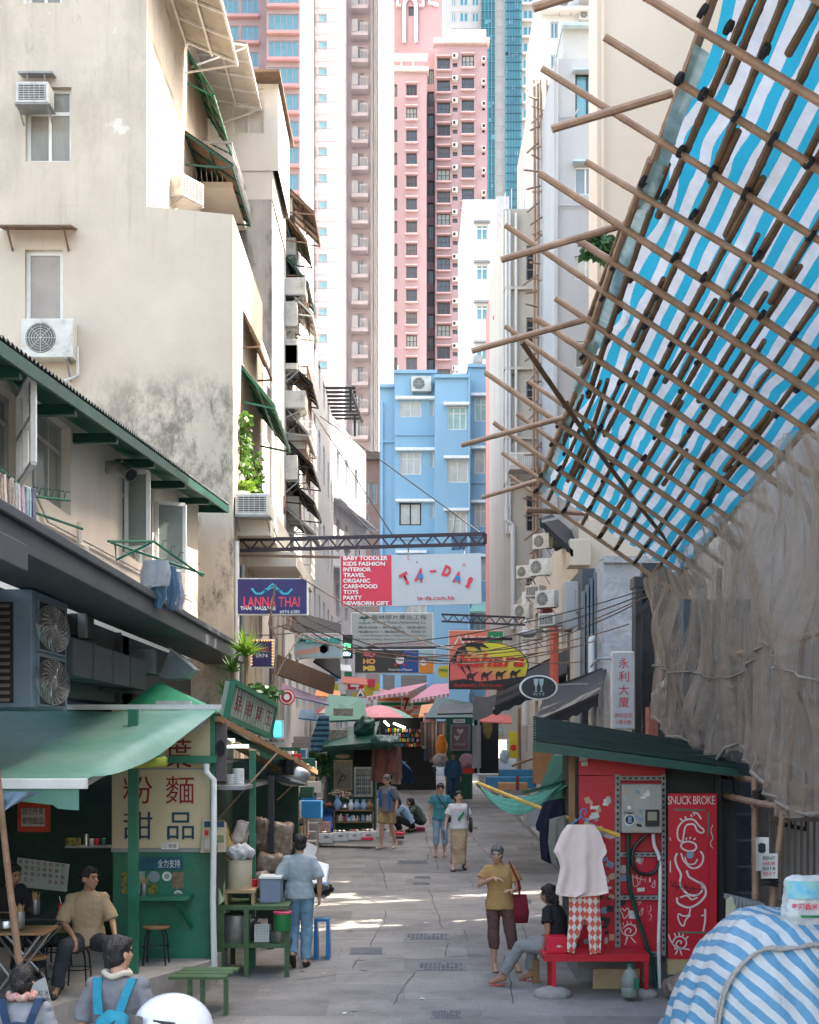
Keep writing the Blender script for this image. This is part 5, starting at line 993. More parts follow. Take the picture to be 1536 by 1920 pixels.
for px, py, w_, h_, Y, lab in ((1424,1600,.13,.33,14.05,'black and white notice wrapped round a bamboo pole'),(1437,1622,.16,.24,13.8,'handwritten paper tied to a bamboo pole')):
    q = P(px,py,Y); t3 = T('paper_notice', lab, 'notice', q); mb = MB(); mb.grid(lambda u, v: q+V(((u-.5)*w_, .03*math.cos((u-.5)*3)-.12, (v-.5)*h_)), 6, 2); mb.build('paper', M('aged_paper', (.62,.58,.55), rough=.9), t3, smooth=True)
    if w_ > .15:
        for k, s_ in enumerate(('RENT','#出售','5018','9517')): lettering(t3, s_, q+V((-.06,-.105,.06-k*.05)), UX, UZ, .12, .033, [m_black, m_red][k % 2])
    else: mb = MB(); mb.lathe((0,0,0), [(.05,0),(.05,.001)], 20); mb.v = [q+V((p.x,-.1-p.z,.06+p.y)) for p in mb.v]; mb.build('round_mark', m_black, t3)
# ladder and gate behind
t = T('metal_gate', 'dark barred metal gate behind the bamboo poles at the right edge', 'gate', (4.3,15.2,gz(15)))
mb = MB()
for k in range(24): mb.frame((3.95+k*.07,15.6,gz(15)+.2),(3.95+k*.07,15.6,2.9),.012)
for z in (.8,1.7,2.6): mb.frame((3.95,15.6,z),(5.5,15.6,z),.02)
mb.build('bars', M('gate_brown', (.12,.09,.075), rough=.7), t)
t = T('wall', 'blue grey metal panelled wall beside the red booth', 'wall', (4.2,19,gz(19))); mb = MB(); mb.bx(3.72,4.65,19.3,19.5,gz(19),5.4); mb.build('panel', M('blue_grey_panel', (.09,.12,.15), (.06,.08,.1), rough=.6, dirt=.2), t)
mb = MB()
for k in range(6): mb.frame((3.95,17.9,.9+k*.33),(4.35,17.9,.9+k*.33),.014)
for x in (3.95,4.35): mb.frame((x,17.9,gz(18)),(x,17.9,3.1),.018)
one(mb, 'ladder', m_chil, 'blue grey metal ladder standing behind the bamboo poles', 'ladder')
t = T('plastic_crate', 'grey crate with a yellowed board leaning beside the red booth', 'crate', P(1400,1720,14)); mb = MB(); y = 13.9
for k in range(9): mb.frame(P(1374+k*7,1682+k*1.5,y), P(1374+k*7,1760,y), .014)
mb.qb(P(1370,1690,y),P(1432,1704,y),P(1432,1694,y),P(1370,1680,y),.3); mb.build('ribs', m_grey, t); mb = MB(); mb.prism([P(1361,1740,13.7),P(1375,1735,13.7),P(1380,1700,13.7),P(1372,1680,13.7),P(1362,1688,13.7)], (0,.02,0)); mb.build('board', M('yellowed_board', (.5,.45,.33)), t)
# ---------------- right side facades beyond the net
m_stucco = M('rough_grey_stucco', (.36,.38,.41), (.27,.29,.32), s=2.5, rough=.95, bump=.9, bs=5, bd=.09)
t = T('stucco_wall', 'rough grey stucco wall behind the tall white building sign', 'wall', (4.3,27,gz(27)))
block(t, 1132, 1250, 1048, 1392, 27, 3, m_stucco, z0=gz(27)); mb = MB(); mb.bx(X(1132,26.9),X(1215,26.9),26.9,26.998,Z(1056,27),Z(1044,27)); mb.build('coping', m_stucco, t)
t = T('shop_entrance', 'dark slate shopfront with brick beside the netting', 'shop', (3.9,23,gz(23)))
m_sl = M('charcoal_paint', (.03,.032,.036), (.022,.024,.027), rough=.5)
mb = MB(); mb.bx(X(1190,23.4),4.69,23.42,23.9,Z(1095,23),Z(1075,23)); mb.bx(X(1192,23.4),X(1204,23.4),23.42,23.8,gz(23),Z(1096,23)); mb.prism([P(1190,1160,23.35),P(1192,1150,23.35),P(1262,1070,23.35),P(1262,1095,23.35)], (0,.04,0)); mb.build('frame', m_sl, t)
mb = MB(); mb.bx(X(1204,24),4.69,24,24.2,gz(23),6.5); mb.build('shop_glass', m_glassd, t); mb = MB(); mb.bx(X(1218,23),X(1236,23),23.1,23.41,gz(23),Z(1325,23)); mb.build('brick_pier', M('pink_brick', (.45,.17,.13), (.36,.12,.1), s=14, rough=.9, bump=.3), t)
mb = MB(); mb.bx(X(1222,22.9),X(1252,22.9),22.9,23.09,Z(1335,23),Z(1318,23)); mb.build('canopy', m_sl, t)
t = T('ribbed_wall', 'ribbed dark grey metal facade left of the rough stucco wall', 'wall', (3.7,28,gz(28)))
mb = MB(); mb.bx(X(1092,28.3),X(1134,28.3),28.3,31,gz(28),Z(1062,28)); mb.build('wall', m_slate, t)
for k in range(6): mb = MB(); x = X(1093+k*7,28); mb.bx(x,x+.045,28.0,28.298,Z(1330,28),Z(1108-k*12,28)); mb.build('fin', m_zinc, t)
# black awnings
def dark_awning(label, pts, Y0, Y1, mat, bars=True, th=.03):
    a, b, c, d = [P(px,py,y) for (px,py),y in zip(pts, (Y0,Y0,Y1,Y1))]; t = T('shop_awning', label, 'awning', (a+c)/2, 'dark shop awnings on the right'); mb = MB()
    mb.grid(lambda u, v: a.lerp(b,u).lerp(d.lerp(c,u),v)-V((0,0,.05*math.sin(math.pi*u))), 10, 6); mb.build('fabric', mat, t, smooth=True)
    if bars:
        mb = MB(); mb.frame(a-V((0,0,.03)),b-V((0,0,.03)),.02); mb.frame(d-V((0,0,.03)),c-V((0,0,.03)),.02); mb.frame(a-V((0,0,.03)),d-V((0,0,.03)),.015); mb.frame(b-V((0,0,.03)),c-V((0,0,.03)),.015); mb.build('frame', m_black, t)
        mb = MB(); mb.grid(lambda u, v: a.lerp(b,u)-V((0,0,.22*v+.02*math.sin(u*40)*v)), 30, 1); mb.build('valance', mat, t)
    return t
dark_awning('big black awning behind the oval sign', [(928,1322),(1062,1262),(1066,1215),(935,1283)], 30, 33, m_blackf)
dark_awning('black awning with a loose front bar under the oval sign', [(1004,1352),(1122,1300),(1138,1248),(1026,1290)], 25.5, 27.2, m_blackf)
dark_awning('short black awning flap left of the big one', [(886,1350),(924,1338),(930,1302),(888,1304)], 34, 35.5, m_blackf, False)
dark_awning('dark awning with pale front bar high beside the tarpaulin edge', [(1012,970),(1082,1000),(1088,1010),(1042,1030)], 33, 35, m_dgreen)
t = T('shop_awning', 'dark green scalloped awning under the corner of the tarpaulin', 'awning', P(1045,990,31), 'dark shop awnings on the right'); mb = MB(); a, b, c, d = P(1012,972,31), P(1075,1032,31), P(1088,1008,33), P(1035,963,33); mb.grid(lambda u, v: a.lerp(b,u).lerp(d.lerp(c,u),v), 4, 2); mb.grid(lambda u, v: a.lerp(b,u)-V((0,0,v*(.12+.05*abs(math.sin(u*25))))), 40, 1); mb.build('fabric', m_blackf, t); mb = MB(); mb.frame(P(1016,978,30.9),P(1060,968,30.9),.025); mb.build('bar', m_grey, t)
t = T('oval_sign', 'oval black shop sign with white rim and two glass shapes', 'sign', P(1010,1289,25)); c0 = P(1010,1289,24.9)
for nm, k, m_, e in (('rim',1.0,m_whitep,0),('face',.90,m_sl,.012)): mb = MB(); mb.prism([c0+V((.335*k*math.cos(a*math.pi/20), -e, .215*k*math.sin(a*math.pi/20))) for a in range(40)], (0,.05,0)); mb.build(nm, m_, t)
mb = MB()
for g in (-1, 1): s_ = lambda x, z: c0+V((g*(.045)+x*g, -.02, z)); mb.add([s_(-.04,.15),s_(.045,.15),s_(.035,.06),s_(.012,.01),s_(.01,-.06),s_(.04,-.075),s_(-.03,-.075),s_(-.005,-.06),s_(-.008,.01),s_(-.03,.06)], [tuple(range(10))])
mb.build('emblem', M('pale_teal_print', (.35,.45,.46)), t); lettering(t, 'W T F', c0+V((-.1,-.018,-.145)), UX, UZ, .2, .05, M('pale_teal_print',(0,0,0)))
mb = MB(); mb.frame(c0+V((.3,.05,.05)), c0+V((.9,.3,.08)), .015); mb.build('bracket', m_grey, t)
# white vertical building sign
t = T('building_sign', 'tall white vertical sign with red characters on the stucco wall', 'sign', P(1169,1295,22.5)); Y = 22.5
mb = MB(); mb.bx(X(1147,Y),X(1191,Y),Y,Y+.16,Z(1368,Y),Z(1221,Y)); mb.build('frame', M('cream_trim', (.62,.54,.46)), t, bevel=.03); mb = MB(); mb.bx(X(1150,Y),X(1188,Y),Y-.012,Y-.001,Z(1365,Y),Z(1224,Y)); mb.build('face', M('sign_grey_white', (.50,.50,.52), rough=.35, bump=.02), t)
m_rl = M('red_lettering', (.62,.03,.03), rough=.5, bump=0)
for s_, y in zip('永利大廈', (1234,1259,1284,1307)): lettering(t, s_, P(1160,y+19,Y-.014), UX, UZ, .165, .165, m_rl)
lettering(t, '伊利近街', P(1152,1346,Y-.014), UX, UZ, .29, .075, m_rl); lettering(t, '1至5號', P(1156,1358,Y-.014), UX, UZ, .24, .07, m_rl)
mb = MB(); mb.tube([P(1147,1235,Y+.08),P(1122,1235,Y+.1),P(1108,1250,Y+.6)], .02, 6); mb.build('bracket', m_grey, t)
t = T('projecting_sign', 'white lettered sign projecting beside the netting', 'sign', P(1238,1290,22.6)); mb = MB(); mb.prism([P(1222,1300,22.6),P(1250,1270,22.6),P(1250,1302,22.6),P(1223,1322,22.6)], (0,.05,0)); mb.build('board', m_whitep, t); mb = MB(); mb.prism([P(1232,1228,22.6),P(1240,1222,22.6),P(1241,1262,22.6),P(1234,1266,22.6)], (0,.04,0)); mb.build('letter_board', m_whitep, t); mb = MB(); mb.prism([P(1224,1308,22.55),P(1249,1283,22.55),P(1249,1292,22.55),P(1225,1316,22.55)], (0,.02,0)); mb.build('dark_band', m_sl, t)
# clutter wall px 930-1130
t = T('apartment_building', 'old tenement side with pipes and air conditioners along the right pavement', 'building', (4,40,gz(40)))
mb = MB(); hs = [(y, z, y+1, z+1.5) for y in (1,4,7.5,11,15) for z in (2.0,4.6)]
mb.wall((3.75,50,gz(40)), (0,-1,0), UZ, 18.5, 7.2, hs, .2); mb.add([(3.75,31.5,gz(40)),(6,31.5,gz(40)),(6,31.5,8.4),(3.75,31.5,8.4),(3.75,50,8.4),(6,50,8.4)], [(0,1,2,3),(3,2,5,4)]); mb.build('wall', m_cb, t)
for a, b, c, d in hs: win(t, (3.75+.1, 50-(a+c)/2, gz(40)+(b+d)/2), c-a, d-b, nx=2, rz=rad(-90), fm=m_grey, gm=m_glassd)
mb = MB(); mb.tube([P(1109,1395,27.5),P(1109,1200,27.5),P(1113,1192,27.5)], .06, 8); mb.tube([P(985,1110,40),P(985,1360,40)], .09, 8); mb.build('drain_pipe', m_whiter, t)
for i, (px, py, Y, kd) in enumerate(((1018,1080,31,'c'),(1022,1030,34,'c'),(985,1160,36,'c'),(1030,1140,30,'c'),(1040,1175,29,'w'),(1012,1120,33,'w'),(988,1085,40,'c'),(1005,1200,34,'w'))):
    ac(kd, P(px,py,Y), rad(-40), 'air conditioner on the cluttered right facade, ' + ['under the dark scalloped awning','just below the tarpaulin corner','lowest on the left beside a white drainpipe','beside a dark red box','nearest the street cables','in the middle of the cluster','farthest up the street','near the brick red column','by the ribbed grey facade','close under the bamboo edge'][i], .6, 'air conditioners on the cluttered right facade')
for lab, a, b, c, d, Y, mt in (('grey boxed canopy end under the cluttered right facade',1060,1090,1090,1180,29,m_gw),('pale cement block jutting from the right facade',1068,1108,1010,1060,31,m_cb),('dark red metal box on the right facade',1018,1036,1130,1150,33,M('maroon', (.12,.02,.02))),('brick red strip column beside the dark awning',1037,1048,1150,1330,29.5,M('orange_red_tiles', (.6,.13,.08), (.45,.08,.05), s=14, bump=.2)),('beige pier left of the ribbed facade',1076,1094,1180,1380,28.6,m_cb),('louvred vent panel on the grey block',1080,1092,1105,1148,28.9,m_grey)):
    mb = MB(); mb.bx(X(a,Y),X(b,Y),Y,Y+.7,Z(d,Y),Z(c,Y)); o = mb.build('facade_block', mt, bevel=.02); tag(o, lab, 'facade block')
# ---------------- the red booth
m_redp = M('booth_red', (.55,.012,.03), (.45,.01,.024), s=2.5, rough=.42, bump=.04, dirt=.5, ds=7, dc=(.14,.01,.012), dt=.6)
m_slot = M('galvanised', (.3,.29,.28), (.2,.19,.18), s=8, rough=.5, metal=.5)
m_paint = M('white_marker', (.72,.62,.6), rough=.6, bump=0); m_sti = [M('sticker_%s' % n_, c, rough=.5, bump=0) for n_, c in (('white',(.65,.65,.62)),('black',(.02,.02,.02)),('blue',(.2,.3,.38)),('orange',(.55,.35,.22)),('teal',(.2,.3,.3)),('grey',(.4,.4,.38)),('pinkish',(.55,.42,.38)))]
KY = 17.0; kz = lambda px, py, y=KY: P(px, py, y); E8 = lambda a, b, y=KY: P(980+a*.362, 1480+b*.362, y)
t = T('market_booth', 'red sticker covered booth with a sloping dark green roof on the right', 'booth', (2.85,17.8,gz(17.5)))
mb = MB(); mb.prism([kz(1085,1402),kz(1085,1453),kz(1248,1456),kz(1248,1429)], (0,.03,0)); mb.build('top_board', m_redp, t)
mb = MB(); mb.bx(X(1086,KY),X(1154,KY),KY+.01,KY+.04,Z(1792,KY),Z(1455,KY)); mb.build('side_panel', m_redp, t)
for i, (a, b) in enumerate(((1463,1597),(1606,1678),(1688,1785))): mb = MB(); mb.bx(X(1163,KY),X(1240,KY),KY+.05,KY+.08,Z(b,KY),Z(a,KY)); mb.build('back_panel', m_redp, t)
mb = MB(); mb.bx(X(1212,KY),X(1218,KY),KY+.03,KY+.048,Z(1785,KY),Z(1606,KY)); mb.build('back_rib', m_redp, t)
mb = MB(); mb.bx(X(1250,KY),X(1341,KY),KY-.12,KY-.06,Z(1797,KY),Z(1487,KY)); mb.build('door', m_redp, t, bevel=.008); mb = MB(); mb.bx(X(1257,KY-.13),X(1329,KY-.13),KY-.128,KY-.121,Z(1760,KY),Z(1508,KY)); mb.build('door_inset', m_redp, t, bevel=.003)
for a, b, c, d in ((1153,1163,1452,1792),(1240,1248,1452,1792),(1163,1240,1455,1463),(1163,1240,1598,1606),(1163,1240,1679,1687),(1163,1240,1785,1793)):
    mb = MB(); mb.bx(X(a,KY),X(b,KY),KY-.02,KY+.045,Z(d,KY),Z(c,KY)); pt = mb.build('slotted_post', m_slot, t); mb = MB()
    if b-a < 20:
        for k in range(int((d-c)/11)): z = Z(c+6+k*11,KY); x = X((a+b)/2,KY); mb.bx(x-.011,x+.011,KY-.023,KY-.0205,z-.022,z+.008)
    else:
        for k in range(7): x = X(a+8+k*11,KY); z = Z((c+d)/2,KY); mb.bx(x-.02,x+.015,KY-.023,KY-.0205,z-.009,z+.009)
    mb.build('slots', m_dark, t)
mb = MB(); mb.bx(2.03,3.7,17.15,18.9,gz(17)+.35,3.3); mb.build('body', M('booth_dark_side', (.04,.05,.045), rough=.8), t)
mb = MB(); mb.bx(2.05,3.6,17.3,18.8,gz(17),gz(17)+.35); mb.build('plinth', m_grey, t)
for i in range(18): mb = MB(); x = X(1105+(i%6)*8,KY); z = Z(1471+(i//6)*8,KY); mb.bx(x-.008,x+.008,KY+.006,KY+.0095,z-.008,z+.008); 
mb.build('vent_hole', m_dark, t)
# roof
rt = [V((X(1000,16.5),16.5,Z(1388,16.5))), V((X(1383,16.5),16.5,Z(1440,16.5))), V((X(1372,19.2),19.2,Z(1404,19.2))), V((X(1000,19.2),19.2,Z(1344,19.2)))]
mb = MB(); mb.grid(lambda u, v: rt[0].lerp(rt[1],u).lerp(rt[3].lerp(rt[2],u),v)+V((0,0,.02*math.sin(v*60))), 6, 60); mb.build('roof_sheet', M('dark_roof_felt', (.008,.022,.018), (.02,.03,.025), rough=.9, spec=.1), t, smooth=True)
mb = MB(); mb.qb(rt[0]-V((0,0,.13)), rt[1]-V((0,0,.10)), rt[1]-V((0,0,.01)), rt[0]-V((0,0,.01)), .04); mb.qb(rt[3]-V((0,0,.1)), rt[0]-V((0,0,.13)), rt[0], rt[3], .03); mb.build('roof_fascia', m_dgreen, t)
mb = MB()
for k in range(5): v = .05+k*.22; mb.frame(rt[0].lerp(rt[3],v)-V((0,0,.09)), rt[1].lerp(rt[2],v)-V((0,0,.09)), .03)
mb.build('roof_batten', m_wood, t)
for x0, y0, x1, y1 in ((1072,1405,1082,1800),(1345,1440,1352,1760),(1376,1440,1384,1500)): mb = MB(); mb.frame(kz(x0,y0,17.1),kz(x1 if x0 > 1300 else x0,y1,17.1),.035); mb.build('post', m_wood if x0 < 1100 else m_sl, t)
for k in range(9): mb = MB(); mb.frame(kz(1348+rnd(0,12),1495,17.05+k*.15), kz(1350+rnd(0,14),1790,17.05+k*.15), .02); 
mb = MB(); mb.bx(X(1342,17.2),X(1385,17.2),17.3,18.6,gz(17),Z(1500,17.2)); mb.build('dark_side', m_sl, t)
t3 = T('electric_meter_box', 'grey sticker plastered meter box on the red booth', 'meter box', kz(1203,1563,16.8)); mb = MB(); mb.bx(X(1166,16.8),X(1242,16.8),16.8,16.97,Z(1562,16.8),Z(1470,16.8)); mb.build('casing', M('meter_grey', (.36,.34,.31), (.3,.28,.25), rough=.5, dirt=.3, ds=6), t3, bevel=.015)
mb = MB(); mb.bx(X(1211,16.75),X(1237,16.75),16.76,16.799,Z(1549,16.8),Z(1518,16.8)); mb.build('window', m_black, t3, bevel=.008); mb = MB(); mb.bx(X(1215,16.74),X(1232,16.74),16.75,16.759,Z(1538,16.8),Z(1522,16.8)); mb.build('dial', M('dial', (.3,.28,.2)), t3)
def stick(par, px, py, w_, h_, Y, mt, a=0, rd=False, name='sticker'):
    c = P(px,py,Y); mb = MB(); w_ = w_*Y/F; h_ = h_*Y/F
    pts = [(math.cos(k*math.pi/9)*w_/2, math.sin(k*math.pi/9)*h_/2) for k in range(18)] if rd else [(-w_/2,-h_/2),(w_/2,-h_/2),(w_/2,h_/2),(-w_/2,h_/2)]
    ca, sa = math.cos(a), math.sin(a); mb.add([c+V((x*ca-z*sa, 0, x*sa+z*ca)) for x, z in pts], [tuple(range(len(pts)))]); return mb.build(name, mt, par)
for i in range(26):
    px, py = 1171+rnd(0,64), 1476+rnd(0,80)
    if px > 1205 and py > 1512: continue
    stick(t3, px, py, rnd(6,14), rnd(5,11), 16.795-i*.00012, random.choice(m_sti), rnd(-.3,.3), random.random() < .25)
stick(t3, 1181, 1537, 21, 21, 16.79, m_sti[0], 0, True); stick(t3, 1181, 1537, 17, 17, 16.788, m_sti[1], 0, True); stick(t3, 1181, 1537, 7, 12, 16.786, m_sti[2]); lettering(t3, 'pasop', P(1170,1527,16.79), UX, UZ, .11, .035, m_sti[1])
for i in range(80):
    px, py = 1094+rnd(0,54), 1496+rnd(0,288)
    stick(t, px, py, rnd(6,16), rnd(5,14), KY+.008-i*.00008, random.choice(m_sti+[m_sti[0], m_sti[1]]), rnd(-.5,.5), random.random() < .25)
for px, py, w_, h_ in ((1094,1422,15,9),(1096,1432,12,8),(1113,1415,16,9)): stick(t, px, py, w_, h_, KY-.003, m_sti[0], .1)
for px, py, w_, h_, k, rd in ((1169,1630,16,16,6,1),(1169,1646,16,12,2,0),(1202,1668,14,7,0,0),(1167,1692,14,14,1,1),(1186,1715,13,15,0,0),(1215,1650,11,9,0,0),(1197,1612,9,9,0,0)): stick(t, px, py, w_, h_, KY+.045, m_sti[k], rnd(-.1,.1), bool(rd))
G8 = lambda pts, y: [E8(a, b, y) for a, b in spl(pts, 5)]
mb = MB(); dY = KY-.13
for pts, w_ in (([(830,275),(805,255),(805,200),(840,160),(885,158),(915,190),(938,210),(930,225),(905,215),(890,185),(870,180),(845,190),(835,230),(830,270)],.02),
    ([(820,300),(825,280),(855,270),(890,280),(900,300),(885,318),(850,318),(822,302)],.02),([(845,262),(850,250)],.016),([(865,258),(870,245)],.016),([(885,262),(895,252)],.016),
    ([(800,330),(790,360),(800,400),(820,440),(815,480),(830,520),(870,548),(905,545),(930,520),(925,490),(890,470),(860,450),(850,420)],.024),([(820,330),(835,370),(870,405),(905,405),(930,380),(935,345),(920,320)],.02),
    ([(840,350),(855,385),(890,385),(905,360)],.016),([(800,560),(805,590),(860,612),(910,590),(945,550),(945,510),(920,480)],.024),([(815,560),(850,550),(875,570),(905,560)],.018),
    ([(870,610),(860,650),(830,655),(810,645),(805,665),(820,700),(835,705),(845,675),(870,650)],.018),([(945,620),(945,680),(935,735)],.022),([(925,655),(945,650)],.016),
    ([(755,750),(770,790),(800,830),(790,855)],.014),([(785,745),(795,765)],.014),([(810,742),(812,762)],.014),([(832,748),(828,768)],.014),([(858,760),(845,775)],.014),
    ([(775,800),(790,770),(820,762),(848,785),(840,815),(815,822),(795,805),(805,785),(822,788),(820,800)],.016),([(785,825),(830,825),(865,830)],.016),([(815,830),(825,860)],.014),
    ([(925,775),(885,835),(915,815),(900,840),(935,805),(920,830),(955,800)],.016),([(880,120),(905,125),(925,155)],.02),([(815,150),(830,165)],.018),([(840,140),(848,152)],.018),([(872,130),(876,142)],.018),([(890,135),(888,118)],.014),
    ([(762,250),(768,265)],.012),([(765,370),(765,430)],.014),([(985,185),(975,215),(985,250),(972,280),(985,305)],.008)): stroke(mb, G8(pts, dY), w_)
mb.build('graffiti', m_paint, t); lettering(t, 'SNUCK BROKE', E8(752,78,KY-.128), UX, UZ, .56, .10, m_paint, space=.9)
mb = MB()
for pts, w_ in (([(505,690),(515,740),(540,760),(535,780)],.013),([(520,720),(545,700),(575,705),(588,730),(570,755),(540,755),(530,735),(548,720),(562,730),(555,742)],.014),([(518,690),(524,705)],.01),([(542,682),(544,698)],.01),([(562,685),(560,700)],.01),([(585,700),(575,712)],.01),([(545,765),(530,805)],.012),([(560,765),(585,795)],.012),
    ([(520,650),(508,625),(520,618),(528,630),(540,615),(550,625),(545,650),(525,668),(518,648)],.011),([(600,380),(625,355),(612,385),(598,378)],.008),([(668,505),(685,470),(682,508),(664,500)],.008),([(600,650),(622,615),(615,650),(598,645)],.008),([(590,585),(612,580),(600,600)],.008),
    ([(570,440),(575,500),(600,495)],.008),([(590,440),(600,500)],.008),([(565,450),(630,470)],.008),([(615,450),(605,490)],.008),([(660,600),(665,620),(655,640),(668,655),(658,680)],.007)): stroke(mb, G8(pts, KY+.045), w_)
mb.build('graffiti', m_paint, t)
mb = MB(); m_bm = M('dark_marker', (.06,.01,.015), rough=.6, bump=0)
for pts in ([(765,470),(780,500),(790,475),(800,520),(815,480),(830,530),(845,490),(860,540),(880,500),(900,545),(930,510)],[(770,500),(940,520)]): stroke(mb, G8(pts, dY-.002), .008)
mb.build('graffiti', m_bm, t); mb = MB(); mb.add([E8(*q, dY-.004) for q in ((800,735),(955,738),(950,748),(800,745))], [(0,1,2,3)]); mb.add([E8(*q, dY-.004) for q in ((958,120),(968,120),(966,240),(958,250))], [(0,1,2,3)]); mb.add([E8(*q, dY-.004) for q in ((780,100),(950,104),(950,112),(790,112))], [(0,1,2,3)]); mb.build('tape_residue', M('green_residue', (.12,.16,.12)), t)
stick(t, 1294, 1603, 14, 14, KY-.14, m_sti[2], 0, True)
# cables and pipes on the booth
for lab, pts, r, mt in (('green hose running down the front of the red booth', [(549,230),(550,450),(575,590),(640,800),(680,920),(690,1060)], .026, m_dgreen),('white conduit down the front of the red booth', [(677,230),(682,290),(710,370),(712,560),(705,800),(712,1065)], .022, m_whitep),('thick black cable looped on the red booth', [(640,235),(580,300),(570,380),(600,430),(650,440),(690,420),(712,360)], .022, m_black)):
    mb = MB(); mb.tube([E8(a, b, KY-.06) for a, b in spl(pts, 5)], r, 8); one(mb, 'cable' if 'cable' in lab else 'pipe', mt, lab, 'pipe')
# bench with feet
t = T('bench', 'long red metal bench in front of the booth', 'bench', (2.2,16.6,gz(16.6))); x0, x1, zb = X(1035,16.4), X(1218,16.4), Z(1790,16.4)
mb = MB(); mb.bx(x0-.1,x1,16.4,17.0,zb-.03,zb); mb.build('seat', m_redp, t); mb = MB()
for y in (16.4,16.97): mb.bx(x0-.1,x1,y,y+.03,zb-.08,zb-.032)
mb.build('apron', m_redp, t)
for x in (x0,x1-.06):
    for y in (16.41,16.93): mb = MB(); mb.bx(x,x+.05,y,y+.05,gz(16.5),zb-.05); mb.build('leg', m_redp, t)
for lab, x, s_ in (('concrete lump at the left foot of the red bench', x0+.02, 1.5),('concrete lump at the right foot of the red bench', x1-.03, 1.0)): mb = MB(); mb.ell((x,16.45,gz(16.4)+.02),.15*s_,.12*s_,.07*s_,14); one(mb, 'concrete_weight', m_concrete, lab, 'weight', remesh=.02, disp=.015)
mb = MB(); mb.bx(X(1025,16.5),X(1063,16.5),16.5,16.75,zb+.002,zb+.19); o = mb.build('box', M('bright_red_card', (.7,.01,.04), rough=.4), bevel=.006); tag(o, 'bright red box on the left end of the red bench', 'box')
lettering(o, 'a♥o', P(1041,1777,16.5)+V((0,0,0)), UX, UZ, .09, .03, m_paint)
mb = MB(); mb.box(P(1155,1842,16.9), .55, .03, .34, Matrix.Rotation(.15,3,'X')); one(mb, 'plywood_board', m_ply, 'blank plywood board leaning under the red bench', 'board')
mb = MB(); mb.bx(X(1250,16.9),X(1312,16.9),16.8,16.9,gz(17)+.18,Z(1798,16.9)); one(mb, 'wooden_block', m_ply, 'plywood plank below the graffiti covered door', 'board')
mb = MB(); mb.bx(X(1000,17.2),X(1012,17.2),17.2,17.4,gz(17.3),Z(1800,17.2)); one(mb, 'wooden_box', m_wood, 'small wooden box behind the seated person in black', 'box')
t = T('water_bottle', 'clear plastic bottle with green cap under the red bench', 'bottle', P(1181,1868,16.2)); q = P(1181,1868,16.2); mb = MB(); mb.lathe(q, [(.09,0),(.1,.03),(.1,.1),(.094,.11),(.1,.12),(.1,.2),(.07,.28),(.025,.32),(.025,.34)], 18); mb.build('body', M('clear_plastic', (.45,.5,.45), (.3,.36,.3), rough=.15, bump=.02, transl=.5), t, smooth='auto'); mb = MB(); mb.cyl(q+V((0,0,.34)),q+V((0,0,.365)),.03); mb.build('cap', m_green, t); mb = MB(); mb.bx(q.x+.03,q.x+.09,q.y-.105,q.y-.09,q.z+.1,q.z+.22); mb.build('label', m_green, t)
mb = MB(); mb.ell(P(1272,1850,16.3),.17,.14,.13,14); mb.ell(P(1285,1838,16.3),.1,.1,.12,12); one(mb, 'plastic_bag', M('murky_bag', (.36,.26,.22), (.2,.14,.11), s=9, rough=.3, transl=.3), 'crumpled translucent rubbish bag beside the booth door', 'bag', remesh=.015, disp=.03, dsc=14)
# ---------------- food stall on the left
m_awn = M('green_awning_fabric', (.10,.30,.23), (.17,.33,.28), s=1.2, rough=.5, bump=.08, bs=5, bd=.03, transl=.25, dirt=.4, ds=.8, dc=(.30,.44,.40), dt=.5)
m_stallg = M('stall_green', (.012,.17,.10), (.01,.12,.07), s=3, rough=.4, dirt=.5, ds=3.5, dc=(.06,.1,.07), dt=.52)
m_cr = M('cream_sign', (.58,.47,.30), (.52,.41,.26), s=2, rough=.6, dirt=.25, ds=4, dc=(.3,.22,.14), dt=.6)
m_maroon = M('maroon_lettering', (.25,.015,.02), rough=.6, bump=0); m_navy = M('navy_lettering', (.01,.05,.09), rough=.6, bump=0)
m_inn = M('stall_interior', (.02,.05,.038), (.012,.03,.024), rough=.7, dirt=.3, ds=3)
t = T('platform', 'raised concrete platform under the open air food stall', 'platform', (-4,16,.4)); PZ = .86
mb = MB(); mb.prism([(-6,8,0),(-3.9,9,0),(-3.5,13.9,0),(-2.37,16.8,0),(-2.3,18,0),(-6,18,0)], (0,0,PZ)); mb.build('slab', m_concrete, t)
t = T('food_stall', 'green painted open food stall with cream sign panel and big green awning', 'stall', (-3.6,16.5,PZ))
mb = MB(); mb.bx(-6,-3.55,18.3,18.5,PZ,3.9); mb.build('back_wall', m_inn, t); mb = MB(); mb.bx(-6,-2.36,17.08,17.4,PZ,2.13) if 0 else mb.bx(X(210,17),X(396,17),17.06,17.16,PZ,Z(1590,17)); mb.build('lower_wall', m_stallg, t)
mb = MB(); mb.bx(X(208,17),X(397,17),17.02,17.06,Z(1598,17),Z(1590,17)); mb.build('ledge', m_grey, t)
mb = MB(); mb.bx(X(210,17),X(395,17),17.0,17.06,Z(1590,17),Z(1330,17)); sp = mb.build('sign_panel', m_cr, t)
S17 = 16.992; mb = MB(); mb.bx(X(210,17),X(395,17),16.99,16.999,Z(1443,17),Z(1440,17)); mb.build('panel_joint', m_grey, t)
for s_, a, b, c, d, m_ in (('葉',308,360,1385,1440,m_maroon),('粉',231,286,1455,1507,m_maroon),('麵',311,364,1455,1507,m_maroon),('甜',232,286,1522,1574,m_navy),('品',314,364,1523,1574,m_navy)): lettering(t, s_, P(a,d,S17), UX, UZ, (b-a)*17/F, (d-c)*17/F, m_)
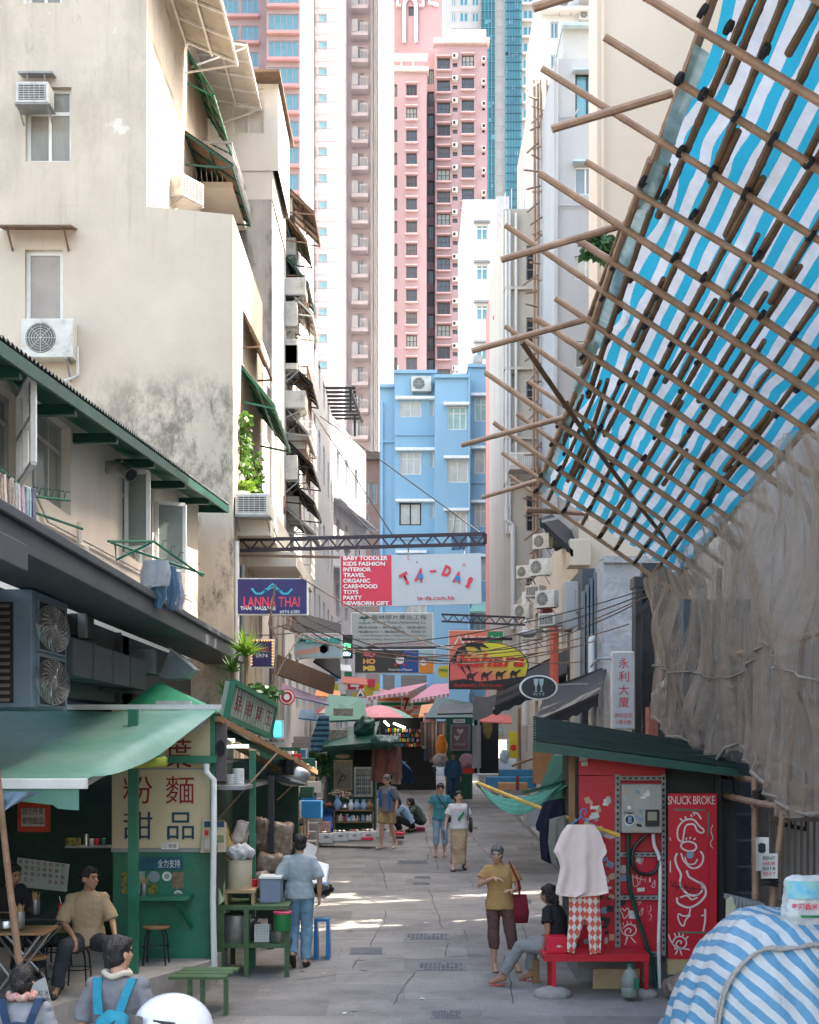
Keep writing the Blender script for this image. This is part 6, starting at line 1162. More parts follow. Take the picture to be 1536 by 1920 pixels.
mb = MB(); mb.bx(X(303,16.99),X(334,16.99),16.97,16.99,Z(1592,17),Z(1580,17)); ns = mb.build('notice', m_whitep, t); lettering(t, '禁煙', P(316,1590,16.97), UX, UZ, .1, .05, m_maroon); lettering(t, '⊘', P(305,1590,16.97), UX, UZ, .055, .055, m_maroon)
mb = MB(); mb.bx(X(240,15.9),X(258,15.9),15.9,16.0,PZ,Z(1330,15.9)); mb.build('post', m_stallg, t); mb = MB(); mb.bx(X(395,17),X(404,17),16.98,17.1,PZ,3.85); mb.build('post', m_stallg, t)
mb = MB(); mb.bx(X(305,16.8),X(405,16.8),16.8,16.95,Z(1431,16.8),Z(1417,16.8)); mb.build('beam', m_stallg, t)
# posters on the lower green wall
mb = MB(); mb.bx(X(257,17.05),X(343,17.05),17.045,17.055,Z(1632,17),Z(1607,17)); mb.build('banner', M('navy_teal_print', (.015,.06,.1), (.02,.12,.15), s=8, bump=0), t); lettering(t, '全力支持', P(296,1627,17.043), UX, UZ, 42*17/F, .1, m_whitep)
def disc(par, px, py, r, Y, m_, name='sticker'): 
    mb = MB(); c = P(px,py,Y); mb.add([c+V((r*Y/F*math.cos(k*math.pi/12),0,r*Y/F*math.sin(k*math.pi/12))) for k in range(24)], [tuple(range(24))]); return mb.build(name, m_, par)
for px, py, r, m_ in ((289,1644,11,m_sti[4]),(313,1643,9,m_sti[0]),(334,1677,8,m_sti[0])): disc(t, px, py, r, 17.05, m_); disc(t, px, py, r*.55, 17.048, M('grey_print', (.25,.3,.3)))
for a, b, c, d, m_ in ((323,345,1635,1666,M('brown_poster', (.28,.19,.1), (.1,.09,.07), s=20)),(278,295,1657,1677,M('yellow_black_poster', (.35,.3,.05), (.03,.03,.03), s=25)),(258,272,1634,1652,M('pale_poster', (.35,.4,.36), (.15,.25,.2), s=30)),(228,238,1635,1677,MATS['yellow_black_poster']),(258,264,1655,1678,m_sti[0])): stick(t, (a+b)/2, (c+d)/2, b-a, d-c, 17.05, m_, name='poster')
mb = MB(); mb.bx(X(242,16.6),X(352,16.6),16.6,17.05,Z(1689,16.6),Z(1683,16.6)); mb.frame(P(330,1690,16.65),P(360,1738,17.0),.02); mb.build('counter_shelf', m_stallg, t)
mb = MB(); mb.bx(X(122,17.4),X(218,17.4),17.4,17.7,Z(1590,17.4),Z(1587,17.4)); mb.build('shelf', m_grey, t)
mb = MB(); mb.bx(X(125,17.5),X(148,17.5),17.45,17.6,Z(1587,17.5)+.002,Z(1572,17.5)); one(mb, 'carton', MATS['yellow_black_poster'], 'small yellow carton on the stall shelf left of the cans', 'carton')
for px, h_, m_, nm in ((162,23,m_steel,'tall silver'),(172,14,m_acgrey,'short pale'),(182,14,m_red,'small red'),(194,15,m_green,'green')): mb = MB(); q = P(px,1587,17.55); mb.lathe(q+V((0,0,.003)), [(.028,0),(.031,.01),(.031,h_*.0062),(.026,h_*.0066)], 12); one(mb, 'drink_can', m_, nm+' drink can on the stall shelf', 'can', 'cans on the stall shelf')
mb = MB(); mb.bx(X(33,16.6),X(94,16.6),16.6,16.62,Z(1560,16.6),Z(1480,16.6)); o = mb.build('poster', M('orange_red_poster', (.55,.07,.03), (.4,.04,.02), s=6, bump=0)); tag(o, 'orange red poster with black characters hanging at the back of the food stall', 'poster'); mb = MB(); mb.bx(X(40,16.59),X(84,16.59),16.59,16.599,Z(1549,16.6),Z(1515,16.6)); mb.build('patch', m_sti[6], o)
lettering(o, '請勿外來', P(42,1528,16.585), UX, UZ, 40*16.6/F, .09, m_black); lettering(o, '食物飲品', P(42,1546,16.585), UX, UZ, 40*16.6/F, .09, m_black)
o = T('menu_board', 'white handwritten menu board tilted on the dark stall wall', 'menu', P(80,1665,16.9)); mb = MB(); A, B, C_, D = [P(a,b,16.9) for a, b in ((30,1662),(125,1672),(130,1621),(33,1608))]; mb.qb(A,B,C_,D,.02); mb.build('board', M('off_white_board', (.42,.42,.4)), o)
for k, s_ in enumerate(('椰汁西米','海帶綠豆','芋頭糖水','紅豆沙','芝麻糊','鮮奶燉蛋','冰鎮冰飲','杏仁蛋茶')):
    for j, ch in enumerate(s_): q = A+(B-A)*(.03+k*.12)+(D-A)*(.82-j*.2); lettering(o, ch, q, (B-A), (D-A), .045, .045, [m_black, m_maroon][j > 2 or k % 3 == 2], depth=.006)
# awning
AX0, AX1 = -7.2, 0
def awf(u, v):
    a = V((-7.2,16.9,3.84)).lerp(V((-2.27,16.9,3.84)),u); b = V((-7.2,12.5,3.12)).lerp(V((-2.84,12.5,3.12)),u); p = a.lerp(b,v); s_ = -.12*math.sin(math.pi*v)*(.4+.6*math.sin(math.pi*u)); e = max(0,(u-.93)/.07); p.z += s_+.03*mnoise.noise(V((u*9,v*3,1)))+.012*math.sin(u*7+v*5); p.x -= .12*e*math.sin(math.pi*v); p.z -= .16*e*e*math.sin(math.pi*min(1,v*1.05)); return p
a_ = T('awning', 'huge sun bleached green fabric awning over the food stall tables', 'awning', (-4,14.5,3.1)); mb = MB(); mb.grid(awf, 70, 40); mb.build('fabric', m_awn, a_, smooth=True)
mb = MB(); mb.bx(-7.2,-2.24,16.86,16.96,3.84,3.9); mb.build('top_rail', m_whitep, a_); mb = MB(); mb.bx(-7.2,-2.83,12.44,12.53,3.03,3.12); mb.build('front_rail', m_whitep, a_, bevel=.006)
mb = MB(); mb.grid(lambda u, v: (-7.2+4.3*u, 12.48+.03*math.sin(u*22)*v, 3.03-v*(.11+.05*abs(math.sin(u*10.5+.2))+.03*(u > .95))), 90, 4); mb.build('valance', m_awn, a_, smooth=True)
mb = MB(); mb.frame((-2.4,16.8,3.7),(-2.95,15.2,3.3),.025); mb.frame((-2.95,15.2,3.3),(-2.86,12.6,3.08),.022); mb.build('folding_arm', m_steel, a_)
g_ = T('awning_roof', 'small peaked green sheet roof behind the awning rail', 'roof', P(310,1325,19)); mb = MB(); q = [P(218,1335,18.2),P(402,1335,18.2),P(420,1335,20),P(230,1335,20)]; pk = P(299,1278,18.9); mb.add([*q,pk], [(0,1,4),(1,2,4),(2,3,4),(3,0,4)]); mb.build('sheet', M('bright_green_sheet', (.03,.3,.17), (.02,.22,.12), rough=.5, dirt=.3, ds=4), g_); mb = MB(); mb.qb(P(292,1328,18.1),P(358,1328,18.1),P(358,1314,18.1),P(292,1314,18.1),.05); mb.build('board', m_white, g_)
o = T('lamp', 'greenish yellow covered strip lamp under the awning edge', 'lamp', P(262,1433,15)); mb = MB(); mb.loft([(0,0,z,.055,.05) for z in (0,.02,.54,.56)], 12, 3); mb.v = [P(213,1434,15.0)+V((p.z,p.y,p.x))+V((0,0,p.z*.06)) for p in mb.v]; mb.build('cover', M('yellow_green_cover', (.50,.52,.10), (.42,.44,.08), rough=.25, bump=.03, transl=.4), o, smooth='auto'); mb = MB(); mb.bx(X(215,15),X(306,15),14.97,15.03,Z(1422,15),Z(1420,15)+.02); mb.build('mount', m_stallg, o)
pole(T('bamboo_pole', 'long bamboo pole propping the awning at the left edge', 'pole', P(40,1800,12.3)), P(36,1805,12.35), P(-6,1430,12.2), .033, name='cane')
def bf(u, v): return P(-60+138*u-v*v*70*u, 1484+(4+90*(1-u)**.6)*v+rnd(0,1), 12.25+.06*math.sin(u*14+v*3)+.05*v)
mb = MB(); mb.grid(bf, 30, 12); one(mb, 'tarpaulin', cloth('faded_blue_tarp', (.17,.27,.38), (.26,.36,.46), s=9), 'pale blue tarp flap hanging under the green awning at the left edge', 'tarpaulin', smooth=True)
# tables, stools
def stool(loc, label, r=.16, h=.45, first=[]):
    t = T('stool', label, 'stool', loc, 'round wooden stools of the food stall'); W = WM[t]; mb = MB(W); mb.lathe((0,0,h-.03), [(r-.01,0),(r,.008),(r,.024),(r-.012,.03)], 20); mb.build('seat', m_wood, t, smooth='auto')
    for k in range(4): a = math.pi/4+k*math.pi/2; c, s_ = math.cos(a), math.sin(a); mb = MB(W); mb.tube([(c*r*.7,s_*r*.7,h-.03),(c*r*.95,s_*r*.95,h-.12),(c*r*1.15,s_*r*1.15,0)], .011, 6); mb.build('leg', m_black, t)
    mb = MB(W); mb.tube([(r*math.cos(a*math.pi/8),r*math.sin(a*math.pi/8),h*.45) for a in range(17)], .007, 5, False); mb.build('ring', m_black, t); return t
stool((X(293,16.6),16.6,PZ), 'wooden topped stool under the green wall shelf'); stool((X(145,15.0),15.0,PZ), 'dark wooden stool beside the seated man in khaki', .155); stool((X(60,14.2),14.2,PZ), 'stool nearest the left edge behind the ponytailed woman', .16); stool((X(110,16.3),16.3,PZ), 'stool in the shade behind the seated man', .15)
def ftable(loc, w_, d_, h_, label, tm):
    t = T('folding_table', label, 'table', loc); W = WM[t]; mb = MB(W); mb.bx(-w_/2,w_/2,-d_/2,d_/2,h_-.025,h_); mb.build('tabletop', tm, t, bevel=.006)
    for g in (-1,1):
        mb = MB(W); mb.tube([(g*w_*.42,-d_*.4,h_-.03),(-g*w_*.38,-d_*.4,.0)], .014, 6); mb.build('leg', m_steel, t); mb = MB(W); mb.tube([(g*w_*.42,d_*.4,h_-.03),(-g*w_*.38,d_*.4,.0)], .014, 6); mb.build('leg', m_steel, t)
    return t
ftable((X(30,13.8),13.8,PZ), .70, .6, Z(1742,13.8)-PZ, 'brown folding table at the front of the food stall', m_wood); ftable((X(60,15.1),15.1,PZ), .85, .6, Z(1716,15.1)-PZ, 'dark folding table beside the seated man', m_black)
def chop(px, py, Y, label):
    q = P(px,py,Y); t = T('chopstick_holder', label, 'holder', q, 'steel chopstick holders'); mb = MB(); mb.lathe(q, [(.042,0),(.045,.005),(.045,.16),(.04,.16),(.038,.02)], 18); mb.build('cup', m_steel, t, smooth='auto'); mb = MB()
    for k in range(26): a = rnd(0,6.28); r = rnd(0,.03); p = q+V((r*math.cos(a), r*math.sin(a), .1)); mb.tube([p, p+V((r*math.cos(a)*.8+rnd(-.01,.01), r*math.sin(a)*.8, rnd(.11,.15)))], .003, 4)
    mb.build('chopsticks', M('chopstick_wood', (.5,.32,.16)), t)
chop(67,1715,15.0,'steel cup of chopsticks on the dark table'); chop(38,1741,13.75,'steel cup of chopsticks on the brown front table'); chop(270,1682,16.75,'steel cup of chopsticks on the green wall shelf')
mb = MB(); q = P(12,1741,13.7); mb.lathe(q, [(.07,0),(.08,.01),(.08,.07),(.075,.08)], 18); o = one(mb, 'condiment_pot', m_steel, 'short steel pot beside the chopstick cup on the front table', 'pot', smooth='auto')
t = T('soda_can', 'red soda can with a straw on the table by the seated man', 'can', P(115,1715,14.85)); q = P(115,1715,14.85); mb = MB(); mb.lathe(q, [(.026,0),(.032,.008),(.032,.105),(.027,.115)], 16); mb.build('can', M('red_can', (.6,.01,.02), rough=.25), t, smooth='auto'); mb = MB(); mb.tube([q+V((0,0,.11)),q+V((-.02,0,.19))], .004, 5); mb.build('straw', m_whitep, t); lettering(t, 'C', q+V((-.012,-.034,.04)), UX, UZ, .03, .05, m_whitep)
# drain pipe, newspaper, low green bench
mb = MB(); Y = 16.7; mb.tube([P(a,b,Y) for a, b in ((387,1432),(387,1448),(401,1462),(401,1560),(399,1690),(402,1812),(392,1818))], .036, 10); one(mb, 'drain_pipe', m_whitep, 'off white drain pipe at the corner of the green stall', 'pipe', smooth='auto')
t = T('newspaper', 'colour newspaper page pinned beside the drain pipe', 'newspaper', P(405,1600,16.9)); mb = MB(); mb.qb(P(376,1599,16.9),P(424,1597,17.1),P(424,1542,17.1),P(381,1535,16.9),.01); mb.build('page', M('newsprint', (.55,.48,.36), (.42,.36,.27), s=14), t)
for a, b, c, d, m_ in ((383,421,1540,1551,m_navy),(384,391,1557,1566,m_red),(396,420,1566,1580,M('green_print', (.1,.2,.1), (.3,.2,.1), s=30)),(384,394,1574,1592,m_acgrey),(398,408,1584,1596,m_sti[1])): mb = MB(); mb.add([P(a,d,16.86),P(b,d,16.95),P(b,c,16.95),P(a,c,16.86)], [(0,1,2,3)]); mb.build('print', m_, t)
t = T('low_bench', 'worn green low bench at the foot of the stall platform', 'bench', P(370,1868,16)); z = Z(1826,15.6); mb = MB()
for k in range(3): mb.bx(X(316,15.4)+k*.03,X(424,15.4)+k*.03,15.4+k*.24,15.61+k*.24,z-.03,z)
mb.build('top', m_ggreen, t)
for x in (X(350,15.4), X(374,15.4), X(418,15.4)): mb = MB(); mb.bx(x,x+.05,15.45,15.5,gz(15.4),z-.032); mb.build('leg', m_ggreen, t)
# ---------------- kitchen stall behind (with characters on its roof sign)
t = T('kitchen_stall', 'dark kitchen stall with a slanted green roof beside the cream sign panel', 'stall', (-2.2,19,gz(19)))
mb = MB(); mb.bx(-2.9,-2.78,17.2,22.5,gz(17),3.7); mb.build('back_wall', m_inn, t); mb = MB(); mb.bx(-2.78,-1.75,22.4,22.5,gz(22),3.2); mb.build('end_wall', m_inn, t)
rf = [P(408,1338,16.9),P(592,1441,21.8),P(540,1430,22.6),P(300,1330,19.5)]; mb = MB(); mb.grid(lambda u, v: rf[0].lerp(rf[1],u).lerp(rf[3].lerp(rf[2],u),v)+V((0,0,.015*math.sin(u*90))), 90, 2); mb.build('roof_sheet', M('mint_sheet', (.2,.38,.32), (.12,.26,.21), s=4, rough=.6, dirt=.4, ds=3), t, smooth=True)
mb = MB(); mb.frame(rf[0]-V((0,0,.06)), rf[1]-V((0,0,.06)), .035); mb.frame(rf[0]-V((.3,0,.12)), rf[1]-V((.3,0,.15)), .03); mb.build('eave_beam', m_wood, t)
for px, Y in ((473,18.2),(508,19.6)): mb = MB(); mb.bx(X(px,Y)-.04,X(px,Y)+.04,Y,Y+.08,gz(Y),3.35 if px < 500 else 3.0); mb.build('post', m_sl if px > 500 else m_stallg, t)
mb = MB(); mb.bx(-2.75,-2.0,17.3,20.8,Z(1478,18),Z(1478,18)+.05); mb.build('counter', m_grey, t); mb = MB(); mb.bx(-2.76,-2.3,17.3,20.8,Z(1430,18),Z(1430,18)+.03); mb.build('upper_shelf', m_grey, t)
mb = MB(); mb.bx(X(405,17.05),X(424,17.05),17.05,17.15,Z(1465,17),Z(1355,17)); mb.build('side_board', M('board_brown_grey', (.12,.1,.1)), t); mb = MB(); mb.lathe((0,0,0), [(.055,0),(.055,.01)], 18); mb.v = [P(405+9,1403,17.03)+V((p.x,-p.z,p.y*1.8)) for p in mb.v]; mb.build('fan_hole', m_dark, t)
for py, a, b in ((1388,422,440),(1399,422,466)): mb = MB(); mb.cyl(P(a,py,18.4),P(b,py,18.4),.022,n=8); o = mb.build('tube', M('lit_tube', (.75,.95,.9), (.7,.9,.85), emit=1.2, bump=0)); tag(o, 'glowing fluorescent tube in the kitchen stall, %s' % ('upper shorter one' if py < 1395 else 'lower longer one'), 'lamp')
Y0, Y1 = 17.6, 19.9; o = T('roof_sign', 'long greenish roof sign with four dark red characters, tilted along the street', 'sign', P(470,1380,18.5)); A, B, C_, D = P(424,1346,Y0),P(506,1381,Y1),None,P(437,1279,Y0); C_ = B+(D-A)*.97
mb = MB(); mb.qb(A,B,C_,D,.1); mb.build('panel', M('sage_panel', (.30,.35,.29), (.24,.29,.24), s=3, rough=.6, dirt=.3, ds=3), o); mb = MB()
for a, b in ((A,B),(B,C_),(C_,D),(D,A)): mb.frame(a,b,.035)
mb.build('frame', m_green, o); u_ = (B-A).normalized(); n_ = u_.cross((D-A)).normalized()
for k, ch in enumerate('品甜葉玉'): q = A+(B-A)*(.10+k*.235)+(D-A)*.3; lettering(o, ch, q, (B-A), (D-A), (B-A).length*.15, (D-A).length*.42, m_maroon, depth=.01)
for k in range(15): mb = MB(); q = A+(B-A)*((k+.5)/15); mb.frame(q+n_*.006, q+(D-A)+n_*.006, .004); mb.build('rib', m_acgrey, o)
def spiky(label, c, n, L_, mat, up=.5):
    t = T('spiky_plant', label, 'plant', c); mb = MB()
    for k in range(n):
        a = rnd(0,6.28); e = rnd(.1,1.3); d = V((math.cos(a)*math.cos(e), math.sin(a)*math.cos(e), math.sin(e))); l = L_*rnd(.6,1); w_ = V((-math.sin(a), math.cos(a), 0))*.018; p0 = V(c)+V((0,0,up)); p1 = p0+d*l*.5; p2 = p0+d*l-V((0,0,.25*l*(1-e/1.5))); mb.add([p0-w_*.5,p0+w_*.5,p1+w_,p1-w_,p2], [(0,1,2,3),(3,2,4)])
    mb.build('leaves', mat, t); mb = MB(); mb.tube([V(c),V(c)+V((0,0,up))], .03, 6); mb.build('stem', m_wood, t); return t
spiky('tall spiky plant standing behind the green roof sign', P(462,1290,20.4), 110, .5, m_leafy, .45); spiky('smaller spiky plant left of the tall one', P(436,1300,20.6), 60, .38, m_leaf, .3); spiky('dry spiky plant beside the green roof sign frame', P(424,1330,20.2), 50, .32, m_leaf, .2)
mb = MB(); leaves(mb, P(484,1300,20.6), (.35,.3,.12), 260, .12); o = T('potted_plant', 'low bushy plants in pots on the kitchen roof behind the sign', 'plant', P(484,1325,20.6)); mb.build('leaves', m_leafd, o); mb = MB(); mb.lathe(P(484,1330,20.6), [(.1,0),(.14,.14)]); mb.build('pot', m_pot, o)
# goods of the kitchen stall
t = T('work_table', 'green painted angle iron work table with a lower shelf', 'table', (-1.9,18,gz(18))); YA, YB = 17.6, 18.5; zt = Z(1697,17.7)
for z in (zt, Z(1768,17.7)): mb = MB(); mb.bx(X(409,YA),X(541,YA),YA,YB,z-.05,z); mb.build('shelf', m_ggreen, t)
for px, y, r in ((413,YA,.05),(462,YA,.03),(538,YA,.03),(420,YB,.03),(536,YB,.03)): mb = MB(); x = X(px,YA); mb.bx(x-r,x+r,y-.01,y+.03,gz(y),zt+.002); mb.build('leg', m_ggreen, t)
def pot(px, py, Y, r, h, mat, label, cat='pot', handles=True, name='cooking_pot', grp=None):
    q = P(px,py,Y); t = T(name, label, cat, q, grp); mb = MB(); mb.lathe(q, [(r*.96,0),(r,.01),(r,h),(r*1.04,h+.005),(r*1.04,h+.015),(r*.95,h+.015)], 24); mb.build('body', mat, t, smooth='auto')
    if handles:
        mb = MB()
        for g in (-1,1): mb.tube([q+V((g*r,-.04,h*.85)),q+V((g*(r+.03),-.04,h*.82)),q+V((g*(r+.03),.04,h*.82)),q+V((g*r,.04,h*.85))], .008, 5)
        mb.build('handle', mat, t)
    return t
m_alu = M('dull_aluminium', (.38,.38,.37), (.26,.26,.25), s=5, rough=.4, metal=.7, bump=.06)
pot(443,1767,17.85,.185,.34,m_alu,'large dented aluminium pot on the lower shelf of the green table'); pot(525,1766,17.9,.13,.13,m_alu,'wide shallow steel pan on the lower shelf','pan',False); pot(468,1767,18.2,.12,.30,m_steel,'tall narrow steel pot behind the dented one')
pot(449,1668,17.9,.16,.36,M('stained_cream_plastic', (.60,.52,.38), (.5,.42,.3), s=3, rough=.45, dirt=.3, ds=4),'tall stained cream bucket standing on a small wooden stand','bucket',False,'bucket'); pot(530,1745,17.6,.11,.2,M('green_bucket', (.02,.2,.06), rough=.4),'green bucket with a pink rim on the end of the lower shelf','bucket',False,'bucket'); pot(474,1672,18.1,.06,.14,m_red,'small red tub behind the cream bucket','tub',False,'tub')
mb = MB(); mb.lathe(P(530,1713,17.6), [(.115,0),(.12,.02),(.11,.03)], 20); one(mb, 'basin', M('pink_plastic', (.6,.05,.15), rough=.4), 'pink plastic basin nested in the green bucket', 'basin', smooth='auto')
mb = MB(); mb.ell(P(450,1598,17.9), .19, .15, .1, 16); one(mb, 'plastic_bag', cloth('shiny_white_plastic', (.6,.6,.6), (.35,.35,.36), s=14), 'scrunched white plastic bag on top of the cream bucket', 'bag', remesh=.014, disp=.03, dsc=16)
t = T('wooden_stand', 'small rough wooden stand under the cream bucket', 'stand', P(450,1697,17.9)); mb = MB(); mb.bx(X(419,17.7),X(478,17.7),17.7,18.2,Z(1675,17.7),Z(1669,17.7)); mb.build('top', m_ply, t)
for px in (421,471): mb = MB(); mb.bx(X(px,17.7),X(px+5,17.7),17.72,18.15,zt+.002,Z(1675,17.7)); mb.build('leg', m_ply, t)
mb = MB(); mb.bx(X(487,17.9),X(526,17.9),17.9,18.3,zt+.002,Z(1648,17.9)); o = one(mb, 'storage_box', M('milky_blue_plastic', (.32,.37,.5), (.25,.3,.42), rough=.25, transl=.3), 'milky translucent storage box on the green table', 'box', bevel=.015)
mb = MB(); mb.bx(X(485,17.88),X(528,17.88),17.88,18.32,Z(1648,17.9)+.002,Z(1644,17.9)); mb.build('lid', m_whitep, o)
t = T('plastic_basket', 'small white slatted plastic basket on the lower shelf', 'basket', P(490,1767,17.8)); mb = MB()
for k in range(7): mb.bx(X(477,17.8),X(505,17.8),17.8,17.815,Z(1766-k*5,17.8),Z(1763-k*5,17.8))
for k in range(6): mb.bx(X(477+k*5.2,17.8),X(478.5+k*5.2,17.8),17.798,17.83,Z(1767,17.8),Z(1733,17.8))
mb.build('lattice', m_whitep, t); mb = MB(); mb.bx(X(478,17.8),X(504,17.8),17.86,18.1,Z(1767,17.8),Z(1738,17.8)); mb.build('contents', m_acgrey, t)
mb = MB(); mb.qb(P(572,1655,18.9),P(612,1660,18.9),P(618,1620,19.2),P(582,1609,19.2),.3); o = one(mb, 'foam_box', m_whitep, 'open white foam box leaning beside the walking man', 'box', bevel=.02)
mb = MB(); mb.qb(P(560,1618,20.0),P(586,1628,20.0),P(596,1588,20.2),P(566,1572,20.2),.25); one(mb, 'carton_box', M('pale_carton', (.5,.48,.46)), 'pale box behind the walking man head', 'box', bevel=.01)
t = T('plastic_stool', 'blue plastic stool with a black bag on it beside the walking man', 'stool', P(600,1735,18.9)); mb = MB(); z0 = gz(18.9); mb.bx(X(590,18.9),X(617,18.9),18.8,19.1,z0+.5,z0+.53); mb.build('seat', M('blue_plastic', (.01,.17,.42), rough=.35), t)
for dx in (0,.16): mb = MB(); mb.prism([(X(590,18.9)+dx-.01,18.8,z0),(X(590,18.9)+dx+.05,18.8,z0),(X(590,18.9)+dx+.04,18.8,z0+.5),(X(590,18.9)+dx,18.8,z0+.5)], (0,.28,0)); mb.build('leg', MATS['blue_plastic'], t)
mb = MB(); mb.ell(P(608,1668,18.8), .13, .11, .08, 14); one(mb, 'rubbish_bag', M('shiny_black_bag', (.012,.012,.014), rough=.2, bump=.3, bs=20), 'shiny black bag slumped on the blue stool', 'bag', remesh=.014, disp=.03, dsc=14); mb = MB(); mb.ell(P(604,1657,18.82), .09, .09, .025, 12); one(mb, 'lid', MATS['blue_plastic'], 'bright blue lid on the black bag', 'lid')
for lab, px, py, rx, rz, Y, c in (('brown paper bundle wrapped in plastic, largest behind the post',516,1572,.27,.27,19.9,(.2,.14,.1)),('lower brown wrapped bundle behind the green table',506,1618,.2,.13,19.2,(.19,.14,.1)),('yellow foam bundle beside the newspaper',424,1580,.08,.35,18.1,(.5,.36,.12)),('pale bundle hung on the dark post',452,1560,.09,.16,18.3,(.4,.33,.3)),('dark bundle of bags behind the dark post',486,1560,.1,.22,19,(.1,.07,.05)),('dusty bag pile under the pan',488,1650,.12,.12,18.8,(.25,.2,.17))):
    mb = MB(); mb.box(P(px,py,Y), rx*1.6, .35, rz*1.6, Matrix.Rotation(rnd(-.35,.35),3,'Y')); one(mb, 'wrapped_bundle', M('bundle_%d' % px, c, tuple(min(.7,x*1.35) for x in c), s=7, rough=.35, bump=.3, bs=14), lab, 'bundle', remesh=.02, disp=.03, dsc=11)
t = T('hanging_pan', 'big wok and pan hanging under the kitchen roof edge', 'wok', P(545,1460,20.5)); mb = MB(); mb.ell(P(548,1455,20.6), .27, .12, .15, 18); mb.build('wok', m_alu, t, smooth=True); mb = MB(); mb.ell(P(535,1462,20.3), .3, .2, .05, 18, Matrix.Rotation(.25,3,'Y')); mb.build('plate', m_slate, t, smooth=True)
pot(541,1453,20.1,.085,.2,m_black,'black cylindrical pot under the kitchen roof edge','pot',False)
for k in range(2): q = P(434+k*13,1477,18.0); mb = MB(); mb.lathe(q, [(.05,0),(.075,.01)]+[(.078-.006*(i%2),.015+i*.012) for i in range(14+k*6)], 14); one(mb, 'plate_stack', m_whitep, ['shorter stack of white plates in the kitchen','taller stack of white plates in the kitchen'][k], 'plates', smooth='auto')
for a, b, Y, z0 in ((473,1375,17.5,0),): pass
for i, (a, b, c, d, Y) in enumerate(((398,1548,520,1412,18.3),(520,1500,585,1438,21))): mb = MB(); mb.tube([P(a,b,Y-.6),P(c,d,Y)], .012, 5); one(mb, 'guy_rope', m_bamboo, ['tan cord stretched up to the kitchen roof','thin dark cord at the tip of the kitchen roof'][i], 'rope')
# ---------------- signs hung over the street
def sgn(label, a, b, c, d, Y, face, frame=None, th=.15, fr=2, cat='sign', group=None, name='hanging_sign'):
    t = T(name, label, cat, P((a+b)/2,d,Y), group); mb = MB(); mb.bx(X(a,Y),X(b,Y),Y,Y+th,Z(d,Y),Z(c,Y)); mb.build('box', frame or m_grey, t); mb = MB(); mb.bx(X(a+fr,Y),X(b-fr,Y),Y-.012,Y-.001,Z(d-fr,Y),Z(c+fr,Y)); mb.build('face', face, t); return t
def wr(t, s, a, b, c, d, Y, m, **k): return lettering(t, s, P(a,d,Y-.014), UX, UZ, (b-a)*Y/F, (d-c)*Y/F, m, **k)
cm = lambda n, c, **k: M(n, c, tuple(x*.93 for x in c), rough=.4, bump=0, s=2, **k)
m_crim = cm('crimson_face', (.68,.03,.07)); m_pap = cm('paper_face', (.50,.51,.52)); m_tb = cm('blue_print', (.02,.2,.42)); m_wh = cm('white_print', (.8,.8,.78)); m_bk = cm('black_print', (.015,.015,.015)); m_nv = cm('navy_face', (.025,.02,.12)); m_yel = cm('yellow_face', (.62,.52,.04)); m_org = cm('orange_face', (.75,.24,.03)); m_rd = cm('red_print', (.6,.02,.02)); m_cy = cm('cyan_print', (.02,.4,.55)); m_sal = cm('salmon_face', (.70,.17,.10)); m_dk = cm('dark_face', (.04,.038,.04)); m_gn = cm('green_face', (.01,.2,.07)); m_tl = cm('teal_print', (.02,.42,.38)); m_ag = cm('ash_face', (.36,.38,.37))
t = T('sign_truss', 'long black lattice truss reaching across the street above the signs', 'truss', P(650,1030,26)); Y = 26; m_tr = M('truss_paint', (.03,.018,.03), rough=.5)
A, B, C_, D = P(388,1034,Y), P(910,1020,Y), P(388,1014,Y), P(910,1001,Y)
for a, b in ((A,B),(C_,D),(A,C_),(B,D)): mb = MB(); mb.frame(a,b,.03); mb.build('chord', m_tr, t)
for k in range(32): mb = MB(); p, q = k/32, (k+1)/32; mb.frame(*((A.lerp(B,p),C_.lerp(D,q)) if k%2 else (C_.lerp(D,p),A.lerp(B,q))), .014); mb.build('diagonal', m_tr, t)
mb = MB(); mb.frame(P(388,1040,25.9),P(640,1045,25.9),.022); mb.build('hanger_bar', m_rust, t)
for i, (a, b, c, d) in enumerate(((735,1002,585,768),(902,1000,600,780),(700,1002,660,960),(850,1005,855,960),(520,1010,470,850))): mb = MB(); mb.cyl(P(a,b,26),P(c,d,27+i*.3),.012,n=5); one(mb, 'guy_wire', m_wire, 'guy wire above the truss, ' + ['steep one rising left from its middle','longest one from its right end','short one near the banner centre','upright one near its right end','one rising to the green framed awning'][i], 'wire')
Y = 25.8; t = T('banner', 'wide red and pale hanging shop banner with tumbling letters under the truss', 'banner', P(770,1138,Y)); q = [P(638,1139,Y),P(903,1132,Y),P(902,1037,Y),P(637,1043,Y)]; mb = MB(); mb.qb(*q,.05); mb.build('board', m_pap, t)
e = V((0,-.006,0)); mb = MB(); mb.add([P(640,1137,Y)+e,P(735,1134.5,Y)+e,P(734,1041,Y)+e,P(639,1043.5,Y)+e], [(0,1,2,3)]); mb.build('red_field', m_crim, t)
for k, (s_, w_) in enumerate((('BABY TODDLER',83),('KIDS FASHION',78),('INTERIOR',52),('TRAVEL',41),('ORGANIC',50),('CARE•FOOD',64),('TOYS',28),('PARTY',35),('NEWBORN GIFT',85))): wr(t, s_, 644, 644+w_, 1042.5+k*10.6, 1050.3+k*10.6, Y-.01, m_wh, bold=.025)
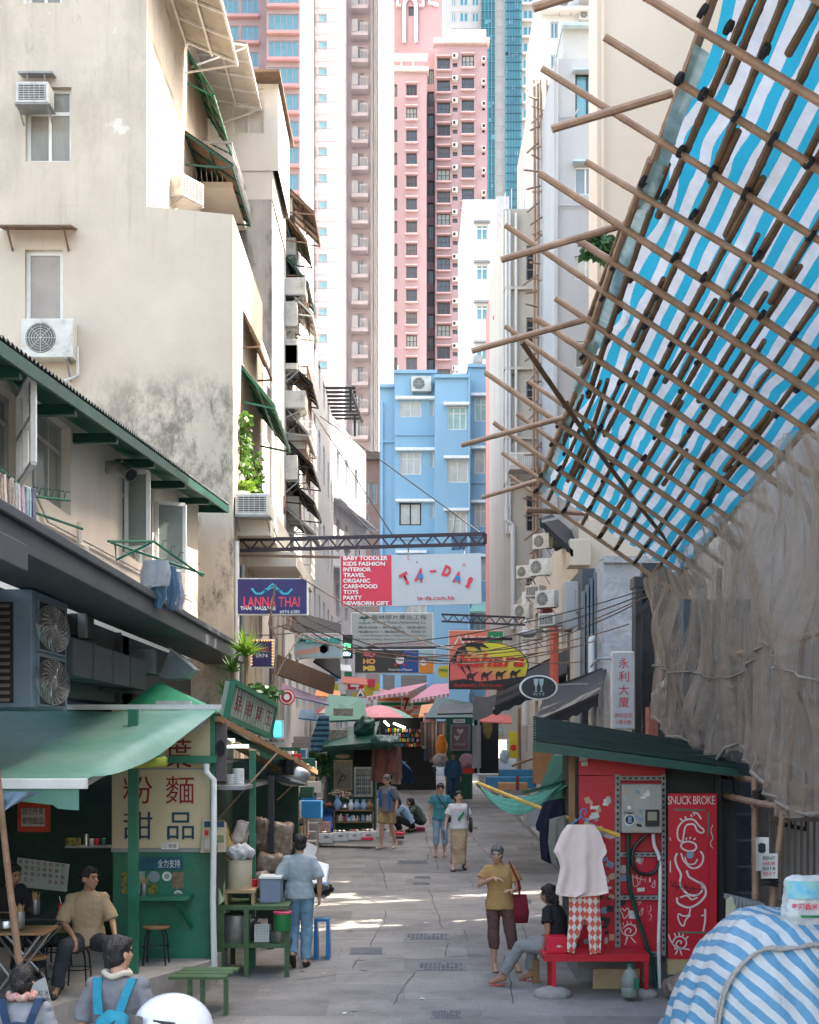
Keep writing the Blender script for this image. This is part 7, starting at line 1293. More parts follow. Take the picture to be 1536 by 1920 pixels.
def rch(t, s, cx, cy, w_, h_, a, Y, m, **k): a = rad(a); u = V((math.cos(a),0,math.sin(a))); v = V((-math.sin(a),0,math.cos(a))); c = P(cx,cy,Y-.02); return lettering(t, s, c-u*w_/2*Y/F-v*h_/2*Y/F, u, v, w_*Y/F, h_*Y/F, m, **k)
for s_, x, y, w_, h_, a, m_ in (('T',760,1085,17,23,28,m_crim),('A',787,1078,16,26,-12,m_crim),('-',812,1071,12,4,5,m_crim),('D',838,1071,14,21,-24,m_crim),('A',858,1082,15,22,-15,m_crim),('!',880,1092,9,22,-25,m_crim)): rch(t, s_, x, y, w_, h_, a, Y, m_, bold=.05)
for x, y in ((788,1081),(858,1085)): fpoly(t, [[(x-3,y-6),(x+4,y-5),(x+6,y+4),(x-5,y+4)]], Y-.03, m_tb)
wr(t, 'ta-da.com.hk', 782, 853, 1117, 1125, Y, m_rd, bold=.01); wr(t, '☆', 866, 874, 1054, 1062, Y, m_crim); wr(t, '☾', 764, 769, 1040, 1050, Y, m_crim); disc(t, 782, 1054, 1.6, Y-.02, m_tb, 'dot')
for px in (674, 766, 870): mb = MB(); mb.cyl(P(px,1040,Y+.02),P(px,1022,25.95),.012,n=5); mb.build('hanger', m_tr, t)
Y = 24.2; t = sgn('navy massage sign with a cyan crown emblem and pink lettering', 444, 577, 1084, 1153, Y, m_nv, m_whitep); wr(t, 'LANNA THAI', 457, 562, 1119, 1138, Y, cm('pink_print', (.75,.06,.1)), bold=.01); wr(t, 'THAI  MASSAGE', 451, 517, 1137, 1144, Y, m_wh, bold=.01); wr(t, '6974 6380', 525, 562, 1144, 1150, Y, m_wh)
mb = MB(); stroke(mb, [P(a,b,Y-.01) for a, b in ((472,1103),(480,1113),(490,1113),(500,1105),(511,1095),(522,1105),(530,1113),(540,1113),(548,1104))], .035); stroke(mb, [P(a,b,Y-.01) for a, b in ((492,1108),(503,1106),(511,1101),(520,1106),(530,1108))], .02); mb.build('emblem', m_cy, t)
Y = 26; t = sgn('small navy sign edged with red and yellow bulbs below the big navy one', 469, 514, 1198, 1252, Y, m_nv, m_whitep); wr(t, 'LANNA', 477, 505, 1213, 1222, Y, m_rd); wr(t, '6974', 480, 502, 1226, 1233, Y, m_wh); mb = MB()
for k in range(9):
    for a, b in ((472+k*4.8,1201),(472,1201+k*5.6),(511,1201+k*5.6)): mb.ell(P(a,b,Y-.02),.014,.01,.014,6)
mb.build('bulbs', cm('bulb', (.8,.35,.1), emit=.5), t); 
Y = 30; t = sgn('pale massage sign with teal script and a lying figure', 552, 642, 1187, 1234, Y, cm('spa_print', (.55,.42,.4)), m_whitep); fpoly(t, [[(554,1206),(640,1200),(640,1232),(554,1232)]], Y-.012, cm('spa_blue', (.35,.5,.52))); fpoly(t, [[(554,1224),(566,1218),(580,1217),(592,1212),(600,1214),(600,1222),(585,1226),(556,1229)]], Y-.016, cm('spa_skin', (.6,.33,.25))); disc(t, 607, 1217, 8, Y-.018, MATS['spa_skin']); fpoly(t, [[(605,1208),(611,1208),(616,1212),(616,1224),(613,1214)]], Y-.028, m_bk); lettering(t, 'Massage', P(559,1209,Y-.035), UX, UZ, 80*Y/F, 19*Y/F, m_wh, bold=.07, shear=.3); lettering(t, 'Massage', P(558,1210,Y-.05), UX, UZ, 80*Y/F, 19*Y/F, m_tl, bold=.03, shear=.3); wr(t, 'Relax', 586, 608, 1190, 1196, Y-.02, cm('pink_pale', (.7,.35,.4)))
Y = 31; t = sgn('slim black electric sign with green and blue characters', 643, 661, 1190, 1234, Y, m_bk, m_black, fr=1); wr(t, 'ge', 644, 658, 1206, 1218, Y, cm('lit_green', (.05,.8,.2), emit=1)); wr(t, '080', 644, 657, 1222, 1230, Y, cm('lit_blue', (.3,.6,.8), emit=1))
Y = 34; t = sgn('weathered grey advertising company sign with rows of small dark print', 658, 813, 1148, 1214, Y, m_ag, m_whitep); m_dp = cm('dark_print', (.03,.08,.07)); fpoly(t, [[(673,1160),(678,1155),(683,1157),(688,1154),(693,1160),(684,1161),(684,1165),(682,1165),(682,1161)]], Y-.01, m_dp)
for s_, a, b, c, d in (('藝林膠片廣告工程',697,800,1153,1162),('Artland®',673,695,1165,1170),('Artland Plastic Advertising Co.',698,800,1164,1171),('廣告招牌・膠片製品・鐵筋廣告',672,799,1174,1179),('噴畫絲印・電腦刻字・銅鋁字',672,799,1182,1187),('Acrylic Products • Signs • Metal & Perspex Lettering',676,800,1190,1194),('Silk Screen Printing • Etching • Computer Cut & Inkjet',668,801,1197,1201)): wr(t, s_, a, b, c, d, Y, m_dp)
wr(t, 'Tel: 2522 8651   Fax: 2521 8070', 684, 798, 1205, 1209, Y, m_rd)
mb = MB(); mb.frame(P(655,1216,33.9),P(818,1214,33.9),.03); mb.build('bar', m_tr, t)
Y = 32; t = sgn('dark bar sign with stacked pink and orange letters and an orange glass', 664, 816, 1217, 1263, Y, m_dk, m_whitep); fpoly(t, [[(757,1219),(785,1219),(785,1261),(748,1261)]], Y-.012, cm('deep_blue', (.01,.07,.25))); fpoly(t, [[(785,1219),(814,1219),(814,1261),(785,1261)]], Y-.013, cm('ice_blue', (.35,.5,.5))); fpoly(t, [[(785,1239),(814,1241),(811,1262),(787,1262)]], Y-.02, m_org)
for s_, y, m_ in (('SO',1222,cm('pink_letters', (.8,.15,.2))),('HO',1235,cm('orange_letters', (.8,.35,.12))),('MB',1248,cm('amber_letters', (.8,.5,.1)))): wr(t, s_, 681, 704, y, y+10, Y-.01, m_, bold=.06)
for x, r, y in ((750,8,1237),(794,6,1242)):
    mb = MB(); stroke(mb, [P(x-r*1.2,y-r*1.4,Y-.02),P(x+r*1.2,y+r*1.4,Y-.02)], .05); stroke(mb, [P(x+r*1.2,y-r*1.4,Y-.02),P(x-r*1.2,y+r*1.4,Y-.02)], .05); mb.build('ribbon', m_rd, t); disc(t, x, y, r, Y-.03, m_wh); wr(t, '1664', x-r*.7, x+r*.7, y-2.5, y+2.5, Y-.03, m_nv)
lettering(t, 'French Art of Pleasure', P(729,1258,Y-.03), UX, UZ, 44*Y/F, 5*Y/F, m_wh, shear=.2)
Y = 32.4; t = sgn('red Thai restaurant sign with white roof outline behind the oval camel sign', 841, 945, 1181, 1292, Y, m_sal, m_cream2); mb = MB()
for pts in ([(845,1215),(853,1208),(858,1198),(861,1190),(864,1198),(869,1208),(878,1214)],[(868,1208),(872,1196),(874,1190),(877,1200),(884,1210)],[(880,1204),(884,1194),(887,1202),(892,1208)]): stroke(mb, [P(a,b,Y-.012) for a,b in pts], .02)
mb.build('roof_outline', m_wh, t); fpoly(t, [[(915,1184),(943,1184),(943,1204),(915,1204)]], Y-.012, m_gn); wr(t, 'TEL 2542', 880, 913, 1192, 1197, Y, m_wh); lettering(t, 'Sushi', P(919,1200,Y-.03), UX, UZ, 21*Y/F, 8*Y/F, m_wh, shear=.3)
Y = 31; t = T('oval_sign', 'big red and yellow oval restaurant sign with palm and camel silhouettes', 'sign', P(917,1292,Y)); arc = [(917-75*math.cos(a), 1249-45*math.sin(a)) for a in [math.pi*k/24 for k in range(25)]]; oval = [(842,1292)]+[(842,1249)]+arc[1:]+[(988,1266),(975,1280),(945,1293)]
mb = MB(); mb.prism([P(a,b,Y) for a,b in oval], (0,.12,0)); mb.build('board', m_bk, t)
ins = lambda pts, k: [(917+(a-917)*k, 1249+(b-1249)*k) for a, b in pts]; yel = cm('sahara_yellow', (.66,.56,.04))
def grad():
    m = cm('sunset_print', (.7,.2,.14)); n = m.node_tree; N = n.nodes; L = n.links; tc = N.new('ShaderNodeTexCoord'); sp_ = N.new('ShaderNodeSeparateXYZ'); L.new(tc.outputs['Generated'], sp_.inputs[0]); ad = N.new('ShaderNodeMath'); L.new(sp_.outputs[0], ad.inputs[0]); L.new(sp_.outputs[2], ad.inputs[1]); r = N.new('ShaderNodeValToRGB'); ad2 = N.new('ShaderNodeMath'); ad2.operation = 'MULTIPLY'; ad2.inputs[1].default_value = .5; L.new(ad.outputs[0], ad2.inputs[0]); L.new(ad2.outputs[0], r.inputs[0])
    r.color_ramp.elements[0].color = (.72,.13,.11,1); r.color_ramp.elements[0].position = .35; r.color_ramp.elements[1].color = (.62,.56,.04,1); r.color_ramp.elements[1].position = .68; L.new(r.outputs[0], N['Principled BSDF'].inputs['Base Color']); return m
fpoly(t, [ins(oval, .97)], Y-.004, grad(), 'face'); fpoly(t, [[(844,1276),(870,1273),(900,1278),(940,1274),(983,1268),(976,1279),(945,1291),(844,1291)]], Y-.012, m_bk, 'dune')
lettering(t, 'Sahara', P(857,1250,Y-.03), UX, UZ, 127*Y/F, 26*Y/F, m_rd, bold=.03, shear=.25); lettering(t, 'Authentic Moroccan', P(850,1288,Y-.03), UX, UZ, 92*Y/F, 7*Y/F, m_rd, shear=.2)
fpoly(t, [[(845,1240),(858,1222),(852,1236)],[(858,1222),(848,1245),(856,1240)],[(872,1212),(880,1228),(868,1222),(866,1245),(862,1225),(850,1235),(858,1216),(880,1205),(905,1206),(918,1216),(900,1212),(905,1224),(890,1213)],[(866,1228),(880,1245),(884,1262),(872,1248)],[(862,1228),(868,1250),(876,1268),(864,1252)]], Y-.02, m_bk, 'palm')
for k in range(4):
    x, y = 875+k*27, 1268-k*1.5; fpoly(t, [[(x,y),(x+3,y-5),(x+7,y-7),(x+10,y-4),(x+14,y-5),(x+18,y-8),(x+22,y-8),(x+19,y-5),(x+14,y-1),(x+13,y+2),(x+14,y+9),(x+12,y+9),(x+10,y+3),(x+4,y+3),(x+3,y+9),(x+1,y+9),(x+1,y+3)]], Y-.024, m_bk, 'camel')
mb = MB(); mb.frame(P(866,1199,30.9),P(960,1198,31.2),.03); mb.build('bar', m_tr, t)
Y = 36; t = T('oval_sign', 'small yellow oval massage sign left of the camel sign', 'sign', P(832,1270,Y)); mb = MB(); mb.prism([P(834+14*math.cos(a*math.pi/12),1259-12*math.sin(a*math.pi/12),Y) for a in range(24)], (0,.08,0)); mb.build('board', m_yel, t); wr(t, 'massage', 824, 845, 1254, 1261, Y, m_gn, bold=.02)
def slab(name, label, cat, pts, Ys_, mat, th=.05, group=None):
    mb = MB(); mb.qb(*[P(a,b,y) for (a,b), y in zip(pts, Ys_)], th); return one(mb, name, mat, label, cat, group)
slab('sign_board', 'long brown slanted signboard along the left shops', 'sign', [(520,1264),(625,1302),(630,1270),(524,1228)], (27,32,32,27), M('brown_board', (.12,.075,.05), (.09,.055,.04)), .1)
slab('shop_awning', 'black slanted awning behind the pale massage sign', 'awning', [(545,1180),(640,1208),(640,1170),(560,1148)], (31,33,35,33), m_blackf); slab('shop_awning', 'black narrow awning beneath the pale massage sign', 'awning', [(590,1240),(640,1272),(638,1236),(600,1225)], (33,35,36,34), m_blackf)
c0 = P(538,1307,24); t = T('round_sign', 'round red and white shop sign on the left shops', 'sign', c0)
for r, m_, e in ((.135,m_rd,0),(.115,m_wh,.012),(.095,m_rd,.02),(.05,m_wh,.026)): mb = MB(); mb.prism([c0+V((r*math.cos(a*math.pi/16),-e,r*math.sin(a*math.pi/16))) for a in range(32)], (0,.03,0)); mb.build('disc', m_, t)
t = T('warning_sign', 'triangular red edged road sign above the pink awnings', 'sign', P(676,1310,50)); Y = 50
for k, m_, e in ((1,m_rd,0),(.72,m_wh,.02)): mb = MB(); mb.prism([P(676+12*k*x,1301-13*k*y,Y)+V((0,-e,0)) for x, y in ((-1,-.55),(1,-.55),(0,1.1))], (0,.03,0)); mb.build('plate', m_, t)
fpoly(t, [[(671,1305),(681,1305),(676,1299)]], Y-.03, m_bk); mb = MB(); mb.cyl((X(676,Y),Y+.05,gz(Y)),P(676,1295,Y+.05),.04); mb.build('post', m_grey, t)
# cables
for i, (a, b, Ya, c, d, Yb, s_) in enumerate(((560,1080,24,1100,1240,27,.5),(500,1140,24,830,1240,31,.2),(560,1150,25,1010,1225,28,.45),(520,1172,25,1120,1200,26,.55),(545,1155,25,760,1230,30,.3),(690,1212,31,1255,1095,22,.35),(680,1220,32,1250,1100,22,.5),(700,1208,31,1262,1088,22,.2),(820,1215,31,1240,1105,23,.4),(760,1222,31,1180,1170,24,.25),(450,1190,24,640,1165,30,.1),(510,1285,22,580,1175,26,-.1),(560,1195,25,1080,1212,28,.3))):
    mb = MB(); mb.tube(sag(P(a,b,Ya),P(c,d,Yb),s_,16), .011, 5); one(mb, 'street_cable', m_wire if i % 3 else M('brown_cable', (.16,.09,.06)), 'cable strung across the street among the hanging signs', 'cable', 'cables strung across the street')
t = T('bare_branch', 'tied bare stick standing in front of the navy sign', 'stick', P(505,1290,22)); mb = MB(); mb.tube([P(512,1290,22),P(520,1200,22.2),P(505,1170,22.3),P(517,1095,22.4)], .018, 6); mb.tube([P(508,1180,22.3),P(540,1170,22.4),P(560,1185,22.5)], .01, 5); mb.build('stick', m_rust, t)
t = T('street_lamp', 'grey street lamp head hanging among the cables at the right', 'lamp', P(985,1195,29)); mb = MB(); mb.ell(P(988,1188,29),.2,.12,.07,14); mb.build('head', m_grey, t, smooth=True); mb = MB(); mb.frame(P(1003,1186,29),P(1060,1180,29.5),.02); mb.build('arm', m_grey, t)
t = T('sign_truss', 'thin black lattice bracket above the camel sign', 'truss', P(900,1160,34)); A, B, C_, D = P(828,1165,34),P(985,1172,34),P(828,1152,34),P(985,1158,34)
for a, b in ((A,B),(C_,D)): mb = MB(); mb.frame(a,b,.022); mb.build('chord', m_tr, t)
for k in range(14): mb = MB(); p, q = k/14, (k+1)/14; mb.frame(*((A.lerp(B,p),C_.lerp(D,q)) if k%2 else (C_.lerp(D,p),A.lerp(B,q))), .012); mb.build('diagonal', m_tr, t)
# ---------------- street stalls in the distance
def bxo(name, label, cat, px0, px1, py0, py1, Y, D, mat, group=None, bevel=.01): mb = MB(); mb.bx(X(px0,Y),X(px1,Y),Y,Y+D,Z(py1,Y),Z(py0,Y)); return one(mb, name, mat, label, cat, group, bevel=bevel)
def blob(name, label, cat, px, py, Y, rx, ry, rz, mat, group=None, vox=.02, disp=.03, dsc=9): mb = MB(); mb.ell(P(px,py,Y), rx, ry, rz, 14); return one(mb, name, mat, label, cat, group, remesh=vox, disp=disp, dsc=dsc)
# steps on the left
t = T('stone_steps', 'old stone steps climbing between the stalls on the left', 'steps', (-2.7,36,gz(36)))
for k in range(16): mb = MB(); y = 31+k*.55; mb.bx(-3.2,-2.12,y,y+.6,gz(31),gz(31)+.17*(k+1)); mb.build('step', m_concrete, t, bevel=.01)
bxo('wall','low grey retaining wall at the foot of the steps','wall',555,592,1578,1600,31.5,.6,m_concrete)
# antique kiosk
m_kg = M('kiosk_green', (.02,.11,.07), (.012,.07,.045), s=3, rough=.5, dirt=.4, ds=3)
t = T('antique_kiosk', 'green wooden antique kiosk with painted panel and lit glass cabinet', 'kiosk', P(660,1560,37)); Y = 37
mb = MB(); mb.bx(X(614,Y),X(704,Y),Y,Y+1.5,gz(Y),Z(1398,Y)); mb.build('body', m_kg, t)
for a, b, c, d, m_, nm in ((626,661,1425,1482,m_cr,'panel_frame'),(629,658,1429,1478,M('painted_silk', (.42,.36,.3), (.3,.28,.2), s=8),'painted_panel'),(663,703,1398,1448,m_dark,'upper_window'),(664,699,1438,1494,m_whitep,'cabinet_frame'),(668,696,1442,1490,m_glass,'cabinet_glass'),(618,661,1402,1422,M('green_tarnish', (.04,.13,.09)),'frieze')):
    mb = MB(); e = {'panel_frame':.03,'painted_panel':.05,'upper_window':.01,'cabinet_frame':.04,'cabinet_glass':.06,'frieze':.02}[nm]; mb.bx(X(a,Y),X(b,Y),Y-e,Y-.001,Z(d,Y),Z(c,Y)); mb.build(nm, m_, t)
for k in range(6):
    mb = MB()
    for j in range(7): q = P(670+j*4,1450+k*8,Y-.075); mb.ell(q,.02,.02,.03+.01*(j%3),6)
    mb.bx(X(668,Y),X(696,Y),Y-.09,Y-.061,Z(1453.5+k*8,Y),Z(1453+k*8,Y)); mb.build('cabinet_row', m_whitep if k%2 else m_cream2, t)
mb = MB(); 
for pts in ([(634,1470),(640,1455),(638,1445)],[(640,1458),(648,1450)],[(636,1465),(645,1462),(650,1452)]): stroke(mb, [P(a,b,Y-.055) for a,b in pts], .02)
mb.build('painted_flower', m_dgreen, t); mb = MB(); [mb.ell(P(a,b,Y-.06),.05,.01,.05,8) for a,b in ((641,1446),(648,1450),(636,1452))]; mb.build('painted_blossom', m_sti[6], t)
mb = MB(); mb.ell(P(643,1418,Y-.03),.2,.03,.06,10); mb.build('carving', m_cr, t)
mb = MB(); mb.qb(P(606,1402,35.5),P(742,1398,35.5),P(748,1380,37.8),P(620,1372,37.8),.08); mb.build('roof', m_dgreen, t)
slab('tarpaulin','dark green crumpled tarp over the antique kiosk','tarpaulin',[(604,1400),(700,1392),(712,1352),(612,1372)],(35.2,35.2,37,37),m_dgreen,.06); blob('tarpaulin','bunched green tarp on top of the antique kiosk','tarpaulin',686,1366,36,.24,.3,.28,m_dgreen,disp=.09,dsc=5); blob('tarpaulin','bunched green tarp hanging at the right of the kiosk roof','tarpaulin',722,1392,35.4,.35,.3,.14,m_dgreen,disp=.08,dsc=5)
bxo('sign_board','pale board with dark brushwork under the kiosk roof tarp','sign',617,652,1368,1388,35.9,.06,M('brush_board', (.4,.36,.3), (.12,.12,.1), s=14)); bxo('sign_board','white board with black brush drawing above the kiosk','sign',625,662,1328,1342,39,.06,M('brush_board', (0,0,0)))
slab('stall_roof','green sheet roof of the stall behind the kiosk','roof',[(606,1352),(690,1348),(680,1308),(616,1302)],(39.5,39.5,42,42),m_green,.05)
# front shelf of curios
t = T('display_shelf', 'wooden display shelf of small figurines in front of the kiosk', 'shelf', P(665,1560,35)); Y = 35
for py in (1519,1541,1558): mb = MB(); mb.bx(X(625,Y),X(700,Y),Y,Y+.4,Z(py+2,Y),Z(py,Y)); mb.build('board', m_wood, t)
for px in (626,698): mb = MB(); mb.bx(X(px,Y),X(px+2,Y),Y,Y+.38,gz(Y),Z(1519,Y)); mb.build('upright', m_wood, t)
mb = MB(); mb.bx(X(628,Y),X(698,Y),Y+.39,Y+.41,gz(Y),Z(1520,Y)); mb.build('back', m_kg, t)
cols = [m_cream2, m_pot, m_steel, m_whitep, m_wood, m_red, m_dgreen, M('porcelain_blue', (.35,.45,.55), (.1,.2,.4), s=25)]
for i in range(22): q = P(630+i*3.1,1540,Y+.08); mb = MB(); h = rnd(.08,.2); mb.lathe(q, [(.03,0),(.035,h*.3),(.02,h*.6),(.028,h*.8),(.008,h)], 8); one(mb, 'figurine', random.choice(cols), 'small figurine in the row on the wooden display shelf', 'figurine', 'figurines on the display shelf')
for i, (px, h, r, k, lab) in enumerate(((633,26,.11,7,'tall blue and white vase at the left on the display shelf'),(646,14,.12,2,'squat dark urn beside the tall blue vase'),(658,20,.08,3,'slim pale vase in the middle of the display shelf'),(669,20,.09,7,'small blue figure vase right of the slim pale one'),(682,20,.10,7,'blue robed porcelain figure on the display shelf'),(693,20,.10,4,'brown seated figure at the right end of the shelf'),(616,12,.12,1,'round amber jar left of the vases'),(600,10,.05,4,'small brown teapot at the left end of the cloth table'))):
    q = P(px,1519 if px > 620 else 1514,Y+.15); mb = MB(); hh = h*Y/F; mb.lathe(q, [(r*.5,0),(r,hh*.35),(r*.95,hh*.5),(r*.4,hh*.8),(r*.55,hh)], 14); one(mb, 'vase', cols[k], lab, 'vase', smooth='auto')
t = T('flower_bunch', 'bunch of pale pink artificial flowers in the tall vase', 'flowers', P(640,1495,Y+.2)); mb = MB(); leaves(mb, P(632,1487,Y+.15), (.16,.1,.1), 70, .07); leaves(mb, P(651,1490,Y+.15), (.16,.1,.1), 60, .07); mb.build('petals', M('pink_petals', (.6,.35,.28), (.5,.42,.3), s=14), t)
slab('table_cloth','blue plastic cloth draped over the curio table','cloth',[(565,1556),(624,1552),(624,1516),(568,1512)],(34.2,34.2,35.6,35.6),cloth('royal_blue_cloth', (.02,.1,.3), (.015,.06,.2)),.5)
for i in range(7): px = 572+i*7; q = P(px,1513,35.4); mb = MB(); mb.lathe(q, [(.03,0),(.05,.05),(.03,.11)], 8); one(mb, 'teapot', cols[(i*3)%8], 'little pot in the row on the blue cloth table', 'pot', 'pots on the blue cloth table')
for i, (a, b, c, d) in enumerate(((560,597,1555,1575),(598,625,1563,1581),(625,652,1561,1577),(652,677,1560,1575),(677,705,1559,1574),(705,728,1558,1570))): 
    o = bxo('foam_box','white foam box of trinkets on the road, number %s from the left of the row' % ['first','second','third','fourth','fifth','sixth'][i],'box',a,b,c,d,33.4-.05*i,.4,m_whitep); mb = MB(); mb.bx(X(a+9,33.3-.05*i),X(b-9,33.3-.05*i),33.38-.05*i,33.399-.05*i,Z(c+7,33.4),Z(c+4,33.4)); mb.build('handle_slot', m_grey, o)
    for j in range(5): q = P(a+4+j*(b-a-8)/5,c,33.6-.05*i); mb = MB(); mb.ell(q+V((0,0,.03)),.05,.06,.035,8); one(mb, 'trinket', random.choice(cols), 'small trinket heaped in the row of white foam boxes', 'trinket', 'trinkets in the foam boxes')
bxo('box','red lettered carton in front of the foam boxes','box',678,700,1570,1575,33,.2,m_crim); bxo('board','picture board leaning beside the blue cloth','board',600,620,1540,1563,34,.04,M('picture_board', (.6,.5,.45), (.4,.1,.1), s=14)); bxo('tray','red tray of goods by the crouching people','tray',738,758,1561,1568,34.5,.35,m_crim); bxo('tray','black tray of goods in front of the red one','tray',738,758,1568,1573,34,.3,m_black)
for i in range(13):
    px = 703+i*3.6; Y = 36.2+.1*(i%3); q = P(px,1398,Y); mb = MB(); h = rnd(.6,1.15); w_ = rnd(.06,.10); mb.grid(lambda u, v: q+V(((u-.5)*w_*2*(1+.3*v), .04*math.sin(u*9+v*4), -h*v)), 6, 8); one(mb, 'hanging_scarf', cloth('scarf_%d' % (i%6), [(.2,.1,.08),(.4,.36,.3),(.08,.09,.14),(.3,.12,.1),(.14,.13,.12),(.42,.3,.25)][i%6]), 'scarf hanging in the row at the right side of the antique kiosk', 'scarf', 'scarves hanging at the kiosk', smooth=True)
def umb(label, px, py, Y, r, h, cols_, tilt=(0,0), pole_=True):
    t = T('umbrella', label, 'umbrella', P(px,py,Y)-V((0,0,2))); R = Matrix.Rotation(tilt[0],3,'X')@Matrix.Rotation(tilt[1],3,'Y'); c = P(px,py,Y)
    for k in range(8):
        a, b = k*math.pi/4, (k+1)*math.pi/4; mb = MB(); mb.grid(lambda u, v: c+R@V((r*v*math.cos(a+(b-a)*u)*(1-.07*math.sin(math.pi*u)*v), r*v*math.sin(a+(b-a)*u)*(1-.07*math.sin(math.pi*u)*v), -h*v**1.7)), 4, 6); mb.build('panel', cols_[k%len(cols_)], t, smooth=True)
    if pole_: mb = MB(); mb.cyl(c+R@V((0,0,.08)), c-R@V((0,0,2.0 if r > 1 else .8)), .02); mb.build('shaft', m_grey, t)
    return t
m_pk = cloth('pink_canvas', (.72,.32,.34), (.66,.26,.28)); umb('faded pink and mint market parasol above the kiosk', 712, 1322, 44, 1.05, .4, [m_pk, m_pk, m_pk, cloth('mint_canvas', (.3,.5,.4))]); umb('deep blue umbrella tilted beside the kiosk scarves', 757, 1432, 41, .62, .24, [cloth('navy_umbrella', (.015,.05,.13))], (-.5,.62))
# pink awnings and shop with stripes
for lab, pts in (('left pink and white scalloped shop awning', [(686,1308),(770,1296),(806,1279),(742,1290)]),('right pink shop awning beside the camel sign', [(770,1312),(842,1300),(842,1281),(812,1283)])):
    A, B, C_, D = [P(a,b,y) for (a,b), y in zip(pts,(52,52,56,56))]; t = T('shop_awning', lab, 'awning', A); mb = MB(); mb.grid(lambda u, v: A.lerp(B,u).lerp(D.lerp(C_,u),v), 4, 4); mb.build('fabric', cloth('washed_pink', (.78,.36,.42), (.7,.3,.36)), t); mb = MB(); mb.grid(lambda u, v: A.lerp(B,u)-V((0,.01,.12*v)), 20, 1); mb.build('valance', stripes('pink_white', (.75,.25,.3), (.8,.76,.74), 9, transl=.3), t)
Y = 55; t = T('convenience_shop', 'convenience shop front with striped fascia and red number seven', 'shop', P(765,1400,Y)); mb = MB(); mb.bx(X(700,Y),X(815,Y),Y,Y+.3,Z(1345,Y),Z(1296,Y)); mb.build('fascia', m_wh, t)
for c, d, m_ in ((1309,1314,m_org),(1317,1323,m_gn),(1325,1330,m_rd),(1332,1344,m_org)): 
    for a, b in (((708,752),(775,814)) if d < 1331 else ((704,815),)): mb = MB(); mb.bx(X(a,Y),X(b,Y),Y-.02,Y-.001,Z(d,Y),Z(c,Y)); mb.build('stripe', m_, t)
wr(t, '7', 756, 768, 1308, 1332, Y-.01, m_rd, bold=.04); wr(t, 'ELEVEN', 754, 771, 1318, 1324, Y-.03, m_gn, bold=.04)
mb = MB(); mb.bx(X(690,Y),X(818,Y),Y+.3,Y+2.5,gz(Y),Z(1345,Y)); mb.build('interior', m_dark, t)
for py, a, b in ((1352,720,730),(1356,738,760)): mb = MB(); mb.cyl(P(a,py,Y-.1),P(b,py+9,Y-.1),.04,n=6); mb.build('strip_light', cm('lit_white', (.9,.95,1), emit=2), t)
gc = [m_red, m_whitep, m_tb, m_yel, m_gn, m_org, m_cream2, m_pk]
for r in range(4):
    for i in range(20): px = 722+i*4.5+rnd(-1,1); c = 1366+r*9; mb = MB(); mb.bx(X(px,Y),X(px+rnd(2,4),Y),Y+.0,Y+.2,Z(c+7,Y),Z(c+rnd(-1,2),Y)); one(mb, 'packaged_goods', random.choice(gc), 'small packet on the bright shop shelves at the end of the street', 'packet', 'packets on the far shop shelves')
t = T('blue_block_base', 'dark louvred shutters at the foot of the blue building', 'shutter', P(780,1290,78)); 
for a, b in ((720,740),(752,800)): mb = MB(); mb.bx(X(a,78),X(b,78),78,78.3,Z(1300,78),Z(1266,78)); mb.build('shutter', M('louvre_brown', (.22,.18,.15), (.1,.08,.07), s=1, streak=.02), t)
slab('shop_awning','mint green canopy low on the blue building','awning',[(880,1146),(932,1146),(930,1128),(888,1128)],(76,76,78,78),m_tl if 0 else cloth('mint_canopy', (.25,.45,.36)),.1)
# right hand far kiosk and clutter
t = T('tennis_kiosk', 'narrow green kiosk with heart poster at the far right of the road', 'kiosk', P(862,1445,50)); Y = 50; mb = MB(); mb.bx(X(838,Y),X(886,Y),Y,Y+1.6,gz(Y),Z(1330,Y)); mb.build('body', m_kg, t)
for a, b, c, d, m_, nm in ((844,882,1358,1408,m_grey,'poster_frame'),(848,878,1362,1404,M('mauve_poster', (.22,.14,.15), (.16,.1,.11)),'poster'),(850,872,1342,1356,m_whitep,'notice')): mb = MB(); e = .05 if nm == 'poster_frame' else .08; mb.bx(X(a,Y),X(b,Y),Y-e,Y-.001,Z(d,Y),Z(c,Y)); mb.build(nm, m_, t)
wr(t, 'TENNIS', 852, 870, 1343, 1348, Y-.08, m_bk); wr(t, 'TRAINING', 852, 870, 1350, 1354, Y-.08, m_bk); wr(t, 'VOGUE', 853, 872, 1393, 1398, Y-.08, m_acgrey)
for x, y, s_ in ((863,1371,7),(857,1383,6)): fpoly(t, [[(x-s_,y-2),(x-s_*.5,y-s_*.8),(x,y-2),(x+s_*.5,y-s_*.8),(x+s_,y-2),(x,y+s_)]], Y-.09, m_acgrey, 'heart')
slab('stall_roof','dark green sheet roof with pale edge over the far kiosk','roof',[(798,1345),(888,1345),(884,1318),(820,1306)],(46,46,49,49),m_dgreen,.06); slab('stall_roof','black layered stall roof left of the dark awnings','roof',[(820,1338),(905,1336),(900,1322),(826,1318)],(44,44,45,45),m_sl,.05); slab('tarpaulin','orange tarp edge under the striped shop fascia','tarpaulin',[(785,1345),(815,1340),(818,1318),(790,1322)],(50,50,51,51),m_org,.03)
o = sgn('small pink red sign with pale characters hanging beside the far kiosk', 794, 818, 1336, 1354, 47, m_sti[6] if 0 else cm('faded_red', (.6,.2,.2)), m_whitep, .05, 1); wr(o, '時尚改衣', 796, 816, 1340, 1346, 47, m_wh)
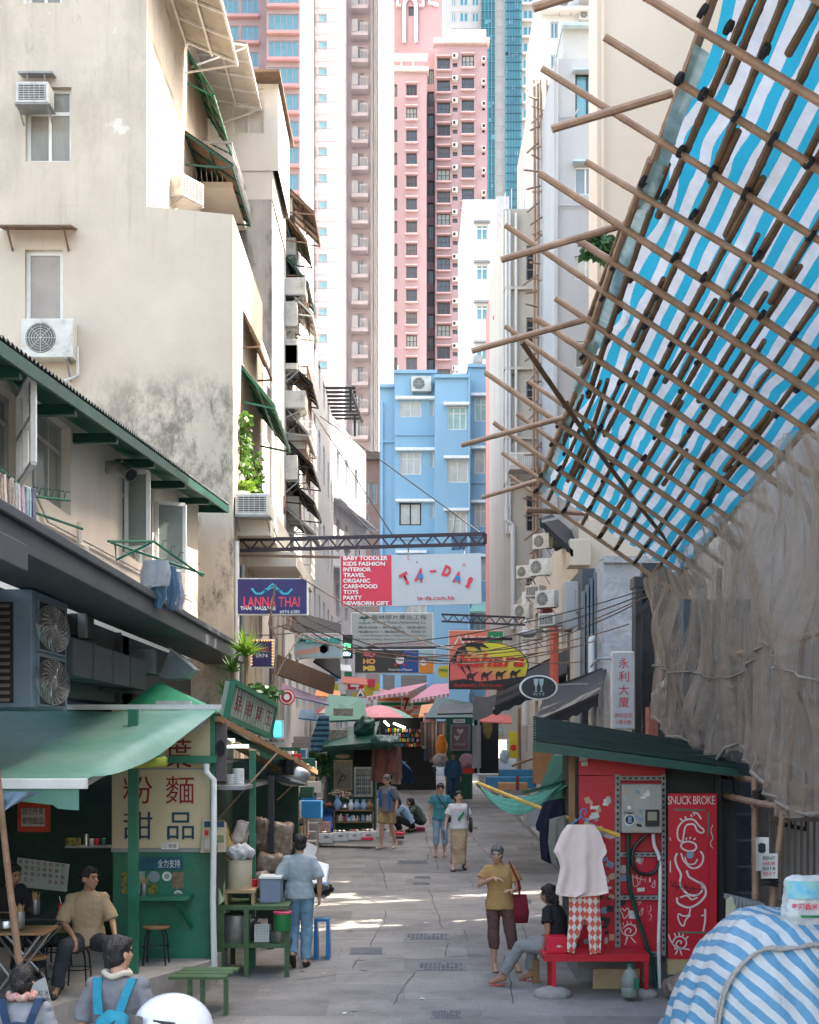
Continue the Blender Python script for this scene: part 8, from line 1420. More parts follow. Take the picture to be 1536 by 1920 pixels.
blob('bundle','orange bag on top of the cart of bundles','bundle',828,1400,49,.2,.2,.42,m_org); blob('bundle','striped bundle of cloth on the far cart','bundle',826,1425,48.5,.26,.25,.22,M('patchwork', (.5,.3,.25), (.2,.3,.33), s=12)); blob('bundle','pink checked bag beside the far kiosk','bundle',876,1428,48,.28,.25,.26,M('pink_check', (.5,.28,.32), (.3,.22,.28), s=14)); bxo('crate','red crate under the pink checked bag','crate',868,889,1441,1451,47.6,.3,m_rd)
t = T('hand_cart', 'low flat cart under the bundles at the end of the street', 'cart', P(826,1446,48.5)); mb = MB(); mb.bx(X(811,48.4),X(840,48.4),48.2,48.8,Z(1438,48.4),Z(1435,48.4)); mb.build('deck', m_grey, t)
for px in (815,836): mb = MB(); mb.cyl(P(px,1444,48.15),P(px,1444,48.25),.07); mb.build('wheel', m_black, t)
for i in range(16): px = 792+i*3.4; q = P(px,1352,52+.1*i); mb = MB(); h = rnd(.9,1.6); mb.grid(lambda u, v: q+V(((u-.5)*.15, .04*math.sin(u*7+v*4), -h*v)), 4, 6); one(mb, 'hanging_cloth', cloth('scarf_%d' % (i%6), (0,0,0)), 'cloth hanging in the far stall left of the kiosk', 'cloth', 'cloths hanging in the far stall')
bxo('shop_shutter','dark shop recess behind the grey post on the right','shop',890,935,1330,1450,48,.5,m_dark); bxo('shutter','grey ribbed shutter beside the dark recess','shutter',886,902,1360,1440,47,.1,m_grey); blob('cloth_pile','ochre cloth hanging in the dark recess','cloth',915,1360,46.5,.16,.1,.45,cloth('ochre', (.2,.14,.05))); mb = MB(); mb.cyl(P(897,1450,44),P(898,1330,44),.035); one(mb, 'street_post', m_grey, 'slim grey post at the right kerb', 'post')
bxo('poster_board','yellow poster with a red flower on the right pavement','poster',955,973,1372,1422,37,.05,m_yel); disc(bpy.data.objects[list(bpy.data.objects.keys())[0]] if 0 else T('flower_print','red flower printed on the yellow poster','poster',P(963,1400,36.9)), 963, 1402, 6, 36.9, m_rd); blob('plastic_bag','pale blue plastic bag beside the yellow poster','bag',946,1418,37,.12,.1,.18,cloth('pale_blue_bag', (.4,.5,.58)))
pole(T('bamboo_pole','bamboo pole standing beside the yellow poster','pole',P(975,1450,35)), P(975,1462,35), P(974,1330,35), .045, name='cane'); pole(T('bamboo_pole','horizontal bamboo pole by the blue boxes','pole',P(985,1440,34)), P(960,1436,34), P(1000,1422,34), .035, name='cane')
m_bb = M('blue_board', (.02,.14,.23), rough=.6); t = T('storage_cabinet', 'blue board cabinet lying on the right pavement', 'cabinet', P(960,1480,29))
for a, b, c, d, Y in ((938,1006,1443,1476,29.5),(914,1004,1457,1478,28.8)): mb = MB(); mb.bx(X(a,Y),X(b,Y),Y,Y+.6,Z(d,Y),Z(c,Y)); mb.build('box', m_bb, t, bevel=.01)
bxo('cabinet','tall brown wooden cabinet above the blue one','cabinet',1004,1040,1395,1470,27.5,.6,M('brown_laminate', (.30,.14,.06)),None); bxo('cabinet','orange brown crate in front of the blue cabinet','cabinet',936,990,1468,1482,27,.5,M('brown_laminate',(0,0,0))); bxo('fire_hydrant_post','dark red short post between the brown crates','post',968,974,1455,1482,26.5,.1,M('maroon',(0,0,0))); slab('tarpaulin','green cloth draped at the left side of the red booth','tarpaulin',[(1000,1510),(1076,1510),(1078,1420),(1036,1415)],(22,21,21,22),cloth('old_green_cloth', (.03,.12,.08), (.02,.08,.055)),.06)
for k in range(5): bxo('stone_block','low stone block along the right kerb, %s' % ['farthest','second farthest','middle one','second nearest','nearest'][k],'block',900+k*22,945+k*24,1452+k*14,1470+k*20,40-k*4,.7,m_concrete)
t = T('hammock_tarp', 'sagging green tarp slung beneath the yellow pole', 'tarpaulin', P(1000,1500,20)); A, B = P(897,1467,20.5), P(1068,1470,18.2)
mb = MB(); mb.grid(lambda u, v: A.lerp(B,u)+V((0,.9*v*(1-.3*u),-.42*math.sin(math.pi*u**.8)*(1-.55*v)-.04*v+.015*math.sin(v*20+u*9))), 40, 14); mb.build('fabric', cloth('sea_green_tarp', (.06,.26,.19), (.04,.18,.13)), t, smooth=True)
mb = MB(); mb.grid(lambda u, v: P(978+90*u,1484-14*u-(1-u)*2+v*8*(1-u*.5)-12*u*u,18.6+.3*v), 16, 3); mb.build('lit_fold', cloth('painted_lit_fold', (.15,.45,.36)), t, smooth=True)  # sunlit fold painted as a paler strip of the tarp
pole(T('yellow_pole','long yellow pole carrying the hanging clothes','pole',P(1030,1500,18)), P(896,1468,20.4), P(1160,1566,16.3), .026, M('yellow_pole', (.70,.42,.07), (.6,.34,.05), rough=.4), 'rod', .95)
# laundry
def cloth_shape(name, label, cat, outline, Y, mat, amp=.04, group=None, d=.03):   # hanging garment from its outline in pixels
    xs = [p[0] for p in outline]; ys = [p[1] for p in outline]; y0, y1 = min(ys), max(ys); nu, nv = 18, 30; k = len(outline); mb = MB()
    def span(y):
        h = []
        for i in range(k):
            (ax, ay), (bx_, by) = outline[i], outline[(i+1)%k]
            if (ay <= y < by) or (by <= y < ay): h.append(ax+(bx_-ax)*(y-ay)/(by-ay))
        return (min(h), max(h)) if len(h) > 1 else (sum(xs)/k,)*2
    sp_ = [span(y0+.01+(y1-y0-.02)*j/nv) for j in range(nv+1)]; ph = rnd(0,6)
    for side in (1,-1): mb.grid(lambda u, v: P(sp_[round(v*nv)][0]+(sp_[round(v*nv)][1]-sp_[round(v*nv)][0])*u+1.2*math.sin(v*9+ph)*v, y0+(y1-y0)*v, Y-side*d*math.sin(math.pi*u)**.5+amp*v**.7*(math.sin(u*13+ph+v*1.5)+.5*math.sin(u*27+v*3))*.6), nu, nv)
    return one(mb, name, mat, label, cat, group, smooth=True)
m_bl = cloth('blush_chiffon', (.80,.63,.58), (.76,.58,.53)); cloth_shape('blouse','blush pink frilled blouse on a blue hanger in front of the booth','blouse',[(1064,1546),(1076,1551),(1090,1553),(1106,1549),(1114,1546),(1126,1562),(1139,1598),(1128,1612),(1131,1625),(1143,1674),(1120,1680),(1080,1683),(1042,1678),(1050,1625),(1046,1610),(1038,1596),(1052,1562)],16.35,m_bl,.05)
m_arg = M('argyle_print', (.72,.62,.58), (.7,.6,.56), rough=.9); n = m_arg.node_tree; tc = n.nodes.new('ShaderNodeTexCoord'); mp = n.nodes.new('ShaderNodeMapping'); mp.inputs['Rotation'].default_value = (0,rad(45),0); mp.inputs['Scale'].default_value = (17,17,17); ck = n.nodes.new('ShaderNodeTexChecker'); ck.inputs['Scale'].default_value = 1; ck.inputs[1].default_value = (.72,.62,.58,1); ck.inputs[2].default_value = (.65,.11,.08,1); n.links.new(tc.outputs['Object'], mp.inputs[0])
m2 = n.nodes.new('ShaderNodeVectorMath'); m2.operation = 'MULTIPLY'; m2.inputs[1].default_value = (1.25,0,.8); n.links.new(tc.outputs['Object'], m2.inputs[0]); n.links.new(m2.outputs[0], mp.inputs[0]); n.links.new(mp.outputs[0], ck.inputs[0]); n.links.new(ck.outputs[0], n.nodes['Principled BSDF'].inputs['Base Color'])
t = T('trousers', 'red and white diamond patterned trousers hanging below the blouse', 'trousers', P(1098,1790,16.4))
for ol in ([(1068,1678),(1100,1678),(1099,1710),(1092,1740),(1076,1788),(1062,1787),(1066,1740)],[(1094,1678),(1124,1678),(1127,1740),(1128,1788),(1108,1790),(1102,1750),(1095,1710)]): o = cloth_shape('trouser_leg','x','x',ol,16.4,m_arg,.02); W = o.matrix_world.copy(); o.parent = t; o.location = Matrix.Translation(o.location).translation-V(t.location); del o['label']; del o['category']
t = T('clothes_hanger', 'blue plastic hanger on the yellow pole', 'hanger', P(1092,1545,16.4)); mb = MB(); mb.tube([P(1066,1550,16.4),P(1090,1532,16.45),P(1118,1549,16.4),P(1066,1550,16.4)], .01, 6); mb.tube([P(a,b,16.45) for a,b in spl([(1090,1532),(1088,1524),(1094,1516),(1100,1521),(1096,1527)],4)], .008, 6); mb.build('frame', M('hanger_blue', (.02,.2,.42), rough=.35), t)
cloth_shape('shirt','dark navy shirt hanging left of the booth','shirt',[(1020,1502),(1058,1496),(1062,1540),(1054,1600),(1040,1624),(1014,1612),(1012,1556),(1006,1556),(1004,1546)],17.6,cloth('ink_navy', (.012,.012,.03)),.05); cloth_shape('shirt','grey green shirt hanging behind the blouse','shirt',[(1030,1535),(1062,1528),(1066,1600),(1058,1650),(1034,1620),(1028,1580)],17.2,cloth('grey_green', (.2,.2,.17)),.04)
m_lg = cloth('heather_grey', (.36,.39,.42)); m_den = cloth('denim', (.06,.13,.2), (.09,.18,.27))
cloth_shape('shorts','light grey shorts on the green rack of the low cream building','shorts',[(270,1050),(315,1048),(322,1075),(316,1100),(294,1096),(280,1106),(262,1104),(264,1070)],16.0,m_lg,.03); cloth_shape('jeans','dark denim hanging under the grey shorts','jeans',[(268,1085),(312,1085),(314,1120),(302,1143),(292,1140),(286,1118),(280,1118),(264,1108)],16.15,m_den,.03); cloth_shape('jeans','blue denim at the right of the grey shorts','jeans',[(312,1062),(330,1062),(336,1100),(326,1146),(314,1142)],16.4,m_den,.03); cloth_shape('cloth','patterned cloth at the end of the green rack','cloth',[(328,1072),(340,1072),(346,1120),(342,1150),(330,1140)],16.7,cloth('pale_pattern', (.4,.42,.48), (.2,.2,.3), s=20),.02)
for i, (a, b, c, col) in enumerate(((0,12,0,(.45,.33,.3)),(8,26,8,(.3,.25,.22)),(24,38,22,(.55,.5,.45)),(34,46,26,(.5,.3,.4)),(44,58,30,(.3,.42,.5)),(54,66,34,(.12,.13,.2)))): cloth_shape('hanging_garment','%s garment on the rack at the far left edge' % ['dusty rose','brown grey','cream','mauve flowered','sky patterned','black and white'][i],'garment',[(a,885+c*.8),(b,890+c*.8),(b+2,950+c),(b-4,965+c*.9),(a+2,955+c)],11.6+i*.25,cloth('line_%d' % i, col, tuple(min(.7,x*1.8) for x in col), s=18),.02)
for lab, pts, r in (('green laundry rack below the open casement',[(203,1015,14.8),(288,1015,16.0),(380,1080,16.4)],.014),('green bracket of the laundry rack at the far left',[(0,880,11.4),(60,930,13),(131,938,13.9)],.014)):
    t = T('laundry_rack', lab, 'rack', P(*pts[0][:2],pts[0][2])); mb = MB(); mb.tube([P(a,b,y) for a,b,y in pts], r, 6); a, b, y = pts[1]; mb.tube([P(a-80,b+2,y-.3),P(a+95,b+62,y+.6)], r, 6); mb.tube([P(a,b,y),P(a-70,b+35,y-.2),P(a-72,b,y-.2)], r, 6); mb.build('bars', m_green, t); mb = MB()
    for k in range(6): q = P(*pts[1][:2],pts[1][2]).lerp(P(*pts[2][:2],pts[2][2]),k/6); mb.tube([q,q+V((.02,0,.08)),q+V((.06,0,.07))], .006, 5)
    mb.build('hooks', m_green, t)
cloth_shape('garment','black jacket with pink top hanging from the old white building','garment',[(572,868),(590,866),(592,912),(586,916),(584,905),(574,910)],50,cloth('ink_navy',(0,0,0)),.03); cloth_shape('garment','dark clothes hanging from the truss in front of the blue building','garment',[(846,1006),(876,1006),(874,1030),(848,1032)],70,m_den,.05)
slab('tarpaulin','striped pink and blue cloth canopy above the left steps','tarpaulin',[(528,1300),(618,1322),(610,1312),(528,1280)],(30,34,35,31),stripes('pink_blue', (.6,.25,.3), (.2,.3,.5), 6, 0.3, axis=1),.03)
cloth_shape('tarpaulin','blue and dark striped tarp covering goods by the steps','tarpaulin',[(598,1342),(618,1342),(616,1410),(580,1412),(585,1380)],36,stripes('blue_dark', (.03,.06,.1), (.1,.28,.4), 7, 0, axis=1),.08); vine('dark leafy shrub below the striped tarp', [P(590,1420,36),P(605,1425,36),P(600,1440,36)], (.3,.3,.2), 160, .14, m_leafd)
t = T('screen_sign', 'bright blue screen behind the green roof sign', 'screen', P(520,1380,23)); mb = MB(); mb.bx(X(514,23),X(532,23),23,23.1,Z(1385,23),Z(1350,23)); mb.build('frame', m_acgrey, t); mb = MB(); mb.bx(X(513,22.9),X(525,22.9),22.95,22.99,Z(1381,23),Z(1353,23)); mb.build('display', cm('lit_cyan', (.02,.45,.8), emit=.8), t)
for i in range(26):
    px = 515+rnd(0,75); py = 1395+rnd(0,140); Y = 24+rnd(0,7); k = i%7; a = .12+rnd(0,.15); mb = MB(); q = P(px,py,Y); mb.box(q,a*1.3,a,a*rnd(.6,1.3),Matrix.Rotation(rnd(-.2,.2),3,'Z')); one(mb, 'storage_goods', [m_tb,m_whitep,m_ply,m_kg,m_cream2,m_slate,m_red][k], 'box or tub heaped among the goods behind the kitchen stall', 'box', 'goods heaped behind the kitchen stall', bevel=.01)
t = T('stall_shelf', 'dark shelf unit crammed with goods behind the kitchen stall', 'shelf', (-2.4,28,gz(28))); 
for z in (.6,1.1,1.6,2.1): mb = MB(); mb.bx(-3.0,-2.15,24,31,gz(28)+z,gz(28)+z+.04); mb.build('board', m_wood, t)
for i in range(60): y = 24.2+(i%15)*.45; z = gz(28)+.64+.5*(i//15); mb = MB(); h = rnd(.15,.4); mb.bx(-2.6+rnd(0,.2),-2.18,y,y+rnd(.2,.4),z,z+h); one(mb, 'packed_goods', [m_tb,m_whitep,m_ply,m_kg,m_cream2,m_slate,m_pot,m_acgrey][random.randrange(8)], 'packed item on the dark shelf unit behind the kitchen stall', 'goods', 'goods on the dark shelf unit')

for i, (px, py, Y, w_, h_, k) in enumerate(((536,1120,36,12,60,5),(547,1128,38,10,50,3),(528,1085,35,9,40,0),(560,1205,40,12,30,2),(556,640,43,8,26,1),(545,505,42,9,24,4),(562,1005,44,7,30,3),(528,930,36,8,34,0),(583,1215,58,8,22,1),(592,1218,58,8,20,2))):
    cloth_shape('laundry','%s cloth drying on the crowded left wall %s' % (['red brown','pale','navy','rose','grey','tan'][k], ['low by the navy sign','beside the navy sign','under the cream ledge','near the pale massage sign','on the sunlit upper edge','high beside the salmon tower','level with the truss','beside the black awning','under the old white building','right under the old white building'][i]),'laundry',[(px,py),(px+w_,py-1),(px+w_+1,py+h_),(px-1,py+h_+2)],Y,cloth('scarf_%d' % k,(0,0,0)),.04)
for i, (px, a, b, Y) in enumerate(((560,600,1100,45),(573,640,1250,47),(444,1015,1300,25.2),(455,1060,1290,26))): mb = MB(); mb.cyl(P(px,a,Y),P(px,b,Y),.045,n=8); one(mb, 'drain_pipe', [m_whiter, m_acgrey, m_white, m_grey][i], 'drain pipe on the left facades, ' + ['pale one on the sunlit wall','grey one at the edge of the sunlit wall','white one right of the stained wall','grey one behind the navy sign'][i], 'pipe')

for i, (px, py, Y, w_, c, lab) in enumerate(((700,1290,60,1.3,m_pk,'far pink parasol behind the shop awnings'),(640,1318,46,1.0,cloth('brick_canvas', (.5,.12,.1)),'brick red parasol left of the pink ones'),(800,1322,54,.9,cloth('coral_canvas', (.62,.2,.14)),'coral parasol in front of the striped shop'),(905,1352,52,.8,cloth('mint_canopy',(0,0,0)),'mint parasol at the right of the far kiosk'))): umb(lab, px, py, Y, w_, .35, [c, c, m_cream2])
for i, (a, b, c, d, Y, m_, lab) in enumerate(((556,600,1262,1278,37,m_gn,'green slanted awning over the left steps'),(590,640,1292,1304,43,m_org,'orange slanted awning beside the parasols'),(560,596,1330,1346,33,m_tb,'blue slanted awning above the goods'),(640,690,1268,1280,52,cloth('coral_canvas',(0,0,0)),'coral slanted awning under the hanging signs'),(900,960,1338,1352,42,cloth('brick_canvas',(0,0,0)),'brick red awning on the right side shops'),(610,660,1244,1254,48,m_whitep,'white slanted awning below the bar sign'))): slab('stall_awning', lab, 'awning', [(a,d),(b,d+4),(b-3,c+3),(a+4,c)], (Y,Y,Y+1.5,Y+1.5), m_, .03)
for i in range(22): px = 602+rnd(0,110); py = 1270+rnd(0,70); Y = 56+rnd(0,4); q = P(px,py,Y); mb = MB(); mb.box(q,rnd(.25,.7),.1,rnd(.2,.55)); one(mb, 'shop_sign', [m_rd,m_yel,m_tb,m_wh,m_gn,m_crim,m_pap][i%7], 'small plain coloured shop board crowded at the far left end of the street', 'sign', 'small far shop boards')

for i in range(22): px, py = rnd(430,1180), rnd(1600,1910); q = GP(px,py); mb = MB(); a = rnd(.015,.04); u_ = V((rnd(-1,1),rnd(-1,1),0)).normalized()*a; w_ = V((-u_.y,u_.x,0))*rnd(.5,1.2); z = V((0,0,.006)); mb.add([q-u_-w_+z,q+u_-w_+z,q+u_*.8+w_+z*3,q-u_+w_*.7+z*2], [(0,1,2,3)]); one(mb, 'litter', [m_white,m_ply,m_pot,m_grey][i%4], 'small scrap of litter lying on the road', 'litter', 'litter scattered on the road')
# ---------------- people
def at(px, Y): return (X(px,Y), Y, gz(Y)+.005)
walkA = dict(knR=(-.1,-.10,.50), anR=(-.105,-.12,.085), toR=(-.12,-.30,.04), knL=(.1,.0,.50), anL=(.10,.20,.13), toL=(.11,.06,.03))
# man in pale shirt and jeans walking away
person('man in a pale blue grey shirt and jeans walking away up the street', at(562,18.3), math.pi, 1.70, dict(knR=(-.09,-.02,.5), anR=(-.08,.03,.085), toR=(-.10,-.13,.03), knL=(.08,-.08,.5), anL=(.075,.17,.17), toL=(.07,.08,.03), elR=(-.26,.05,1.12), elL=(.26,.05,1.12), wrR=(-.25,-.06,.88), wrL=(.25,-.05,.88)), 'shirt', 'jeans', cloth('pale_grey_shirt', (.34,.39,.41), (.29,.34,.36)), cloth('faded_jeans', (.12,.23,.32), (.2,.33,.43), s=9), m_skin, 'short', shoem=cloth('brown_shoe', (.04,.025,.022)), look=(10,0), sleeve=.92, hem=.88, legend=.04, curl=.8)
# woman with crossed arm
r_, J = person('grey haired woman in an ochre shirt standing with one arm raised', at(937,17.95), rad(-4), 1.60, dict(hea=(-.035,-.04,1.565), knL=(.15,-.02,.5), anL=(.22,.02,.085), toL=(.27,-.11,.03), knR=(-.08,-.02,.5), anR=(-.07,.02,.085), toR=(-.05,-.14,.03), elR=(-.27,-.04,1.17), wrR=(-.08,-.20,1.27), elL=(.26,-.0,1.12), wrL=(.18,-.17,1.10)), 'shirt', 'capris', cloth('ochre_shirt', (.46,.27,.11), (.38,.21,.08)), cloth('brown_capris', (.13,.065,.06), (.1,.05,.045)), m_skin, 'short', m_hairg, 'sandal', cloth('beige_sandal', (.4,.3,.24)), hands=((.9,-.35,-.05),(-.6,-.5,.1)), handn=((0,.2,-1),(0,.3,-.9)), sleeve=.62, hem=.84, legend=.55, vox=.009, curl=.3, look=(-6,6))
mb = MB(WM[r_]); g = lambda x, y, z: J['hea']+V((x,y,z))
for s_ in (-1,1): mb.tube([g(s_*.032+.026*math.cos(a*.5236),-.105,.012+.019*math.sin(a*.5236)) for a in range(13)], .0025, 5)
mb.tube([g(-.008,-.107,.015),g(.008,-.107,.015)], .0025, 5); o = mb.build('glasses', m_steel, r_)
t = T('shoulder_bag', 'dark red shoulder bag hanging at the side of the grey haired woman', 'bag', (1.38,17.9,1.2)); mb = MB(); mb.loft([(1.40,17.92,gz(18)+.62,.09,.035),(1.40,17.92,gz(18)+.75,.11,.045),(1.385,17.92,gz(18)+.98,.09,.03)], 14, 4); m_bag = cloth('burgundy', (.2,.012,.03)); mb.build('body', m_bag, t, smooth=True); mb = MB(); mb.tube([(1.385,17.88,gz(18)+.97),(1.36,17.80,gz(18)+1.15),(1.27,17.82,gz(18)+1.36),(1.26,17.95,gz(18)+1.39)], .013, 6); mb.build('strap', m_bag, t)
# seated person in black
m_blk = cloth('black_tee', (.012,.012,.014), (.02,.02,.022))
person('person in a black tee and grey trousers sitting on the bench with their back turned', (1.72,17.0,gz(17)+.005), rad(-122), 1.62, dict(pel=(0,.05,.50), wai=(0,.06,.64), che=(0,.02,.86), nec=(0,-.02,1.03), hea=(0,-.07,1.15), shR=(-.165,-.01,.96), shL=(.165,-.01,.96), elR=(-.24,-.06,.72), elL=(.24,.04,.72), wrR=(-.2,-.28,.58), wrL=(.25,-.02,.50), hiR=(-.09,.02,.5), hiL=(.09,.02,.5), knR=(-.16,-.38,.52), knL=(.18,-.38,.50), anR=(-.15,-.40,.10), anL=(.30,-.58,.10), toR=(-.15,-.56,.03), toL=(.36,-.73,.03)), 'tee', 'trousers', m_blk, cloth('mid_grey_trousers', (.26,.25,.25)), m_skind, 'bob', shoe='sandal', shoem=cloth('coral_sandal', (.45,.12,.11)), hands=((0,-.8,-.5),(0,-.3,-1)), sleeve=.6, hem=.5, legend=.15, look=(0,12))
# seated man in khaki
person('man in a khaki shirt sitting on a stool in the food stall looking aside', (X(158,14.6),14.75,PZ+.005), rad(12), 1.68, dict(pel=(0,.04,.52), wai=(0,.05,.66), che=(.0,.02,.88), nec=(.01,-.0,1.05), hea=(.02,-.05,1.185), shR=(-.172,0,.975), shL=(.172,0,.975), elR=(-.25,-.04,.74), elL=(.25,-.06,.76), wrR=(-.13,-.30,.60), wrL=(.28,-.29,.62), hiR=(-.09,0,.52), hiL=(.09,0,.52), knR=(-.22,-.42,.53), knL=(.25,-.40,.52), anR=(-.30,-.30,.10), anL=(.24,-.42,.10), toR=(-.33,-.46,.04), toL=(.28,-.58,.03)), 'shirt', 'trousers', cloth('khaki_shirt', (.36,.26,.16), (.3,.21,.125)), cloth('charcoal_trousers', (.035,.04,.05)), m_skind, 'short', shoem=m_black, hands=((.1,-.6,-.8),(.15,-.8,-.6)), handn=((0,.3,-1),(0,.3,-1)), sleeve=1.0, hem=.5, legend=.06, look=(48,0), vox=.009)
person('shaded man in black at the very left edge of the food stall', (X(2,15.4),15.6,PZ+.005), rad(50), 1.66, dict(pel=(0,.04,.52), wai=(0,.05,.66), che=(.0,-.02,.88), nec=(0,-.06,1.04), hea=(0,-.13,1.165), shR=(-.19,-.03,.99), shL=(.19,-.03,.99), elR=(-.25,-.1,.74), elL=(.25,-.1,.76), wrR=(-.13,-.32,.75), wrL=(.13,-.32,.75), hiR=(-.09,0,.52), hiL=(.09,0,.52), knR=(-.14,-.42,.53), knL=(.14,-.40,.52), anR=(-.14,-.40,.10), anL=(.14,-.42,.10), toR=(-.14,-.56,.03), toL=(.14,-.58,.03)), 'tee', 'trousers', m_blk, m_blackf, m_skind, 'bald', shoem=m_black, hands=((.3,-.7,0),(-.3,-.7,0)), hem=.5, vox=.014, look=(0,15))
# two women walking
m_wt = cloth('white_tee', (.62,.6,.6), (.56,.54,.54)); 
r2, J2 = person('woman in a white printed tee and long beige skirt walking towards us', at(860,28.8), rad(6), 1.60, dict(elR=(-.25,.03,1.12), wrR=(-.3,-.02,.9), elL=(.24,.04,1.1), wrL=(.25,-.02,.87), anR=(-.13,-.10,.085), toR=(-.16,-.26,.03), anL=(.13,.12,.16), toL=(.15,-.02,.05)), 'tee', 'skirt', m_wt, cloth('beige_skirt', (.48,.36,.22), (.4,.29,.17)), m_skinl, 'pony', shoe='sandal', shoem=m_black, hem=.88, legend=.14, look=(0,-4), sleeve=.7)
def tprint(root, J, pieces):
    W = WM[root]
    for s_, x, z, w_, h_, m_ in pieces:
        inv = W; o_ = W @ V((x, -.158, z)); lettering(root, s_, o_, W.to_3x3() @ V((1,0,0)), UZ, w_, h_, m_, 'print')
tprint(r2, J2, (("New Zealand", -.11, 1.22, .22, .035, m_crim),))
mb = MB(WM[r2]); mb.add([(.0,-.165,1.0),(.03,-.165,1.06),(.10,-.165,1.14),(.08,-.165,1.2),(.03,-.165,1.14),(-.02,-.165,1.08),(-.05,-.165,1.02)], [(0,1,2,3,4,5,6)]); mb.build('print', m_gn, r2)
r3, J3 = person('woman in a teal tee and rolled blue jeans walking in flip flops', at(826,31.2), rad(4), 1.62, dict(wrR=(-.23,-.0,.88), elR=(-.23,.06,1.1), elL=(.23,.05,1.1), anL=(.10,.08,.085), toL=(.11,-.07,.03)), 'tee', 'jeans', cloth('teal_tee', (.03,.17,.20), (.05,.23,.25)), cloth('light_jeans', (.2,.3,.38), (.3,.4,.48)), m_skin, 'pony', shoe='sandal', shoem=cloth('beige_sandal', (0,0,0)), hem=.86, legend=.52, look=(0,18), sleeve=.5)
mb = MB(WM[r3])
for k in range(9): mb.add([(-.09+.02*k,-.16,1.10),(-.075+.02*k,-.16,1.10),(-.08+.02*k,-.16,1.13+.07*((k*7)%4)/3)], [(0,1,2)])
mb.build('print', M('teal_pale_print', (.3,.45,.45)), r3)
def strap_bag(label, root, pts, c, sz, mat, rz=0):
    W = WM[root]; t = T('shoulder_bag', label, 'bag', W @ V(c)); mb = MB(W); mb.loft([(c[0],c[1],c[2]-sz[2]/2,sz[0]*.45,sz[1]*.45),(c[0],c[1],c[2],sz[0]/2,sz[1]/2),(c[0],c[1],c[2]+sz[2]/2,sz[0]*.4,sz[1]*.3)], 14, 4); mb.build('body', mat, t, smooth=True); mb = MB(W); mb.tube(pts, .012, 6); mb.build('strap', mat, t)
strap_bag('black tote on the shoulder of the woman in the long skirt', r2, [(.17,-.12,1.0),(.18,-.13,1.3),(.17,-.02,1.40),(.19,.05,1.1)], (.25,.06,.92), (.08,.26,.3), m_black); strap_bag('black crossbody bag of the woman in teal', r3, [(-.09,-.06,1.40),(-.05,-.15,1.3),(.1,-.16,1.08),(.16,-.12,.92)], (.17,-.08,.86), (.2,.08,.18), m_black)
mb = MB(WM[r2]); mb.cap((-.31,-.05,.80), (-.30,-.03,.62), .03, .012); one(mb, 'folded_umbrella', M('dark_blue_print', (.03,.06,.14), (.2,.25,.3), s=30), 'folded dark blue umbrella in the hand of the woman in the white tee', 'umbrella', smooth=True)
# polo man
r4, J4 = person('man in a grey and blue polo and khaki shorts carrying a backpack', at(727,33), rad(-28), 1.72, dict(walkA, hea=(0,-.05,1.57), wrL=(.24,-.06,.88)), 'shirt', 'shorts', cloth('grey_polo', (.16,.155,.165), (.13,.125,.135)), cloth('khaki_shorts', (.36,.25,.12), (.3,.2,.09)), m_skin, 'short', m_hairg, shoem=m_acgrey, legend=1.2, look=(-10,14), sleeve=.8, hem=.84)
t = T('backpack', 'black backpack on the man in the grey polo', 'backpack', WM[r4] @ V((0,.17,1.15))); mb = MB(WM[r4]); mb.loft([(0,.18,.98,.13,.07),(0,.2,1.1,.15,.1),(0,.19,1.3,.13,.08),(0,.16,1.4,.08,.05)], 16, 3); mb.build('body', m_black, t, smooth=True)
for g_ in (-1,1): mb = MB(WM[r4]); mb.tube([(g_*.1,.12,1.38),(g_*.13,-.02,1.425),(g_*.14,-.13,1.3),(g_*.16,.02,1.08)], .018, 6); mb.build('strap', m_black, t)
mb = MB(WM[r4])
for g_ in (-1,1): mb.qb((g_*.13-.03,-.145,.98),(g_*.13+.03,-.135,.98),(g_*.13+.03,-.14,1.34),(g_*.13-.03,-.15,1.34),.01)
mb.build('side_panel', M('cobalt_cloth', (.01,.12,.35), rough=.9), r4)
person('bearded man in a dark blue shirt and jeans walking towards us', at(850,47), 0, 1.76, walkA, 'long', 'jeans', cloth('deep_blue_shirt', (.015,.06,.12)), cloth('dark_jeans', (.02,.05,.09)), m_skind, 'short', shoem=m_black, sleeve=1.75, hem=.86, vox=.014)
person('woman in a white tee and pink shorts walking far down the street', at(781,57), 0, 1.62, walkA, 'tee', 'shorts', m_wt, cloth('hot_pink_shorts', (.7,.2,.32)), m_skin, 'pony', shoem=m_acgrey, legend=1.15, sleeve=.6, hem=.9, vox=.016)
sq = dict(pel=(0,.08,.28), wai=(0,.04,.42), che=(0,-.08,.60), nec=(0,-.17,.74), hea=(0,-.26,.82), shR=(-.17,-.14,.70), shL=(.17,-.14,.70), elR=(-.2,-.34,.52), elL=(.2,-.34,.52), wrR=(-.08,-.5,.4), wrL=(.08,-.5,.4), hiR=(-.09,.05,.28), hiL=(.09,.05,.28), knR=(-.15,-.34,.42), knL=(.15,-.34,.42), anR=(-.13,-.18,.085), anL=(.13,-.18,.085), toR=(-.15,-.34,.03), toL=(.15,-.34,.03))
person('person with long dark hair in an olive top crouching on a pink stool', at(786,37.4), rad(-75), 1.6, sq, 'tee', 'trousers', cloth('olive_top', (.1,.13,.09)), m_blackf, m_skin, 'long', shoem=m_black, hem=.26, vox=.014); person('person in a pale blue shirt bending over goods beside the crouching one', at(763,36.9), rad(-80), 1.62, sq, 'long', 'trousers', cloth('ice_blue_shirt', (.3,.42,.55)), m_blackf, m_skin, 'short', shoem=m_black, sleeve=1.5, hem=.26, vox=.014, look=(0,25))
